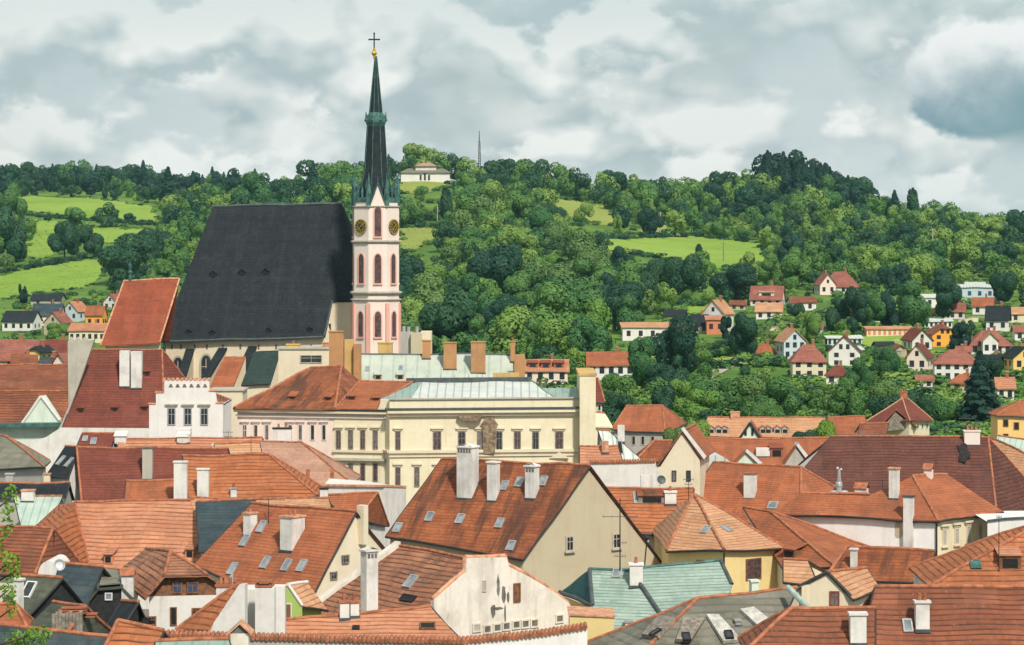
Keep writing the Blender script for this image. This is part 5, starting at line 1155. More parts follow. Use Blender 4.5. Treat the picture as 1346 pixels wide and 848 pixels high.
    # --- orange hip with dark patch
    T = gable('hipped_house', 'orange-brown hipped roof with a sooty patch and one white chimney', (937, 609), (1053, 613), (885, 684), (1052, 690), 274, 'tile_smooth', 'plaster_white', 40, dy=-4, ends='gh', BB=(1098, 640))
    chim(T, 978, 996, 622, 657, mat='plaster_white', k=.7, cap='slab', capm='clay'); sky_l(T, 1016, 665, 1.0, 1.0)
    # grey sheet flank and white barrel vault
    T = Thing('barrel_vault', 'white barrel-vaulted rooflight behind the orange-brown hipped roof', 'rooflight', P(935, 620, 284).x, 284, 0); c = P(938, 612, 284); g = Geo()
    arc = [Vector((c.x + 1.9 * -math.cos(math.pi * i / 14), c.y, c.z + 1.1 * math.sin(math.pi * i / 14))) for i in range(15)]
    g.prism(arc + [Vector((c.x + 1.9, c.y, 0)), Vector((c.x - 1.9, c.y, 0))], (-.6, 9, 0)); T.part('vault', g, 'sheet_white')
    # --- cream gable facing the viewer
    yg = 266
    ra, fa, fb = P(897, 566, yg), P(864, 614, yg), P(924, 604, yg); rb, ba, bb = ra + Vector((2.2, 12, 0)), fa + Vector((2.2, 12, 0)), fb + Vector((2.2, 12, 0))
    T = slab_house('gabled_house', 'cream house showing a steep pointed gable with white verge and two small windows', [[ra, rb, bb, fb], [ra, fa, ba, rb]], yg, 'tile_smooth', 'plaster_cream', [], capl=[(ra, rb)])
    f = [Vector((fa.x + .3, yg + .25, 0)), Vector((fb.x - .3, yg + .25, 0)), Vector((fb.x - .3, yg + .25, fb.z)), Vector((ra.x, yg + .25, ra.z - .25)), Vector((fa.x + .3, yg + .25, fa.z))]
    g = Geo(); g.prism(f, (1.8, 11, 0)); T.part('wall', g, 'plaster_cream'); T.reg('wall', f)
    g = Geo(); g.prism([ra + Vector((-.1, -.1, .1)), fb + Vector((.1, -.1, .0)), fb + Vector((.35, -.1, .35)), ra + Vector((.15, -.1, .35))], (0, 1.0, 0)); T.part('white_verge', g, 'paint_white', T.roof)
    g = Geo(); caps(g, [(ra, fa)], .09); T.part('verge_board', g, 'wood_brown', T.roof)
    for u in (886, 905): win(T, u, 625.5, 6, 14, pane='curtain', frame='paint_dark', mull=False)
    # --- maroon giant
    T = gable('hipped_house', 'very large maroon hip roof with a soot-blackened chimney near its ridge', (1092, 573), (1299, 575), (1030, 648), (1312, 694), 300, 'tile_maroon', 'plaster_white', 42, dy=-1, ends='gh', BB=(1368, 652))
    chim(T, 1268, 1289, 566, 586, mat='plaster_blush', k=.7, cap='pots', pots=3); g = Geo(); q, n = T.hit(1266, 597, 'roof'); t = axes_of(T, n); s = n.cross(t)
    for i in range(5): aerial(T, 1270 + i * 6, 548 + (i % 2) * 5, 570, base=P(1270 + i * 5, 570, 299), bars=((.1 + .1 * i, .9),))
    q = q + n * .16; g.prism([q + n * .006 + t * math.cos(6.283 * i / 16) * (.35 + .6 * random.random()) + s * math.sin(6.283 * i / 16) * (1.0 + 1.1 * random.random()) for i in range(16)], -n * .3); T.part('soot_stain', g, 'soot_black', T.roof)
    gable('gabled_house', 'pale pinkish roof slope behind the maroon hip at the frame edge', (1300, 574), (1440, 640), (1290, 640), (1400, 700), 322, 'tile_pale', 'plaster_white', 40, dy=-20)
    gable('low_house', 'pale teal sheet roof at the frame edge beyond the maroon hip', (1310, 572), (1420, 590), (1312, 600), (1420, 640), 345, 'sheet_mint', 'plaster_white', 30, dy=-6)
    # --- long orange roof behind with dormer gables
    T = gable('long_house', 'long low orange roof with a green gable and a stone gable set in front', (890, 577), (1090, 576), (880, 616), (1080, 616), 335, 'tile_smooth', 'plaster_white', 32, dy=0)
    chim(T, 994, 1012, 589, 601, mat='plaster_white', cap='none', k=.6); dormer(T, 1021, 602, 1.6, 1.2, 'tile_red', 'brick_red', 1.6)
    for uc, half, vt, vb, m, lab in ((980, 18, 594, 611, 'plaster_mint', 'pale green dormer gable with white verges below the long orange roof'), (1047, 19, 586, 612, 'stone', 'stone-grey dormer gable with a white verge below the long orange roof')):
        yy = 322; a = P(uc, vt, yy); l, r = P(uc - half, vb, yy), P(uc + half, vb, yy); o = Vector((.8, 7, 0))
        T = slab_house('dormer_gable_house', lab, [[a, a + o, l + o, l], [a, r, r + o, a + o]], yy, 'tile_smooth', m, [])
        f = [Vector((l.x + .2, yy + .2, 0)), Vector((r.x - .2, yy + .2, 0)), r + Vector((-.2, .2, -.1)), a + Vector((0, .2, -.2)), l + Vector((.2, .2, -.1))]; g = Geo(); g.prism(f, (.7, 6, 0)); T.part('wall', g, m)
        g = Geo(); g.prism([a + Vector((0, -.1, 0)), r + Vector((0, -.1, 0)), r + Vector((.4, -.1, .25)), a + Vector((.2, -.1, .35))], (0, 1.2 if uc < 1000 else 3, 0)); T.part('white_verge', g, 'paint_white', T.roof)
    # --- back row by the river trees
    T = gable('long_house', 'long orange-pink roofed row with small pointed dormers beside the river trees', (930, 548), (1085, 549), (922, 574), (1085, 576), 430, 'tile_pale', 'plaster_pink', 36, dy=0)
    chim(T, 960, 972, 541, 549, mat='clay_pale', cap='slab', base=P(966, 549, 430))
    for u in (935, 945, 953, 1003, 1010, 1022, 1032): dormer(T, u, 570, 1.1, .8, 'tile_pink', 'plaster_grey', 1.2, 'gable')
    yy = 420; a = P(986, 556, yy); l, r = P(971, 578, yy), P(1001, 578, yy); o = Vector((1, 8, 0))
    T = slab_house('gabled_house', 'pale green gable with dark verges and two slit windows in front of the dormered row', [[a, a + o, l + o, l], [a, r, r + o, a + o]], yy, 'tile_smooth', 'plaster_mint', [])
    f = [Vector((l.x + .2, yy + .2, 0)), Vector((r.x - .2, yy + .2, 0)), r + Vector((-.2, .2, -.1)), a + Vector((0, .2, -.2)), l + Vector((.2, .2, -.1))]; g = Geo(); g.prism(f, (.9, 7, 0)); T.part('wall', g, 'plaster_mint'); T.reg('wall', f)
    for u in (980, 989): win(T, u, 568, 3, 9, pane='void', frame='paint_dark', mull=False)
    g = Geo(); caps(g, [(a, l), (a, r)], .2); T.part('verge_board', g, 'gutter', T.roof)
    T = gable('gabled_house', 'orange roof end next to the bright green bush', (1088, 549), (1137, 547), (1086, 570), (1140, 572), 432, 'tile_smooth', 'plaster_pink', 36, dy=0)
    # red villa with white hip lines
    ap, ap2 = P(1186, 524, 440), P(1193, 524, 441); fl, fm, fr = P(1136, 556, 436), P(1196, 553, 430), P(1227, 553, 436); bl, br = P(1150, 552, 452), P(1220, 550, 452)
    T = slab_house('villa', 'red-roofed villa with pale hip lines and a cross gable among the river trees', [[ap, fl, fm], [ap, fm, fr, ap2], [ap2, fr, br], [ap, ap2, br, bl], [ap, bl, fl]], 440, 'tile_wine', 'plaster_cream', down([p + (Vector((ap.x, ap.y, p.z)) - p).normalized() * .8 for p in (fl, fm, fr, br)]), capl=[(ap, fm), (ap2, fr), (ap, fl)], capm='tile_pale')
    a = P(1178, 538, 431); l, r = P(1150, 566, 431), P(1206, 562, 431); o = Vector((1, 8, 0)); g = Geo(); roof_slabs(g, [[a, a + o, l + o, l], [a, r, r + o, a + o]]); rf = T.part('cross_roof', g, 'tile_red', T.roof)
    g = Geo(); g.prism([l + Vector((.7, .3, -.2)), r + Vector((-.7, .3, -.2)), a + Vector((0, .3, -.4))], (0, .3, 0)); T.part('gable', g, 'wood_grey', rf)
    for u in (1206, 1212, 1218): win(T, u, 560, 3, 7, pane='glass', mull=False)
    chim(T, 1183, 1192, 515, 526, mat='clay', cap='slab', base=P(1188, 527, 441))
    gable('low_house', 'low brown house with a cream rounded gable in front of the red villa', (1130, 556), (1168, 556), (1128, 570), (1165, 571), 424, 'tile_brown', 'plaster_cream', 36, dy=0)
    T = gable('gabled_house', 'amber yellow house with dark windows at the frame edge', (1344, 526), (1440, 526), (1309, 546), (1440, 548), 420, 'tile_smooth', 'plaster_gold', 34, dy=0, ends='hg')
    for u, v in ((1322, 556), (1336, 560), (1322, 575)): win(T, u, v, 7, 10, pane='void', frame='wood_brown', mull=False)
    # --- beside the town hall
    T = gable('hipped_house', 'square orange hip-roofed house with grey walls beside the trees', (824, 533), (871, 533), (804, 564), (874, 568), 425, 'tile_smooth', 'plaster_grey', 36, dy=-1, ends='hh', BB=(902, 556))
    for u in (833, 845, 858): win(T, u, 579, 5, 12, pane='void', frame='stone', mull=False)
    T = gable('low_house', 'steep white sheet roof with a slim white chimney beside the town hall', (786, 565), (800, 566), (800, 604), (845, 606), 300, 'sheet_white', 'plaster_white', 40, dy=0, mono=4)
    chim(T, 812, 821, 559, 582, mat='plaster_clean', cap='none'); sky_l(T, 815, 588, .6, 2.4, 'void', 'zinc')
    gable('gabled_house', 'brown hipped roof between white sheet roof and cream gable', (860, 580), (884, 580), (835, 606), (871, 607), 300, 'tile_rust', 'plaster_white', 42, dy=0, ends='hg')
    T = gable('low_house', 'pinkish low roof at the foot of the town hall end wall', (762, 587), (812, 586), (762, 612), (820, 612), 290, 'tile_pink', 'plaster_white', 34, dy=0); chim(T, 791, 800, 580, 596, mat='clay_pale', cap='none')
    T = gable('gabled_house', 'narrow cream house with red spire roof just behind the town hall end wall', (782, 497), (786, 497), (774, 528), (795, 528), 345, 'tile_wine', 'plaster_cream', 62, dy=0, ends='hh')
    win(T, 788, 536, 4, 8, pane='void', mull=False)
    gable('gabled_house', 'cream lean-roofed house stepping down behind the town hall', (780, 542), (795, 543), (770, 560), (806, 560), 330, 'plaster_cream', 'plaster_cream', 34, dy=0, gut=False)
town()
# ------------------------------------------------------------------ church, town hall and the buildings round them
def arch_pts(c, t, w, h, rise=None, n=6):
    """pointed arch outline in the plane of t and z, bottom centre c"""
    up = Vector((0, 0, 1)); r = w * .85 if rise is None else rise; pts = [c - t * w / 2, c + t * w / 2]
    s = h - r
    for i in range(n + 1):
        f = i / n; pts.append(c + t * (w / 2) * (math.cos(f * math.pi / 2) ** .9 if f < 1 else 0) + up * (s + r * math.sin(f * math.pi / 2) ** 1.0))
    for i in range(n - 1, -1, -1):
        f = i / n; pts.append(c - t * (w / 2) * (math.cos(f * math.pi / 2) ** .9) + up * (s + r * math.sin(f * math.pi / 2)))
    return pts
def arch_win(T, c, n, w, h, parent=None, frame='plaster_rose', pane='glass', fw=.35, name='window', tracery=False):
    t = Vector((0, 0, 1)).cross(n).normalized(); up = Vector((0, 0, 1)); g = Geo()
    o, i = arch_pts(c, t, w + 2 * fw, h + fw), arch_pts(c + up * .0, t, w, h)
    out = n * .10
    for k in range(len(o)):
        j = (k + 1) % len(o)
        if k == 0: continue
        g.prism([o[k], o[j], i[j], i[k]], out)
    g.prism([o[0] - up * .25 + n * .0, o[1] - up * .25, o[1], o[0]], n * .22)
    f = T.part(name, g, frame, parent); g = Geo(); g.prism([p + n * .02 for p in i], n * .02); T.part('pane', g, pane, f)
    if tracery:
        g = Geo(); g.box(c + up * h * .42 + n * .08, t * .06, n * .05, up * h * .42); g.box(c + up * h * .5 + n * .08, t * w * .48, n * .045, up * .05); T.part('tracery', g, 'stone', f)
    return f
def church():
    up = Vector((0, 0, 1))
    T = Thing('church', 'Gothic church with a huge black slate nave roof, red choir roof and slender clock tower', 'church', P(400, 600, 405).x, 405, 0)
    yr = 416
    A, B = P(280, 271, yr), P(449, 267.5, yr - 3)
    e = (B - A); e.z = 0; e.normalize(); nF = Vector((e.y, -e.x, 0)); pl = slope_plane(A, nF, 59)
    FA, FB, VB = pix_poly([(211, 448), (426, 442), (437, 395)], pl)
    n2 = nF; mir = lambda p: p - n2 * 2 * (p - A).dot(n2)
    g = Geo(); roof_slabs(g, [[A, FA, FB, VB, B], [B, mir(VB), mir(FB), mir(FA), A]], .25); ro = T.part('nave_roof', g, 'slate'); T.roof = ro; T.axis = e
    T.reg('roof', [A, FA, FB, B])
    EB = Vector((VB.x + 5.0, VB.y + 2.5, VB.z)); EC = mir(VB) + Vector((5, -2, 0))
    g = Geo(); roof_slabs(g, [[B, VB, EB], [B, EB, EC], [B, EC, mir(VB)]], .25); T.part('end_roof', g, 'slate', ro)
    g = Geo(); caps(g, [(A, B)], .22); T.part('ridge_tiles', g, 'lead', ro)
    g = Geo(); caps(g, [(FA - up * .2, FB - up * .2)], .2); caps(g, [(VB, FB)], .12); T.part('gutter', g, 'lead', ro)
    for u, v in ((280, 366), (318, 364), (349, 363), (248, 440), (279, 441), (353, 438), (407, 437)): 
        big = v < 400; dormer(T, u, v, 1.0 if big else .7, .7 if big else .5, 'slate', 'slate', 1.3, 'gable')
    # walls
    ov = .8
    fa, fb = FA - n2 * ov - up * .3 + e * .6, FB - n2 * ov - up * .3
    ba, bb = mir(fa), mir(fb); G = lambda p: Vector((p.x, p.y, 0))
    vb, eb = VB - n2 * .3 - up * .3, EB - up * .3
    g = Geo(); fw = [G(fa), G(fb), fb, fa]; g.poly(fw); T.reg('wall', fw)
    g.poly([G(ba), G(bb), bb, ba]); g.poly([G(fa), G(ba), ba, A - up * .3 + e * .6, fa])
    ew = [G(fb), G(Vector((eb.x - .3, eb.y, 0))), Vector((eb.x - .3, eb.y, eb.z)), vb, fb]; g.poly(ew); T.reg('ewall', ew)
    g.poly([G(eb), G(EC), EC - up * .3, eb])
    wo = T.part('wall', g, 'plaster_cream')
    for u, v, w, h in ((271, 497, 13, 30), (234, 500, 13, 30), (308, 500, 13, 30), (352, 500, 13, 30)):
        q, n = T.hit(u, v, 'wall'); k = q.y / F; arch_win(T, q + up * 0, n, w * k, h * k, None, 'stone', 'glass', .3, 'gothic_window', True)
    for u in (226, 238, 256, 272, 293, 316, 340, 363, 386, 409):
        q, n = T.hit(u, 456, 'wall'); g = Geo(); g.box(q + n * .02, axes_of(T, n) * .13, n * .04, up * .36); T.part('slit_vent', g, 'soot', wo)
    win(T, 433, 430, 4, 10, pane='void', frame='stone', kind='ewall', mull=False)
    # sloping buttresses with slate backs
    for ut, vt, ub, vb_ in ((250, 461, 238, 500), (293, 460, 270, 498), (332, 458, 313, 500), (375, 457, 362, 500)):
        q, n = T.hit(ut, vt, 'wall'); k = q.y
        a = q; b = P(ub, vb_, k - 9); t = axes_of(T, n) * .55; g = Geo()
        base = [Vector((b.x, b.y, 0)), Vector((a.x, a.y, 0))]
        g.prism([a - t, b - t, base[0] - t, base[1] - t], t * 2); bo = T.part('buttress', g, 'plaster_cream', wo)
        g = Geo(); g.prism([a - t * 1.25 + up * .35, b - t * 1.25 + up * .35, b + t * 1.25 + up * .35, a + t * 1.25 + up * .35], -up * .33); T.part('buttress_slates', g, 'slate', bo)
    # side chapels
    for pix, m, y, wm in (([(295, 469), (323, 468), (305, 512), (273, 513)], 'tile_smooth', 393, 'plaster_cream'), ([(334, 462), (369, 461), (356, 503), (317, 506)], 'slate_green', 392, 'plaster_cream')):
        p = slope_plane(P(*pix[0], y), n2, 48); q = pix_poly(pix, p); g = Geo(); roof_slabs(g, [q], .2); cr = T.part('chapel_roof', g, m)
        i3, i2 = q[3] + Vector((.3, .4, -.2)), q[2] + Vector((-.3, .4, -.2)); g = Geo(); g.poly([G(i3), G(i2), i2, i3]); g.poly([G(i2), G(q[1]), q[1], i2]); g.poly([G(i3), G(q[0]), q[0], i3]); T.part('chapel_wall', g, wm)
        g = Geo(); caps(g, [(q[3] - up * .15, q[2] - up * .15)], .14); T.part('gutter', g, 'gutter', cr)
    # choir: tall red roof with a finial
    yc = 398; a, b = P(163, 369, yc), P(236, 366, yc); pl = slope_plane(a, (0, -1), 58); q = pix_poly([(132, 454), (210, 450)], pl); q2 = pix_poly([(128, 470), (214, 470)], pl)
    c1 = Vector((q[0].x - 1, q[0].y + 9, q[0].z)); bk = lambda p: Vector((p.x, 2 * yc - p.y, p.z))
    g = Geo(); roof_slabs(g, [[a, q[0], q[1], b], [a, c1, q[0]], [a, b, bk(q[1]), bk(q[0])], [a, bk(q[0]), c1]], .2); cr = T.part('choir_roof', g, 'tile_red')
    g = Geo(); caps(g, [(a, b), (a, q[0]), (b, q[1])], .14); T.part('ridge_tiles', g, 'clay_pale', cr)
    g = Geo(); i0, i1 = q[0] + Vector((.6, .8, -.3)), q[1] + Vector((0, .8, -.3)); g.poly([G(i0), G(i1), i1, i0]); c1i = c1 + Vector((.5, 0, -.3)); g.poly([G(c1i), G(i0), i0, c1i]); g.poly([G(bk(i0)), G(c1i), c1i, bk(i0)]); T.part('choir_wall', g, 'plaster_cream')
    f = P(171, 368, yc); g = Geo(); g.tube(f, f + up * .9, .3, .22, 8); g.ball(f + up * 1.15, .36); g.tube(f + up * 1.4, f + up * 2.1, .12, .3, 8); g.ball(f + up * 2.2, (.3, .3, .35)); g.tube(f + up * 2.4, f + up * 3.0, .12, .02, 6); T.part('finial', g, 'copper_green', cr)
    # ---- tower
    yt = 398; k = yt / F; ax = P(494, 460, yt); Rr = 29.3 * k; rot = R(8)
    zz = lambda v: HC - (v - VH) * k
    ang = [rot + R(45) * i for i in range(8)]
    nrm = [Vector((math.sin(a), -math.cos(a), 0)) for a in ang]         # face 0 looks at the viewer
    cor = lambda i, r=Rr: Vector((ax.x, ax.y, 0)) + Vector((math.sin(ang[i % 8] + R(22.5)), -math.cos(ang[i % 8] + R(22.5)), 0)) * (r / math.cos(R(22.5)))
    def oct_ring(g, r0, z0, r1, z1):
        for i in range(8):
            g.poly([cor(i, r0) + up * z0, cor(i + 1, r0) + up * z0, cor(i + 1, r1) + up * z1, cor(i, r1) + up * z1])
    g = Geo(); oct_ring(g, Rr + .12, 0, Rr + .12, zz(392)); oct_ring(g, Rr, zz(392), Rr, zz(266)); g.poly([cor(i) + up * zz(266) for i in range(8)])
    tw = T.part('tower', g, 'plaster_blush')
    g = Geo()
    for v, h, o in ((318, .30, .35), (385, .35, .45), (394, .22, .40), (272, .16, .22), (476, .3, .5)):
        oct_ring(g, Rr + .05, zz(v) - h, Rr + o, zz(v)); oct_ring(g, Rr + o, zz(v), Rr + o, zz(v) + h * .6); oct_ring(g, Rr + o, zz(v) + h * .6, Rr + .05, zz(v) + h * .9)
    T.part('cornice', g, 'stone', tw)
    g = Geo()
    for i in range(8):
        c = cor(i, Rr + .1); d = (c - Vector((ax.x, ax.y, 0))).normalized(); t = Vector((-d.y, d.x, 0))
        g.box(c + up * (zz(470) + zz(398)) / 2, t * .30, d * .16, up * (zz(398) - zz(470)) / 2)
    T.part('corner_strip', g, 'plaster_rose', tw)
    for i in (0, 1, 7, 2, 6):
        n = nrm[i]; fc = Vector((ax.x, ax.y, 0)) + n * Rr
        arch_win(T, fc + up * zz(372), n, 1.0, (372 - 334) * k, tw, 'plaster_rose', 'curtain', .2)
        arch_win(T, fc + n * .12 + up * zz(442), n, .95, (442 - 409) * k, tw, 'plaster_rose', 'curtain', .2)
        # clock faces and bell openings
        if i in (0, 2, 6):
            arch_win(T, fc + up * zz(311), n, 1.0, (311 - 272) * k, tw, 'plaster_rose', 'curtain', .2)
        if i in (1, 7):
            t = Vector((-n.y, n.x, 0)); c = fc + n * .1 + up * zz(298); g = Geo()
            ring = lambda r, o=0: [c + n * o + (t * math.cos(6.2832 * j / 24) + up * math.sin(6.2832 * j / 24)) * r for j in range(24)]
            g.prism(ring(1.12), n * .12); dl = T.part('clock', g, 'paint_dark', tw)
            g = Geo(); a1, a2 = ring(1.12, .13), ring(1.0, .13)
            for j in range(24): g.prism([a1[j], a1[(j + 1) % 24], a2[(j + 1) % 24], a2[j]], n * .04)
            for j in range(12):
                a = 6.2832 * j / 12; d = t * math.sin(a) + up * math.cos(a); s = t * math.cos(a) - up * math.sin(a); g.box(c + n * .15 + d * .80, d * .13, s * .05, n * .02)
            a1, a2 = ring(.58, .13), ring(.52, .13)
            for j in range(24): g.prism([a1[j], a1[(j + 1) % 24], a2[(j + 1) % 24], a2[j]], n * .03)
            for a, L in ((.95, .8), (3.7, .55)):
                d = t * math.sin(a) + up * math.cos(a); s = t * math.cos(a) - up * math.sin(a); g.box(c + n * .19 + d * L * .45, d * L * .55, s * .055, n * .015)
            T.part('clock_hands', g, 'gold', dl)
    # gablets on every second face, green turrets on the others
    for i in range(8):
        n = nrm[i]; t = Vector((-n.y, n.x, 0)); fc = Vector((ax.x, ax.y, 0)) + n * (Rr + .02); w = Rr * math.tan(R(22.5)) * .98
        if i % 2 == 0:
            g = Geo(); g.prism([fc - t * w + up * zz(274), fc + t * w + up * zz(274), fc + t * w * .32 + up * zz(256), fc + up * zz(242), fc - t * w * .32 + up * zz(256)], -n * .5); go = T.part('gablet', g, 'plaster_blush', tw)
            g = Geo(); apx = fc + up * (zz(241)) + n * .08
            caps(g, [(fc - t * w + up * zz(274) + n * .08, apx), (fc + t * w + up * zz(274) + n * .08, apx)], .12); g.tube(apx, apx + up * .9, .08, .03, 6); T.part('gablet_verge', g, 'copper_green', go)
        else:
            fo = fc - n * .25; g = Geo(); g.box(fo + up * (zz(266) + .35), t * w * .8, n * .35, up * .35)
            for s in (-.62, 0, .62):
                c = fo + t * w * s; hgt = zz(236 if s else 246) - zz(266)
                g.tube(c + up * zz(266), c + up * (zz(266) + hgt * .62), .22, .17, 6); g.tube(c + up * (zz(266) + hgt * .62), c + up * (zz(266) + hgt), .26, .02, 6)
            T.part('turret', g, 'copper_green', tw)
    for i in range(8):
        c = cor(i, Rr - .12); d = (c - Vector((ax.x, ax.y, 0))).normalized(); t = Vector((-d.y, d.x, 0)); g = Geo()
        g.box(c + up * (zz(272) + zz(256)) / 2, t * .28, d * .28, up * (zz(256) - zz(272)) / 2)
        for s_ in (-1, 1): g.tube(c + t * s_ * .34 + up * zz(262), c + t * s_ * .34 + up * zz(244), .12, .015, 6)
        g.tube(c + up * zz(256), c + up * zz(250), .36, .30, 8); g.tube(c + up * zz(250), c + up * zz(227), .30, .02, 8)
        T.part('pinnacle', g, 'copper_green', tw)
    g = Geo()
    oct_ring(g, Rr * .94, zz(268), Rr * .66, zz(247)); oct_ring(g, Rr * .66, zz(247), Rr * .50, zz(222)); oct_ring(g, Rr * .50, zz(222), 1.28, zz(165)); sp = T.part('spire', g, 'slate', tw)
    g = Geo(); oct_ring(g, 1.28, zz(166), 1.5, zz(161)); oct_ring(g, 1.5, zz(161), 1.45, zz(153)); oct_ring(g, 1.45, zz(153), .95, zz(148))
    for i in range(8):
        c = cor(i, 1.5); g.tube(c + up * zz(160), c + up * zz(147), .14, .02, 6); g.ball(c + up * zz(158), .22)
        fcx = Vector((ax.x, ax.y, 0)) + nrm[i] * 1.5; t = Vector((-nrm[i].y, nrm[i].x, 0)); g.prism([fcx - t * .5 + up * zz(160), fcx + t * .5 + up * zz(160), fcx + up * zz(150)], -nrm[i] * .15)
    T.part('spire_crown', g, 'copper_green', sp)
    g = Geo(); oct_ring(g, .98, zz(152), .14, zz(74)); T.part('spire', g, 'slate', tw)
    g = Geo()
    for i in range(8): caps(g, [(cor(i, Rr * .66) + up * zz(247), cor(i, Rr * .50) + up * zz(222)), (cor(i, Rr * .50) + up * zz(222), cor(i, 1.28) + up * zz(165)), (cor(i, .98) + up * zz(150), cor(i, .14) + up * zz(74))], .06)
    T.part('spire_edges', g, 'copper_green', sp)
    c = Vector((ax.x - .25, ax.y, 0)); g = Geo(); g.ball(c + up * zz(70), .42); g.tube(c + up * zz(78), c + up * zz(66), .16, .2, 8); g.ball(c + up * zz(64.5), .2); T.part('orb', g, 'gold', sp)
    g = Geo(); g.box(c + up * (zz(66) + zz(44)) / 2, (.10, 0, 0), (0, .08, 0), up * (zz(44) - zz(66)) / 2); g.box(c + up * zz(52), (.75, 0, 0), (0, .07, 0), up * .11)
    for dx, dz in ((-.75, 0), (.75, 0), (0, zz(44) - zz(52))): g.ball(c + Vector((dx, 0, zz(52) + dz)), .15)
    T.part('cross', g, 'iron', sp)
church()

def civic():
    up = Vector((0, 0, 1)); G = lambda p: Vector((p.x, p.y, 0))
    # --- long red-roofed building before the choir
    T = gable('long_house', 'big steep wine-red roofed building with twin white chimneys before the choir', (120, 460), (213, 460), (82, 562), (216, 562), 346, 'tile_wine', 'plaster_white', 56, ends='gh', dy=0, BB=(262, 520), gut=True)
    chim(T, 157, 170, 461, 509, mat='plaster_clean', cap='none', k=.9, sink=3); chim(T, 172, 186, 462, 511, mat='plaster_clean', cap='none', k=.9, sink=3)
    for u, v in ((106, 542), (151, 541), (193, 494), (190, 540), (97, 510)): dormer(T, u, v, .8, .5, 'tile_wine', 'tile_wine', .9)
    f = [P(u, v, 345.5 - max(0, (v - 460) * .045)) for u, v in ((89, 449), (93, 443), (97, 448), (102, 443), (106, 448), (111, 443), (116, 448), (124, 446), (120, 458), (107, 496), (93, 534), (82, 562), (76, 566), (90, 535))]
    yl = 340.5; f = [P(U0 + F * p.x / p.y, VH + F * (HC - p.z) / p.y, yl) for p in f]
    g = Geo(); g.prism(f, (0, 1.0, 0)); T.part('fire_wall', g, 'plaster_grey' if 0 else 'stone')
    g = Geo(); q = [P(-40, 590, 339), P(30, 582, 339), P(60, 575, 339), P(80, 562, 339), P(214, 563, 338.6)]
    for a, b in zip(q, q[1:]): g.poly([G(a), G(b), b, a])
    T.part('front_wall', g, 'plaster_white')
    # --- brown mansard with small white-green gable
    y = 372; a, b, c, d = P(-40, 480, y), P(93, 480, y), P(93, 514, y - 7), P(-40, 514, y - 7); e1, e2 = P(93, 558, y - 9.5), P(-40, 558, y - 9.5)
    T = slab_house('mansard_house', 'brown two-slope roofed house behind the small plastered gable', [[a, d, c, b], [d, e2, e1, c], [a, b, b + Vector((0, 9, -4)), a + Vector((0, 9, -4))]], y, 'tile_brown', 'plaster_mint', down([e2 + Vector((0, .3, 0)), e1 + Vector((0, .3, 0))]), capl=[(a, b), (d, c)])
    q = [P(u, v, y - 11) for u, v in ((29, 556), (54, 521), (78, 552), (78, 560), (29, 560))]; g = Geo(); g.prism(q, (0, 5, 0)); gb = T.part('gable', g, 'plaster_mint'); g = Geo(); caps(g, [(q[0], q[1]), (q[1], q[2])], .22); T.part('verge', g, 'paint_white', gb)
    g = Geo(); l, r = P(-20, 559, y - 12), P(80, 558, y - 12); g.box((l + r) / 2, (r - l) / 2, (0, 1.2, 0), (0, 0, .25)); T.part('cornice', g, 'copper_green')
    g = Geo(); l, r = P(-20, 600, y - 11.6), P(80, 600, y - 11.6); g.poly([G(l), G(r), Vector((r.x, r.y, P(0, 561, y - 11.6).z)), Vector((l.x, l.y, P(0, 561, y - 11.6).z))]); T.part('front_wall', g, 'plaster_mint')
    # --- white stepped gable house
    y = 312; T = Thing('stepped_gable_house', 'white house with a stepped battlemented gable and three grey windows', 'house', P(245, 600, y).x, y, 0)
    pix = [(196, 590), (196, 531), (205, 531), (205, 516), (216, 516), (216, 500), (275, 500), (275, 514), (283, 516), (285, 529), (293, 531), (293, 590)]
    f = [P(u, v, y) for u, v in pix]; f[0].z = 0; f[-1].z = 0; g = Geo(); g.prism(f, (0, .7, 0)); wo = T.part('gable_wall', g, 'plaster_clean'); T.reg('wall', f)
    g = Geo(); a, b = P(198, 532, y), P(291, 532, y); g.box(Vector(((a.x + b.x) / 2, y + 6, a.z / 2)), ((b.x - a.x) / 2, 0, 0), (0, 5.2, 0), (0, 0, a.z / 2)); T.part('wall', g, 'plaster_clean')
    r0, r1 = P(245, 504, y + .8), P(245, 504, y + 11.5); g = Geo(); roof_slabs(g, [[r0, r1, Vector((a.x, y + 11.5, a.z)), Vector((a.x, y + .8, a.z))], [r0, Vector((b.x, y + .8, a.z)), Vector((b.x, y + 11.5, a.z)), r1]]); T.roof = T.part('roof', g, 'tile_brown')
    g = Geo()
    for i in range(11):
        c = P(216 + 5.9 * i, 500, y + .35); g.box(c + up * .14, (.17, 0, 0), (0, .4, 0), up * .16)
    for u0, u1, v in ((195, 205, 531), (204, 216, 516), (275, 284, 514), (284, 294, 530)): p, q = P(u0, v, y + .35), P(u1, v, y + .35); g.box((p + q) / 2 + up * .06, (q - p) / 2, (0, .45, 0), up * .07)
    T.part('battlement', g, 'clay_pale', wo)
    for i in range(6):
        c = P(224.5 + 9 * i, 509.5, y); g = Geo(); g.prism([c + Vector((-.28, -.012, 0)), c + Vector((.28, -.012, 0)), c + Vector((.1, -.012, .42)), c + Vector((-.1, -.012, .42))], (0, .02, 0)); T.part('loop_hole', g, 'soot', wo)
    for u in (225.5, 247, 268.5): win(T, u, 547.5, 10.5, 23, pane='glass', frame='zinc', style='hood', hoodm='stone')
    g = Geo(); c = P(241, 572, y - 4); g.box(c, (.9, 0, 0), (0, .8, 0), up * .8); T.part('lift_housing', g, 'plaster_clean')
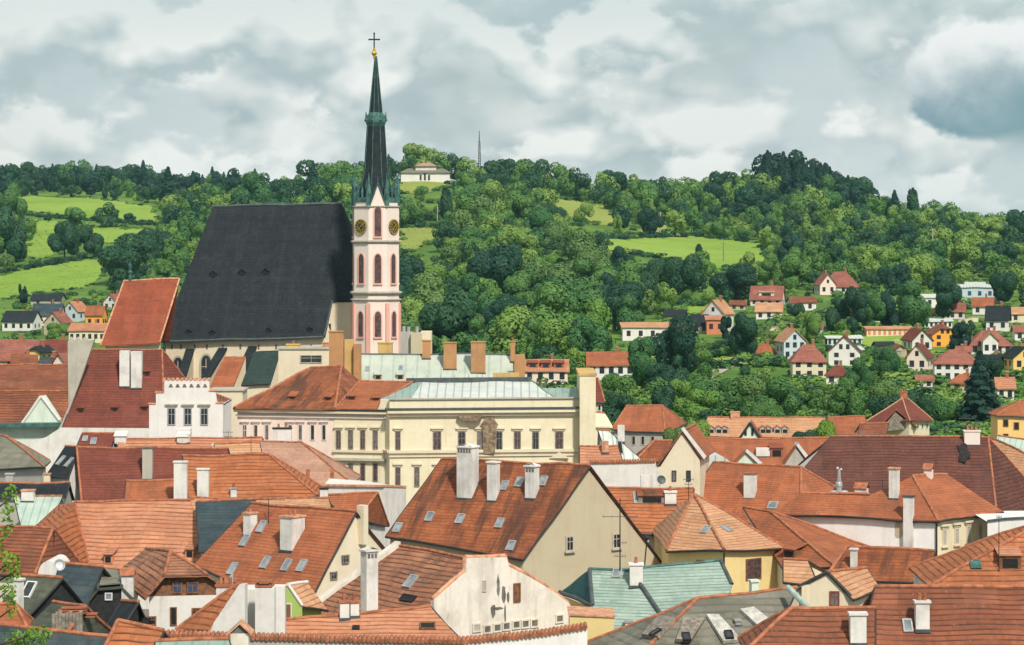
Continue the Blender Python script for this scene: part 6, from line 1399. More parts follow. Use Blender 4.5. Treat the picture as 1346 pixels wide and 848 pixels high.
    # --- cream block beside the side chapels
    T = Thing('sacristy', 'plain cream wall block between white stepped gable and pink wing', 'house', P(303, 600, 350).x, 350, 0); g = Geo(); zt = P(0, 514, 350).z
    a, b = P(276, 520, 350), P(319, 520, 350); g.box(Vector(((a.x + b.x) / 2, 353, zt / 2)), ((b.x - a.x) / 2, 0, 0), (0, 3, 0), up * zt / 2); w = T.part('wall', g, 'plaster_cream'); T.reg('wall', [G(a), G(b), Vector((b.x, 350, zt)), Vector((a.x, 350, zt))])
    win(T, 295, 548, 3, 14, pane='void', frame='stone', mull=False); win(T, 296, 561, 3, 6, pane='void', frame='stone', mull=False)
    g = Geo(); g.box(Vector(((a.x + b.x) / 2, 353, zt + .1)), ((b.x - a.x) / 2 + .2, 0, 0), (0, 3.2, 0), up * .1); T.part('cornice', g, 'stone', w)
    # --- flats behind the wing
    T = Thing('porch_block', 'cream flat-topped block with lattice window at the church foot', 'house', P(405, 600, 368).x, 368, 0); g = Geo(); zt = P(0, 459, 368).z
    a, b = P(366, 520, 368), P(436, 520, 368); g.box(Vector(((a.x + b.x) / 2, 371, zt / 2)), ((b.x - a.x) / 2, 0, 0), (0, 3, 0), up * zt / 2); w = T.part('wall', g, 'plaster_cream'); T.reg('wall', [G(a), G(b), Vector((b.x, 368, zt)), Vector((a.x, 368, zt))])
    win(T, 409, 472, 29, 11, pane='curtain', frame='stone'); g = Geo(); g.box(Vector(((a.x + b.x) / 2, 371, zt + .1)), ((b.x - a.x) / 2 + .2, 0, 0), (0, 3.2, 0), up * .12); T.part('cornice', g, 'stone', w)
    T.roof = None; T.axis = Vector((1, 0, 0)); chim(T, 377, 394, 452, 460, mat='brick_yellow', cap='slab', base=P(385, 460, 370)); chim(T, 424, 432, 450, 462, mat='brick', cap='slab', base=P(428, 462, 370))
    # --- pale sheet-roofed building with brick chimneys
    T = gable('long_house', 'long pale sheet-metal roof lined with brown brick chimneys behind the town hall', (474, 466), (674, 466), (462, 512), (676, 512), 352, 'sheet_pale', 'plaster_cream', 32, dy=0, capm='lead')
    for c in ((583, 600, 450, 486), (619, 638, 449, 491)): chim(T, *c, mat='brick', cap='slab', k=.8, sink=2.5)
    chim(T, 555, 566, 447, 472, mat='brick', cap='slab'); chim(T, 497, 516, 450, 462, mat='brick_yellow', cap='slab', base=P(506, 468, 353)); chim(T, 433, 452, 435, 484, mat='brick', cap='slab', base=P(442, 492, 345), sink=4); chim(T, 453, 465, 446, 484, mat='brick_yellow', cap='none', base=P(459, 494, 345), sink=4); chim(T, 465, 475, 452, 500, mat='brick', cap='none', base=P(470, 500, 344), sink=4); chim(T, 671, 677, 448, 476, mat='brick', cap='pots', pots=1)
    g = Geo(); c = P(665, 495, 341); g.box(c, (1.7, 0, 0), (0, .6, 0), (0, 0, .5)); T.part('roof_hatch', g, 'brick_yellow', T.roof)
    chim(T, 676, 690, 466, 500, mat='brick', cap='none', base=P(683, 500, 346))
    for u, v in ((483, 485), (527, 484)): sky_l(T, u, v, .6, 1.0)
    for u in (497, 526): dormer(T, u, 499, .9, .6, 'sheet_pale', 'brick', 1.0)
    T = Thing('flat_house', 'beige box house with roof vents peeping beside the tower foot', 'house', P(546, 600, 366).x, 366, 0)
    for u0, u1, vt, m in ((526, 541, 437, 'plaster_grey'), (540, 554, 438, 'plaster_beige'), (553, 567, 436, 'plaster_cream')):
        g = Geo(); a, b = P(u0, vt, 366 + (u0 % 3)), P(u1, vt, 366 + (u0 % 3)); g.box(Vector(((a.x + b.x) / 2, a.y + 2, a.z / 2)), ((b.x - a.x) / 2, 0, 0), (0, 2, 0), up * a.z / 2); T.part('wall', g, m)
    for u in (531, 537, 548): g = Geo(); c = P(u, 434, 368); g.tube(c - up * .4, c + up * .5, .25, .25, 8); T.part('roof_vent', g, 'zinc')
    # --- town hall: yellow main block and pink wing
    y = 320; T = Thing('town_hall', 'long yellow classical town hall with pink wing, orange and ribbed sheet roofs', 'town hall', P(540, 640, y).x, y, 0); T.axis = Vector((1, 0, 0))
    w0, w1, w2, w3 = P(312, 536, y + 6), P(506, 540, y + 1.5), P(512, 540, y), P(770, 541, y + 3)
    g = Geo(); f = [G(w0), G(w1), w1, w0]; g.poly(f); T.reg('wall', f); g.poly([G(w0), G(w0) + Vector((1, 14, 0)), w0 + Vector((1, 14, 0)), w0]); wp = T.part('wall', g, 'plaster_pink', label='pink wing wall')
    w2b = Vector((w2.x, w2.y, P(0, 524.5, y).z)); w3b = Vector((w3.x, w3.y, P(0, 524.5, y).z)); w1b = Vector((w1.x, w1.y, P(0, 536, y).z))
    g = Geo(); f = [G(w1), G(w2), w2b, w1b]; g.poly(f); T.reg('wall', f); f = [G(w2), G(w3), w3b, w2b]; g.poly(f); T.reg('wall', f); T.reg('wall', [G(P(430, 540, y + 3)), G(w1), w1, P(430, 540, y + 3)])
    g.poly([G(w3), G(w3) + Vector((0, 13, 0)), w3b + Vector((0, 13, 0)), w3b]); g.poly([w2b, w3b, w3b + Vector((0, 1, 0)), w2b + Vector((0, 1, 0))])
    ye = T.part('wall', g, 'plaster_yellow', label='yellow main facade')
    # yellow part of the wing
    m0 = w0.lerp(w1, .66); n = Vector((-(w1 - w0).y, (w1 - w0).x, 0)).normalized(); n = n if n.y < 0 else -n
    g = Geo(); g.prism([G(m0) + n * .02, G(w1) + n * .02, w1 + n * .02, m0 + n * .02], n * .06); T.part('wall', g, 'plaster_yellow', label='yellow bay of the wing'); T.reg('wall2', [G(m0) + n * .08, G(w1) + n * .08, w1 + n * .08, m0 + n * .08])
    # cornices
    def band(pts, v, h, o, m, nm='cornice', yy=None):
        g = Geo()
        for a, b in zip(pts, pts[1:]):
            za = P(0, v, a.y).z; t = (b - a); t.z = 0; n = Vector((t.y, -t.x, 0)).normalized(); n = n if n.y < 0 else -n
            A, B = Vector((a.x, a.y, za)), Vector((b.x, b.y, za)); g.box((A + B) / 2 + n * o / 2, t / 2 + t.normalized() * o * .4, n * o / 2, up * h / 2)
        return T.part(nm, g, m, ye)
    band([w2, w3], 541, .4, .75, 'plaster_yellow'); band([w2, w3], 537.5, .18, .9, 'lead'); band([w2, w3], 545.5, .35, .4, 'plaster_cream'); band([w2, w3], 524.5, .18, .25, 'stone'); band([w2, w3], 594, .35, .3, 'plaster_cream'); band([w2, w3], 600, .2, .2, 'plaster_cream')
    band([w0, w1], 538.5, .5, .7, 'plaster_cream'); band([w0, w1], 536.5, .2, .8, 'gutter'); band([w0, w1], 546, .25, .3, 'plaster_blush'); band([m0, w1, w2], 592.5, .3, .35, 'plaster_cream'); band([m0, w1], 603, .3, .6, 'stone')
    for i in range(60):
        pass
    g = Geo()
    for i in range(64):
        c = w2.lerp(w3, (i + .5) / 64); c.z = P(0, 546, c.y).z; g.box(c + Vector((0, -.22, .28)), (.09, 0, 0), (0, .22, 0), up * .12)
    T.part('dentils', g, 'plaster_cream', ye)
    for u in (322, 336.5, 351, 381.5, 395, 411, 426): win(T, u, 568.5, 6, 21, pane='curtain', frame='plaster_blush', style='hood', hoodm='plaster_blush', mull=True)
    for u in (445, 461, 477, 493.5): win(T, u, 578, 6.5, 25, pane='curtain', frame='wood_grey', hoodm='plaster_cream', sillm='plaster_cream', style='hood', kind='wall2', mull=True)
    for u in (461, 477, 493.5): win(T, u, 621, 6.5, 24, pane='curtain', frame='wood_grey', hoodm='plaster_cream', sillm='plaster_cream', kind='wall2', mull=False)
    for u, w in ((523, 7), (574.5, 11), (607, 10), (631, 8), (656, 9), (680, 9), (704, 9), (735, 11)): win(T, u, 579.5, w, 25, pane='curtain', frame='wood_grey', hoodm='plaster_cream', sillm='plaster_cream', style='full')
    for u in (523, 548, 574.5, 607): win(T, u, 627, 7, 26, pane='curtain', frame='wood_grey', hoodm='plaster_cream', sillm='plaster_cream', style='hood')
    # relief plaque and pediments
    g = Geo(); q = P(643, 575, y + 1.4); g.prism([q + Vector((x, -.3, z)) for x, z in ((-.7, -2), (.7, -2), (.8, .8), (1.1, 1.6), (.4, 2.5), (-.5, 2.4), (-1.1, 1.5), (-.8, .8))], (0, .35, 0)); T.part('coat_of_arms', g, 'relief', ye)
    g = Geo(); q = P(618, 549, y + 1.2); g.prism([q + Vector((x, -1.0, z)) for x, z in ((-1.5, .3), (1.6, .3), (.9, -.35), (-.9, -.3))], (0, .8, 0)); T.part('balcony_crest', g, 'relief', ye)
    g = Geo(); q = P(735, 600, y + 2.6); g.prism([q + Vector((x, -.35, z)) for x, z in ((-1.2, -.2), (1.2, -.2), (0, .6))], (0, .4, 0)); T.part('pediment', g, 'plaster_cream', ye)
    # attic blocks and end pier
    g = Geo(); a, b = P(500, 525, y + 1.2), P(535, 525, y + 1.2); zb = P(0, 537, y).z; g.box(Vector(((a.x + b.x) / 2, y + 1.6, (a.z + zb) / 2)), ((b.x - a.x) / 2, 0, 0), (0, .5, 0), up * (a.z - zb) / 2); T.part('attic_wall', g, 'plaster_cream', ye)
    a, b = P(762, 494, y + 1), P(783, 494, y + 1); g = Geo(); g.box(Vector(((a.x + b.x) / 2, y + 8, a.z / 2)), ((b.x - a.x) / 2, 0, 0), (0, 7.2, 0), up * a.z / 2); pr = T.part('end_wall', g, 'plaster_yellow', label='tall yellow end fire wall')
    g = Geo(); g.box(Vector(((a.x + b.x) / 2, y + 8, a.z + .15)), ((b.x - a.x) / 2 + .15, 0, 0), (0, 7.3, 0), up * .15); T.part('coping', g, 'brick_yellow', pr)
    # roofs
    ra = P(409, 483, y + 16); rb = P(449, 481, y + 15); l = P(308, 536, y + 5); mm = P(440, 537, y + 2); rr = P(473, 501, y + 11.5)
    g = Geo(); roof_slabs(g, [[ra, l, mm, rb], [rb, mm, rr], [ra, rb, rb + Vector((3, 10, -5)), l + Vector((2, 24, 0))], [ra, l + Vector((2, 24, 0)), l]]); r1 = T.part('roof', g, 'tile_rust', label='brown hipped roof of the wing'); T.roof = r1; T.reg('roof', [ra, l, mm, rb]); T.reg('roof', [rb, mm, rr])
    o1, o2, o3 = P(542, 503, y + 11), P(500, 527, y + 4), P(496, 537, y + 2)
    g = Geo(); roof_slabs(g, [[rr, mm, o3, o2, o1]]); r2 = T.part('roof', g, 'tile_smooth', label='bright orange roof strip'); T.reg('roof', [rr, mm, o3, o2, o1])
    g = Geo(); caps(g, [(ra, rb), (rb, mm), (rr, mm), (rr, o1), (ra, l), (o1, o2)], .16); T.part('ridge_tiles', g, 'clay', r1)
    for u, v in ((384, 525), (431, 526), (462, 525), (494, 527)): dormer(T, u, v, 1.0, .35, 'tile_smooth', 'tile_smooth', .9)
    s0, s1, s2, s3 = P(550, 502, y + 12), P(697, 501, y + 12), P(733, 524.5, y + 3), P(500, 524.5, y + 2.5)
    g = Geo(); roof_slabs(g, [[s0, s3, P(540, 524.5, y + 2.6), P(556, 502, y + 12)]]); T.part('roof', g, 'sheet_green', label='dull green sheet hip')
    g = Geo(); roof_slabs(g, [[P(556, 502, y + 12), P(540, 524.5, y + 2.6), s2, s1]]); r3 = T.part('roof', g, 'sheet_white', label='pale ribbed sheet roof')
    g = Geo(); roof_slabs(g, [[P(712, 510, y + 9), P(735, 524.5, y + 3), P(764, 524.5, y + 3), P(764, 510, y + 9)]]); T.part('roof', g, 'sheet_green', label='dull green sheet lean-to'); g = Geo(); roof_slabs(g, [[s0, s1, s1 + Vector((0, 8, -3)), s0 + Vector((0, 8, -3))]]); T.part('roof', g, 'sheet_green', label='dull green sheet back slope')
    g = Geo(); a, b = P(534, 500.5, y + 12), P(698, 499, y + 12); g.box((a + b) / 2, (b - a) / 2, (0, .5, 0), up * .32); T.part('ridge_walkway', g, 'lead', r3)
    g = Geo()
    for i in range(9): c = a.lerp(b, (i + .5) / 9); g.tube(c, c + up * .75, .06, .04, 5)
    T.part('lightning_rod', g, 'zinc', r3)
    chim(T, 359, 383, 562, 590, mat='plaster_clean', cap='slab', capm='iron', base=P(370, 592, 306), k=.4); 
civic()
# ------------------------------------------------------------------ trees
def leaf(name, a, b, c):
    m, t, bs, out = newmat(name); oc = t.node('ShaderNodeTexCoord').outputs['Object']
    at = t.node('ShaderNodeAttribute', attribute_name='tint').outputs['Fac']; rn = t.node('ShaderNodeObjectInfo').outputs['Random']
    v = t.m('ADD', at, t.m('SUBTRACT', rn, 0.5), clamp=True)
    n = t.noise(oc, 0.9, 3.0, 0.6)
    col = t.mix(v, a, b); col = t.mix(t.m('MULTIPLY', t.ramp(n, 0.4, 0.7), 0.45), col, c)
    bs.inputs['Roughness'].default_value = 0.6; bs.inputs['Specular IOR Level'].default_value = 0.25; t.put(bs.inputs['Base Color'], col)
    tr = t.node('ShaderNodeBsdfTranslucent'); t.put(tr.inputs[0], t.mix(0.5, col, (0.16, 0.24, 0.02)))
    mx = t.node('ShaderNodeMixShader'); mx.inputs[0].default_value = 0.12; t.l.new(bs.outputs[0], mx.inputs[1]); t.l.new(tr.outputs[0], mx.inputs[2]); t.l.new(mx.outputs[0], out.inputs[0])
leaf('leaf_dark', (0.009, 0.046, 0.030), (0.028, 0.086, 0.036), (0.018, 0.066, 0.030))  # dark foliage, deepened towards teal to stand in for shade in the crowns
leaf('leaf_mid', (0.036, 0.120, 0.038), (0.100, 0.205, 0.042), (0.065, 0.165, 0.036))
leaf('leaf_light', (0.10, 0.215, 0.036), (0.185, 0.285, 0.06), (0.13, 0.25, 0.036))
leaf('leaf_fir', (0.006, 0.030, 0.026), (0.014, 0.050, 0.034), (0.010, 0.038, 0.028))
leaf('leaf_olive', (0.060, 0.135, 0.036), (0.115, 0.195, 0.052), (0.085, 0.17, 0.04))
leaf('leaf_vivid', (0.10, 0.20, 0.018), (0.20, 0.32, 0.028), (0.15, 0.27, 0.02))

def crown_np(kind, nface, rng, size=1.0):
    """leaf clumps (quads) on the lobes of a crown one unit tall and about one unit wide; returns verts (n,4,3)"""
    cs, rs = [], []
    if kind == 'fir':
        C = []; N = []
        per = nface
        t = rng.random(per) ** 0.75; a = rng.random(per) * 6.2832
        tier = np.floor(t * 11) / 11 + (t * 11 % 1) ** 1.6 / 11
        rad = 0.27 * (1 - tier) * (0.55 + 0.75 * (t * 11 % 1)) + .012
        wob = 1 + .25 * np.sin(a * 5 + np.floor(t * 11) * 2.1)
        r = rad * wob * (0.75 + .3 * rng.random(per))
        C = np.stack([r * np.cos(a), r * np.sin(a), 1.0 - t * .94], 1); C[:, 2] = 0.04 + (1 - t) * 0 + (tier) * .94
        N = np.stack([np.cos(a), np.sin(a), .75 + .5 * rng.random(per)], 1)
        s = .032 * (0.7 + .7 * rng.random(per))
    else:
        prof = {'round': (.46, .56, .48, 9), 'tall': (.33, .52, .52, 9), 'wide': (.60, .50, .42, 11), 'column': (.19, .52, .52, 9), 'bush': (.62, .40, .46, 7), 'ragged': (.48, .52, .52, 13)}[kind]
        rx, zc, rz, nl = prof
        for i in range(nl):
            d = rng.normal(size=3); d /= np.linalg.norm(d); f = .50 + .32 * rng.random()
            c = np.array([d[0] * rx * f, d[1] * rx * f, zc + d[2] * rz * f * .95]); rr = (rx + rz) / 2 * (.36 + .24 * rng.random()) * (1.0 if kind != 'ragged' else .8)
            cs.append(c); rs.append(np.array([rr * (min(1.0, rx / .42)), rr * (min(1, rx / .42)), rr * (.9 if kind != 'column' else 1.5)]))
        cs, rs = np.array(cs), np.array(rs); w = rs.prod(1) ** (2 / 3); w /= w.sum()
        li = rng.choice(len(cs), nface * 2, p=w); d = rng.normal(size=(nface * 2, 3)); d /= np.linalg.norm(d, axis=1)[:, None]
        shell = .88 + .17 * rng.random(nface * 2)
        C = cs[li] + d * rs[li] * shell[:, None]
        keep = np.ones(len(C), bool)
        for j in range(len(cs)):
            q = ((C - cs[j]) / rs[j]); keep &= ~(((q ** 2).sum(1) < .55) & (li != j))
        keep &= C[:, 2] > .06
        C, d, li = C[keep][:nface], d[keep][:nface], li[keep][:nface]
        N = d + rng.normal(size=d.shape) * .26
        s = (.060 if nface < 300 else .034 if nface < 2000 else .026) * (0.55 + .9 * rng.random(len(C)))
    N /= np.linalg.norm(N, axis=1)[:, None]
    r = rng.normal(size=N.shape); T1 = np.cross(N, r); T1 /= np.linalg.norm(T1, axis=1)[:, None]; T2 = np.cross(N, T1)
    s = s[:, None]; k = .55 + .5 * rng.random((len(C), 1))
    V = np.stack([C - T1 * s - T2 * s * k * .5, C + T1 * s * .25 - T2 * s * k, C + T1 * s + T2 * s * k * .4, C - T1 * s * .2 + T2 * s * k], 1)
    return V
def quads_mesh(name, V, mat, tint=None, midx=None, mats=None):
    n = len(V); me = bpy.data.meshes.new(name); me.vertices.add(n * 4); me.vertices.foreach_set('co', V.reshape(-1).astype(np.float32)); me.loops.add(n * 4); me.loops.foreach_set('vertex_index', np.arange(n * 4, dtype=np.int32))
    me.polygons.add(n); me.polygons.foreach_set('loop_start', np.arange(0, n * 4, 4, dtype=np.int32)); me.polygons.foreach_set('loop_total', np.full(n, 4, np.int32))
    for m in (mats or [mat]): me.materials.append(MATS[m])
    if midx is not None: me.polygons.foreach_set('material_index', midx.astype(np.int32))
    at = me.attributes.new('tint', 'FLOAT', 'POINT'); at.data.foreach_set('value', np.repeat(np.full(n, .5) if tint is None else tint, 4).astype(np.float32))
    me.update(); me.validate(); return me
PROTO = {}
def proto(kind, mat, i, big=False):
    key = (kind, mat, i, big)
    if key not in PROTO:
        V = crown_np(kind, 7000 if big else 4600, np.random.default_rng(sum(map(ord, kind + mat)) * 7 + i))
        if big and kind != 'fir': V = (V - V.mean(1, keepdims=True)) * .85 + V.mean(1, keepdims=True)
        cm = quads_mesh('crown', V, mat)
        g = Geo(); z = Vector((0, 0, 1)); hw = {'fir': .012, 'column': .014}.get(kind, .022); g.tube(Vector((0, 0, -.12)), Vector((.01, 0, .35)), hw * 1.4, hw * .8, 7); g.tube(Vector((.01, 0, .35)), Vector((-.01, .01, .8)), hw * .8, hw * .25, 6)
        if kind not in ('fir', 'column'):
            for a in range(5): d = Vector((math.cos(a * 1.257), math.sin(a * 1.257), 1.1)); g.tube(Vector((.005, 0, .22 + .05 * a)), Vector((.005, 0, .22 + .05 * a)) + d * .2, hw * .5, hw * .15, 5)
        PROTO[key] = (cm, g.mesh('trunk', 'bark', Vector((0, 0, 0))))
    return PROTO[key]
def tree(p, h, w, kind, mat, label, group, i=0, big=False, rot=None, cat='tree', name=None):
    cm, tm = proto(kind, mat, i, big)
    name = name or {'fir': 'fir_tree', 'column': 'poplar_tree', 'bush': 'bush'}.get(kind, 'leafy_tree')
    r = bpy.data.objects.new(name, None); COL.objects.link(r); r.location = p; r.scale = (w, w, h); r.rotation_euler = (0, 0, random.uniform(0, 6.28) if rot is None else rot); r.empty_display_size = .3
    tag(r, label, cat, group)
    for n_, m_ in (('crown', cm), ('trunk', tm)): o = bpy.data.objects.new(n_, m_); COL.objects.link(o); o.parent = r
    return r
ADJ = {'leaf_dark': 'dark green', 'leaf_mid': 'fresh green', 'leaf_light': 'light yellow-green', 'leaf_fir': 'blackish green', 'leaf_olive': 'dull olive', 'leaf_vivid': 'vivid lime'}
SHP = {'round': 'round-crowned tree', 'tall': 'tall oval tree', 'wide': 'broad spreading tree', 'column': 'slim column tree', 'bush': 'low bush', 'ragged': 'ragged-crowned tree', 'fir': 'pointed fir'}
def zone(u, v, y):
    if y < 640: return 'by the river behind the old town roofs'
    if u < 300: return 'on the far left slope round the meadows' if v > 262 else 'in the dark wood along the far skyline'
    if v < 250 and 1000 < u < 1150: return 'in the dark fir stand on the ridge'
    if v < 268: return 'along the hilltop skyline'
    if u < 850 and v < 460: return 'on the wooded knoll beside the church tower'
    if v > 395: return 'among the hillside houses'
    return 'on the wooded slope above the hillside houses'
def forest():
    heroes = [(172, 293, 15, 20, 'round', 'leaf_dark', 'lone dark round tree in the upper meadow'), (922, 360, 34, 22, 'column', 'leaf_dark', 'dark egg-shaped tree standing in the bright meadow edge'), (980, 470, 68, 46, 'tall', 'leaf_dark', 'large dark cypress-like tree between the white and orange houses'),
              (1067, 456, 45, 34, 'tall', 'leaf_light', 'yellow-green tree beside the pale blue gabled house'), (1288, 578, 105, 62, 'fir', 'leaf_fir', 'tallest dark spruce rising behind the maroon roof'), (1088, 577, 56, 42, 'round', 'leaf_vivid', 'vivid lime green tree behind the maroon roof ridge'),
              (884, 580, 50, 36, 'round', 'leaf_olive', 'round olive tree behind the cream pointed gable'), (911, 582, 58, 44, 'round', 'leaf_light', 'light green tree beside the dormered orange row'), (1062, 583, 50, 46, 'round', 'leaf_dark', 'dark green round tree next to the lime green one'), (895, 494, 80, 62, 'wide', 'leaf_dark', 'massive dark spreading tree below the sandy annex'), (845, 520, 78, 52, 'ragged', 'leaf_mid', 'grey-green weeping tree in front of the white orange-roofed house'),
              (85, 342, 55, 45, 'ragged', 'leaf_dark', 'dark twin-crowned tree parting the left meadows'), (122, 335, 45, 40, 'tall', 'leaf_dark', 'dark oval tree at the end of the middle meadow'), (170, 372, 66, 72, 'wide', 'leaf_dark', 'huge dark tree clump above the choir finial'), (210, 352, 60, 60, 'round', 'leaf_dark', 'dark round tree close to the black nave roof'), (20, 345, 85, 60, 'tall', 'leaf_dark', 'tall dark tree mass at the meadow edge by the frame'), (15, 300, 60, 40, 'tall', 'leaf_mid', 'upright tree at the frame edge beside the upper meadow'), (30, 402, 30, 13, 'column', 'leaf_fir', 'small black column tree beside the framed-gable house'), (75, 442, 24, 34, 'bush', 'leaf_light', 'light green bush before the ochre gabled house'), (1005, 560, 40, 40, 'round', 'leaf_mid', 'fresh green tree at the river behind the dormered row'), (1236, 545, 52, 44, 'round', 'leaf_mid', 'fresh green tree between red villa and spruce')]
    for u, v, hp, wp, kind, mat, lab in heroes:
        if 540 < v: y = 405 if u in (884, 911, 1062, 1088) else 470; p = P(u, v, y); p.z = ter(u, y)
        else: p, y = landx(u, v)
        tree(p, hp * y / F, wp * y / F / {'column': .42, 'fir': .56, 'tall': .78}.get(kind, 1.05), kind, mat, lab, None, 0, True)
    heroes2 = [(1098, 438, 54, 34, 'tall', 'leaf_dark'), (1122, 440, 62, 38, 'tall', 'leaf_dark'), (1148, 438, 58, 38, 'tall', 'leaf_mid'), (1172, 436, 60, 38, 'tall', 'leaf_dark'), (1200, 434, 58, 44, 'round', 'leaf_mid')]
    for n_, (u, v, hp, wp, kind, mat) in enumerate(heroes2):
        p, y = landx(u, v); tree(p, hp * y / F, wp * y / F / .8, kind, mat, '%s tall tree, %s in the dense row above the garage terrace' % (ADJ[mat], ('nearest the top house', 'second', 'middle', 'fourth', 'last and roundest')[n_]), 'tall trees in the row above the garage terrace', n_ % 3, True)
    for n_, (u, v, hp, wp, kind, mat, lab) in enumerate([(868, 392, 60, 42, 'round', 'leaf_dark', 'dark round tree at the lower corner of the bright meadow'), (896, 394, 62, 50, 'wide', 'leaf_dark', 'dark wide tree in the middle under the bright meadow'), (818, 372, 48, 36, 'tall', 'leaf_dark', 'dark oval tree at the western tip of the bright meadow'), (972, 394, 48, 62, 'wide', 'leaf_dark', 'very dark spreading tree below the meadow pole'), (1012, 378, 40, 40, 'round', 'leaf_mid', 'rounded green tree at the eastern tip of the bright meadow'), (715, 300, 40, 44, 'wide', 'leaf_dark', 'dark tree clump at the foot of the dry meadow'), (858, 312, 46, 36, 'round', 'leaf_dark', 'dark tree between dry and bright meadows'), (1240, 420, 64, 46, 'tall', 'leaf_dark', 'dark tall tree between white bungalow and modern villa'), (1262, 468, 44, 30, 'tall', 'leaf_fir', 'blackish tree right behind the amber house'), (1320, 400, 50, 40, 'round', 'leaf_dark', 'dark tree rising over the modern villa end'), (1045, 420, 24, 26, 'round', 'leaf_dark', 'small dark tree behind the yellow-green one'), (955, 446, 26, 18, 'column', 'leaf_fir', 'tiny black cone tree before the orange annex'), (1165, 500, 48, 40, 'round', 'leaf_mid', 'fresh green tree left of the pale pink gable'), (1130, 520, 44, 40, 'round', 'leaf_mid', 'fresh green tree below the wine-red roofed gable'), (1300, 505, 40, 34, 'round', 'leaf_dark', 'dark tree between hip-roofed white house and lemon house')]):
        p, y = landx(u, v); tree(p, hp * y / F, wp * y / F / {'column': .42, 'fir': .56, 'tall': .78}.get(kind, 1.05), kind, mat, lab, None, n_ % 3, True)
    cand = []
    v = 205.0
    vis = lambda poly_pt: any(inside(poly_pt, m[2]) for m in MEADOWS)
    def add(u, v, y, p):
        if y < 640: mats, wts = ['leaf_dark', 'leaf_mid', 'leaf_light', 'leaf_olive'], [.36, .40, .14, .10]; hm = random.uniform(6, 10.5)
        elif u < 320 and v < 275: mats, wts = ['leaf_fir', 'leaf_dark', 'leaf_mid'], [.35, .5, .15]; hm = random.uniform(10, 17)
        elif y > 1350: mats, wts = ['leaf_dark', 'leaf_mid', 'leaf_light', 'leaf_fir'], [.38, .36, .18, .08]; hm = random.uniform(8, 17)
        elif u < 860 and y > 640: mats, wts = ['leaf_dark', 'leaf_mid', 'leaf_light', 'leaf_olive'], [.30, .42, .18, .10]; hm = random.uniform(9, 16)
        else: mats, wts = ['leaf_dark', 'leaf_mid', 'leaf_light', 'leaf_olive'], [.32, .36, .25, .07]; hm = (random.uniform(3, 8) if u > 860 else random.uniform(4, 11)) if v > 388 else random.uniform(6, 14)
        mat = random.choices(mats, wts)[0]; kind = random.choices(['round', 'tall', 'wide', 'ragged', 'column', 'bush'], [.32, .22, .18, .16, .04, .08])[0]
        if mat == 'leaf_fir': kind = 'fir' if random.random() < (.3 if u < 320 else .6) else 'tall'; hm *= 1.1
        if kind == 'bush': hm *= .45
        if kind in ('wide',): hm *= .85
        hm *= random.choice([.8, 1, 1, 1.25]); wm = hm * {'round': .95, 'tall': .95, 'wide': 1.05, 'ragged': 1.0, 'column': .9, 'bush': 1.5, 'fir': 1.0}[kind] * random.uniform(.85, 1.15)
        k = F / y; hp, wp = hm * k, wm * k * {'column': .42, 'fir': .56, 'tall': .78}.get(kind, 1.05)
        # keep meadows and houses open
        if vis((u, v - hp * .05)): return
        cov = sum(vis((u + wp * dx, v - hp * f)) for dx in (-.45, 0, .45) for f in (.2, .42, .64, .86, 1.0))
        if cov >= (1 if u < 300 else 2) and random.random() < .97: return
        for (a, b, c, d, hy) in RECTS:
            if u + wp * .55 > a and u - wp * .55 < b and y < hy + 14 and v > d - 4 and v - hp < d - 4: 
                if v - hp < d - (d - c) * .22: return
            if abs(u - (a + b) / 2) < (b - a) / 2 + 3 and abs(y - hy) < 14: return
        cand.append((hp * wp, u, v, y, p, hm, wm, kind, mat))
    while v < 575:
        step = None; u = -120 + random.uniform(0, 12)
        while u < 1480:
            vv = v + random.uniform(-3.2, 3.2); p, y = land(u, vv, 462)
            if p is None: u += 9; continue
            sp = (9.5 if y < 640 else 10.5) * F / y
            add(u, vv, y, p); u += sp * random.uniform(.55, 1.0)
        v += 5.2 if v < 330 else (7.0 if v < 430 else 9.5)
    # crest line: trees standing right on the far edge of what can be seen
    for u in np.arange(-120, 1480, 7.5):
        best = None
        for y in range(1200, 2350, 20):
            vv = VH + F * (HC - ter(u, y)) / y
            if best is None or vv < best[0]: best = (vv, y)
        y = best[1] + random.uniform(-30, 10); uu = u + random.uniform(-3, 3); z = ter(uu, y); p = Vector(((uu - U0) * y / F, y, z)); add(uu, best[0], y, p)
    # fir stand on the ridge
    for i in range(80):
        uu = random.uniform(1004, 1142); y = random.uniform(1440, 1540); z = ter(uu, y); hm = random.uniform(17, 22) * (1.28 if uu < 1045 else 1.1 if uu < 1100 else .9); cand.append((hm * F / y * 12, uu, VH + F * (HC - z) / y, y, Vector(((uu - U0) * y / F, y, z)), hm, hm * .95, random.choice(['fir', 'tall', 'fir']), 'leaf_fir'))
    cand.sort(key=lambda c: -c[0] if 5 < c[1] < 1342 else 0); N = 262
    for i, (s, u, v, y, p, hm, wm, kind, mat) in enumerate(cand[:N]):
        z = zone(u, v, y); tree(p - Vector((0, 0, .3)), hm, wm, kind, mat, '%s %s %s' % (ADJ[mat], SHP[kind], z), '%s %s %s' % (ADJ[mat], SHP[kind].replace('bush', 'bushe') + 's', z), i % 4, False)
    # everything smaller merges into one wood
    Vs, ti, mi = [], [], []; mats = ['leaf_dark', 'leaf_mid', 'leaf_light', 'leaf_fir', 'leaf_olive', 'bark']; lib = {}
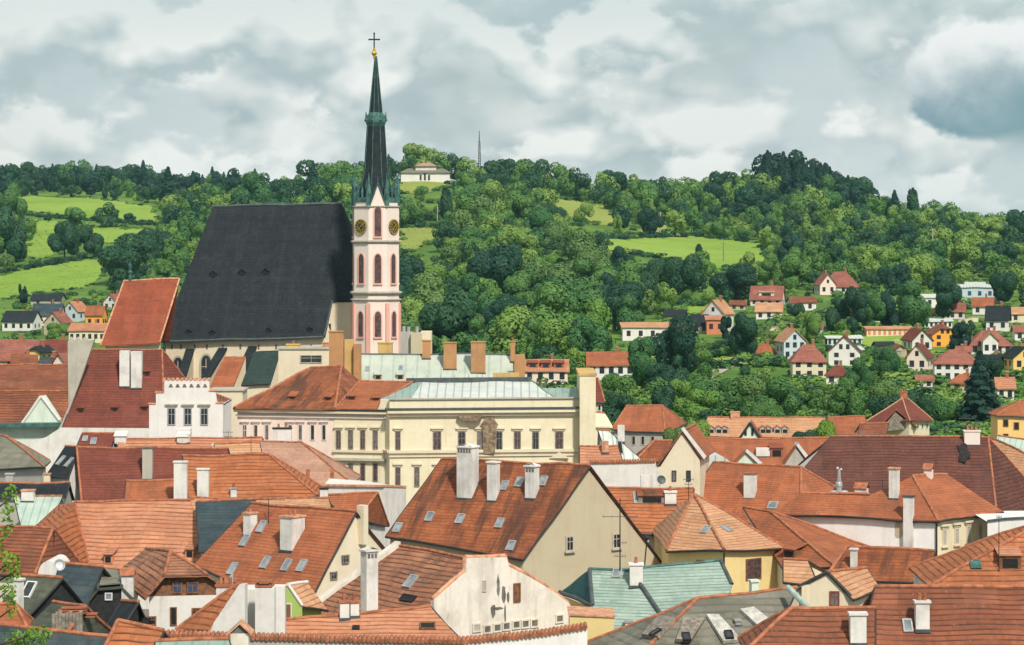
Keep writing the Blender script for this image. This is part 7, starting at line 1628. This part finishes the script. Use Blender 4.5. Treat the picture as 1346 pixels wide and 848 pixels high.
    for j, (s, u, v, y, p, hm, wm, kind, mat) in enumerate(cand[N:]):
        key = (kind, j % 5)
        if key not in lib: lib[key] = crown_np(kind, 1500, np.random.default_rng(900 + len(lib)))
        V = lib[key]; a = random.uniform(0, 6.28); c_, s_ = math.cos(a), math.sin(a)
        X = np.stack([(V[..., 0] * c_ - V[..., 1] * s_) * wm + p.x, (V[..., 0] * s_ + V[..., 1] * c_) * wm + p.y, V[..., 2] * hm + p.z - .3], -1); Vs.append(X); ti.append(np.full(len(V), random.random())); mi.append(np.full(len(V), mats.index(mat)))
    me = quads_mesh('woodland', np.concatenate(Vs), None, np.concatenate(ti), np.concatenate(mi), mats); o = bpy.data.objects.new('woodland', me); COL.objects.link(o); tag(o, 'mass of small mixed trees covering the far hills', 'woodland', None, 'stuff')
    print('TREES', len(cand), 'faces', len(me.polygons))
    # undergrowth and shrubs between the trunks
    Vs, ti, mi = [], [], []
    for _ in range(3300):
        u = random.uniform(-110, 1470); v = random.uniform(262, 560); p, y = land(u, v, 462)
        if _ > 2950: u = random.uniform(780, 1370); y = random.uniform(446, 480); v = 568; p = P(u, v, y); p.z = ter(u, y)
        if p is None or vis((u, v)) or vis((u, v - 4)): continue
        if any(a - 2 < u < b + 2 and c < v < d + 3 and y < hy + 5 for a, b, c, d, hy in RECTS): continue
        V = lib.setdefault(('bush', _ % 3, 's'), crown_np('bush', 130, np.random.default_rng(50 + _ % 3))); hm = random.uniform(1.6, 3.4); wm = hm * random.uniform(1.2, 2.0)
        V = (V - V.mean(1, keepdims=True)) * 1.9 + V.mean(1, keepdims=True)
        Vs.append(np.stack([V[..., 0] * wm + p.x, V[..., 1] * wm + p.y, V[..., 2] * hm + p.z - .3], -1)); ti.append(np.full(len(V), random.random())); mi.append(np.full(len(V), random.choice([0, 1, 1, 2, 2])))
    me = quads_mesh('undergrowth', np.concatenate(Vs), None, np.concatenate(ti), np.concatenate(mi), mats); o = bpy.data.objects.new('undergrowth', me); COL.objects.link(o); tag(o, 'low green scrub between the hillside trees', 'undergrowth', None, 'stuff')
    # ragged bushes along the meadow margins
    Vs, ti, mi = [], [], []
    for m_, l_, poly in MEADOWS:
        for (x1, y1), (x2, y2) in zip(poly, poly[1:] + poly[:1]):
            for i in range(int(math.hypot(x2 - x1, y2 - y1) / 3.2)):
                f = random.random(); p, y = land(x1 + (x2 - x1) * f + random.uniform(-2, 2), y1 + (y2 - y1) * f + random.uniform(-1.2, 1.8))
                if p is None or random.random() < .25: continue
                V = lib[('bush', i % 3, 's')]; V = (V - V.mean(1, keepdims=True)) * 1.7 + V.mean(1, keepdims=True); hm = random.uniform(.6, 1.8) if x1 < 300 else random.uniform(.8, 3.2); wm = hm * random.uniform(1.1, 2.2)
                Vs.append(np.stack([V[..., 0] * wm + p.x, V[..., 1] * wm + p.y, V[..., 2] * hm + p.z - .2], -1)); ti.append(np.full(len(V), random.random())); mi.append(np.full(len(V), random.choice([0, 0, 1, 1, 2])))
    me = quads_mesh('margin_scrub', np.concatenate(Vs), None, np.concatenate(ti), np.concatenate(mi), mats); o = bpy.data.objects.new('margin_scrub', me); COL.objects.link(o); tag(o, 'ragged scrub along the meadow edges', 'scrub', None, 'stuff')
    # hedges between the left meadows
    for (u0, v0, u1, v1), lab in (((40, 284, 210, 297), 'long dark hedge below the upper meadow'), ((-10, 362, 140, 336), 'dark hedge along the top of the lower meadow'), ((790, 314, 900, 311), 'low hedge along the top of the bright green meadow')):
        Vs = []
        for i in range(46):
            f = i / 45; p, y = land(u0 + (u1 - u0) * f, v0 + (v1 - v0) * f + random.uniform(-.8, .8)); V = crown_np('bush', 160, np.random.default_rng(i)); hm = random.uniform(1.6, 3.6); wm = random.uniform(3.0, 5.0)
            if p is None: continue
            V = (V - V.mean(1, keepdims=True)) * 1.6 + V.mean(1, keepdims=True); Vs.append(np.stack([V[..., 0] * wm + p.x, V[..., 1] * wm + p.y, V[..., 2] * hm + p.z - .3], -1))
        V = np.concatenate(Vs); c = Vector(V.reshape(-1, 3).mean(0)); r = bpy.data.objects.new('hedge', quads_mesh('hedge', V - np.array(c), 'leaf_dark')); COL.objects.link(r); r.location = c; tag(r, lab, 'hedge')
forest()

def near_tree():
    """tree just beside the viewpoint: leafy twigs reach in at the frame edge"""
    y = 62; base = P(-55, 0, y); base.z = 0; r = bpy.data.objects.new('leafy_tree', None); COL.objects.link(r); r.location = base; tag(r, 'close tree whose bright yellow-green twigs reach in along the frame edge', 'tree')
    rng = np.random.default_rng(5); g = Geo(); top = P(-50, 620, y); o3 = base
    g.tube(base, base.lerp(top, .6), .32, .2, 10); g.tube(base.lerp(top, .6), top, .2, .05, 8)
    Cs = []; Ns = []
    for (u, v, ru, rv, n) in ((14, 655, 9, 18, 60), (10, 690, 6, 16, 34), (14, 738, 11, 12, 60), (22, 750, 8, 8, 30), (12, 775, 9, 18, 54), (16, 800, 7, 12, 34), (18, 838, 14, 10, 60), (50, 832, 17, 9, 80), (38, 845, 24, 8, 80), (0, 720, 8, 60, 60)):
        c = P(u, v, y + rng.uniform(-1, 1)); g.tube(P(-48, v + 60, y), P(-10, v + 18, y), .06, .035, 6); g.tube(P(-10, v + 18, y), c, .035, .012, 5)
        for i in range(n):
            d = rng.normal(size=3); d /= max(1.0, np.linalg.norm(d)); Cs.append(np.array(P(u + d[0] * ru, v + d[2] * rv, c.y + d[1] * .35))); Ns.append(rng.normal(size=3) + np.array([.3, -.6, 1.0]))
    C, N = np.array(Cs) - np.array(base), np.array(Ns); N /= np.linalg.norm(N, axis=1)[:, None]; T1 = np.cross(N, rng.normal(size=N.shape)); T1 /= np.linalg.norm(T1, axis=1)[:, None]; T2 = np.cross(N, T1); s = (.048 + .04 * rng.random((len(C), 1)))
    V = np.stack([C - T1 * s, C - T2 * s * .55, C + T1 * s, C + T2 * s * .55], 1)
    o = bpy.data.objects.new('crown', quads_mesh('crown', V, 'leaf_vivid', rng.random(len(C)))); COL.objects.link(o); o.parent = r
    o = bpy.data.objects.new('trunk', g.mesh('trunk', 'bark', base)); COL.objects.link(o); o.parent = r
near_tree()
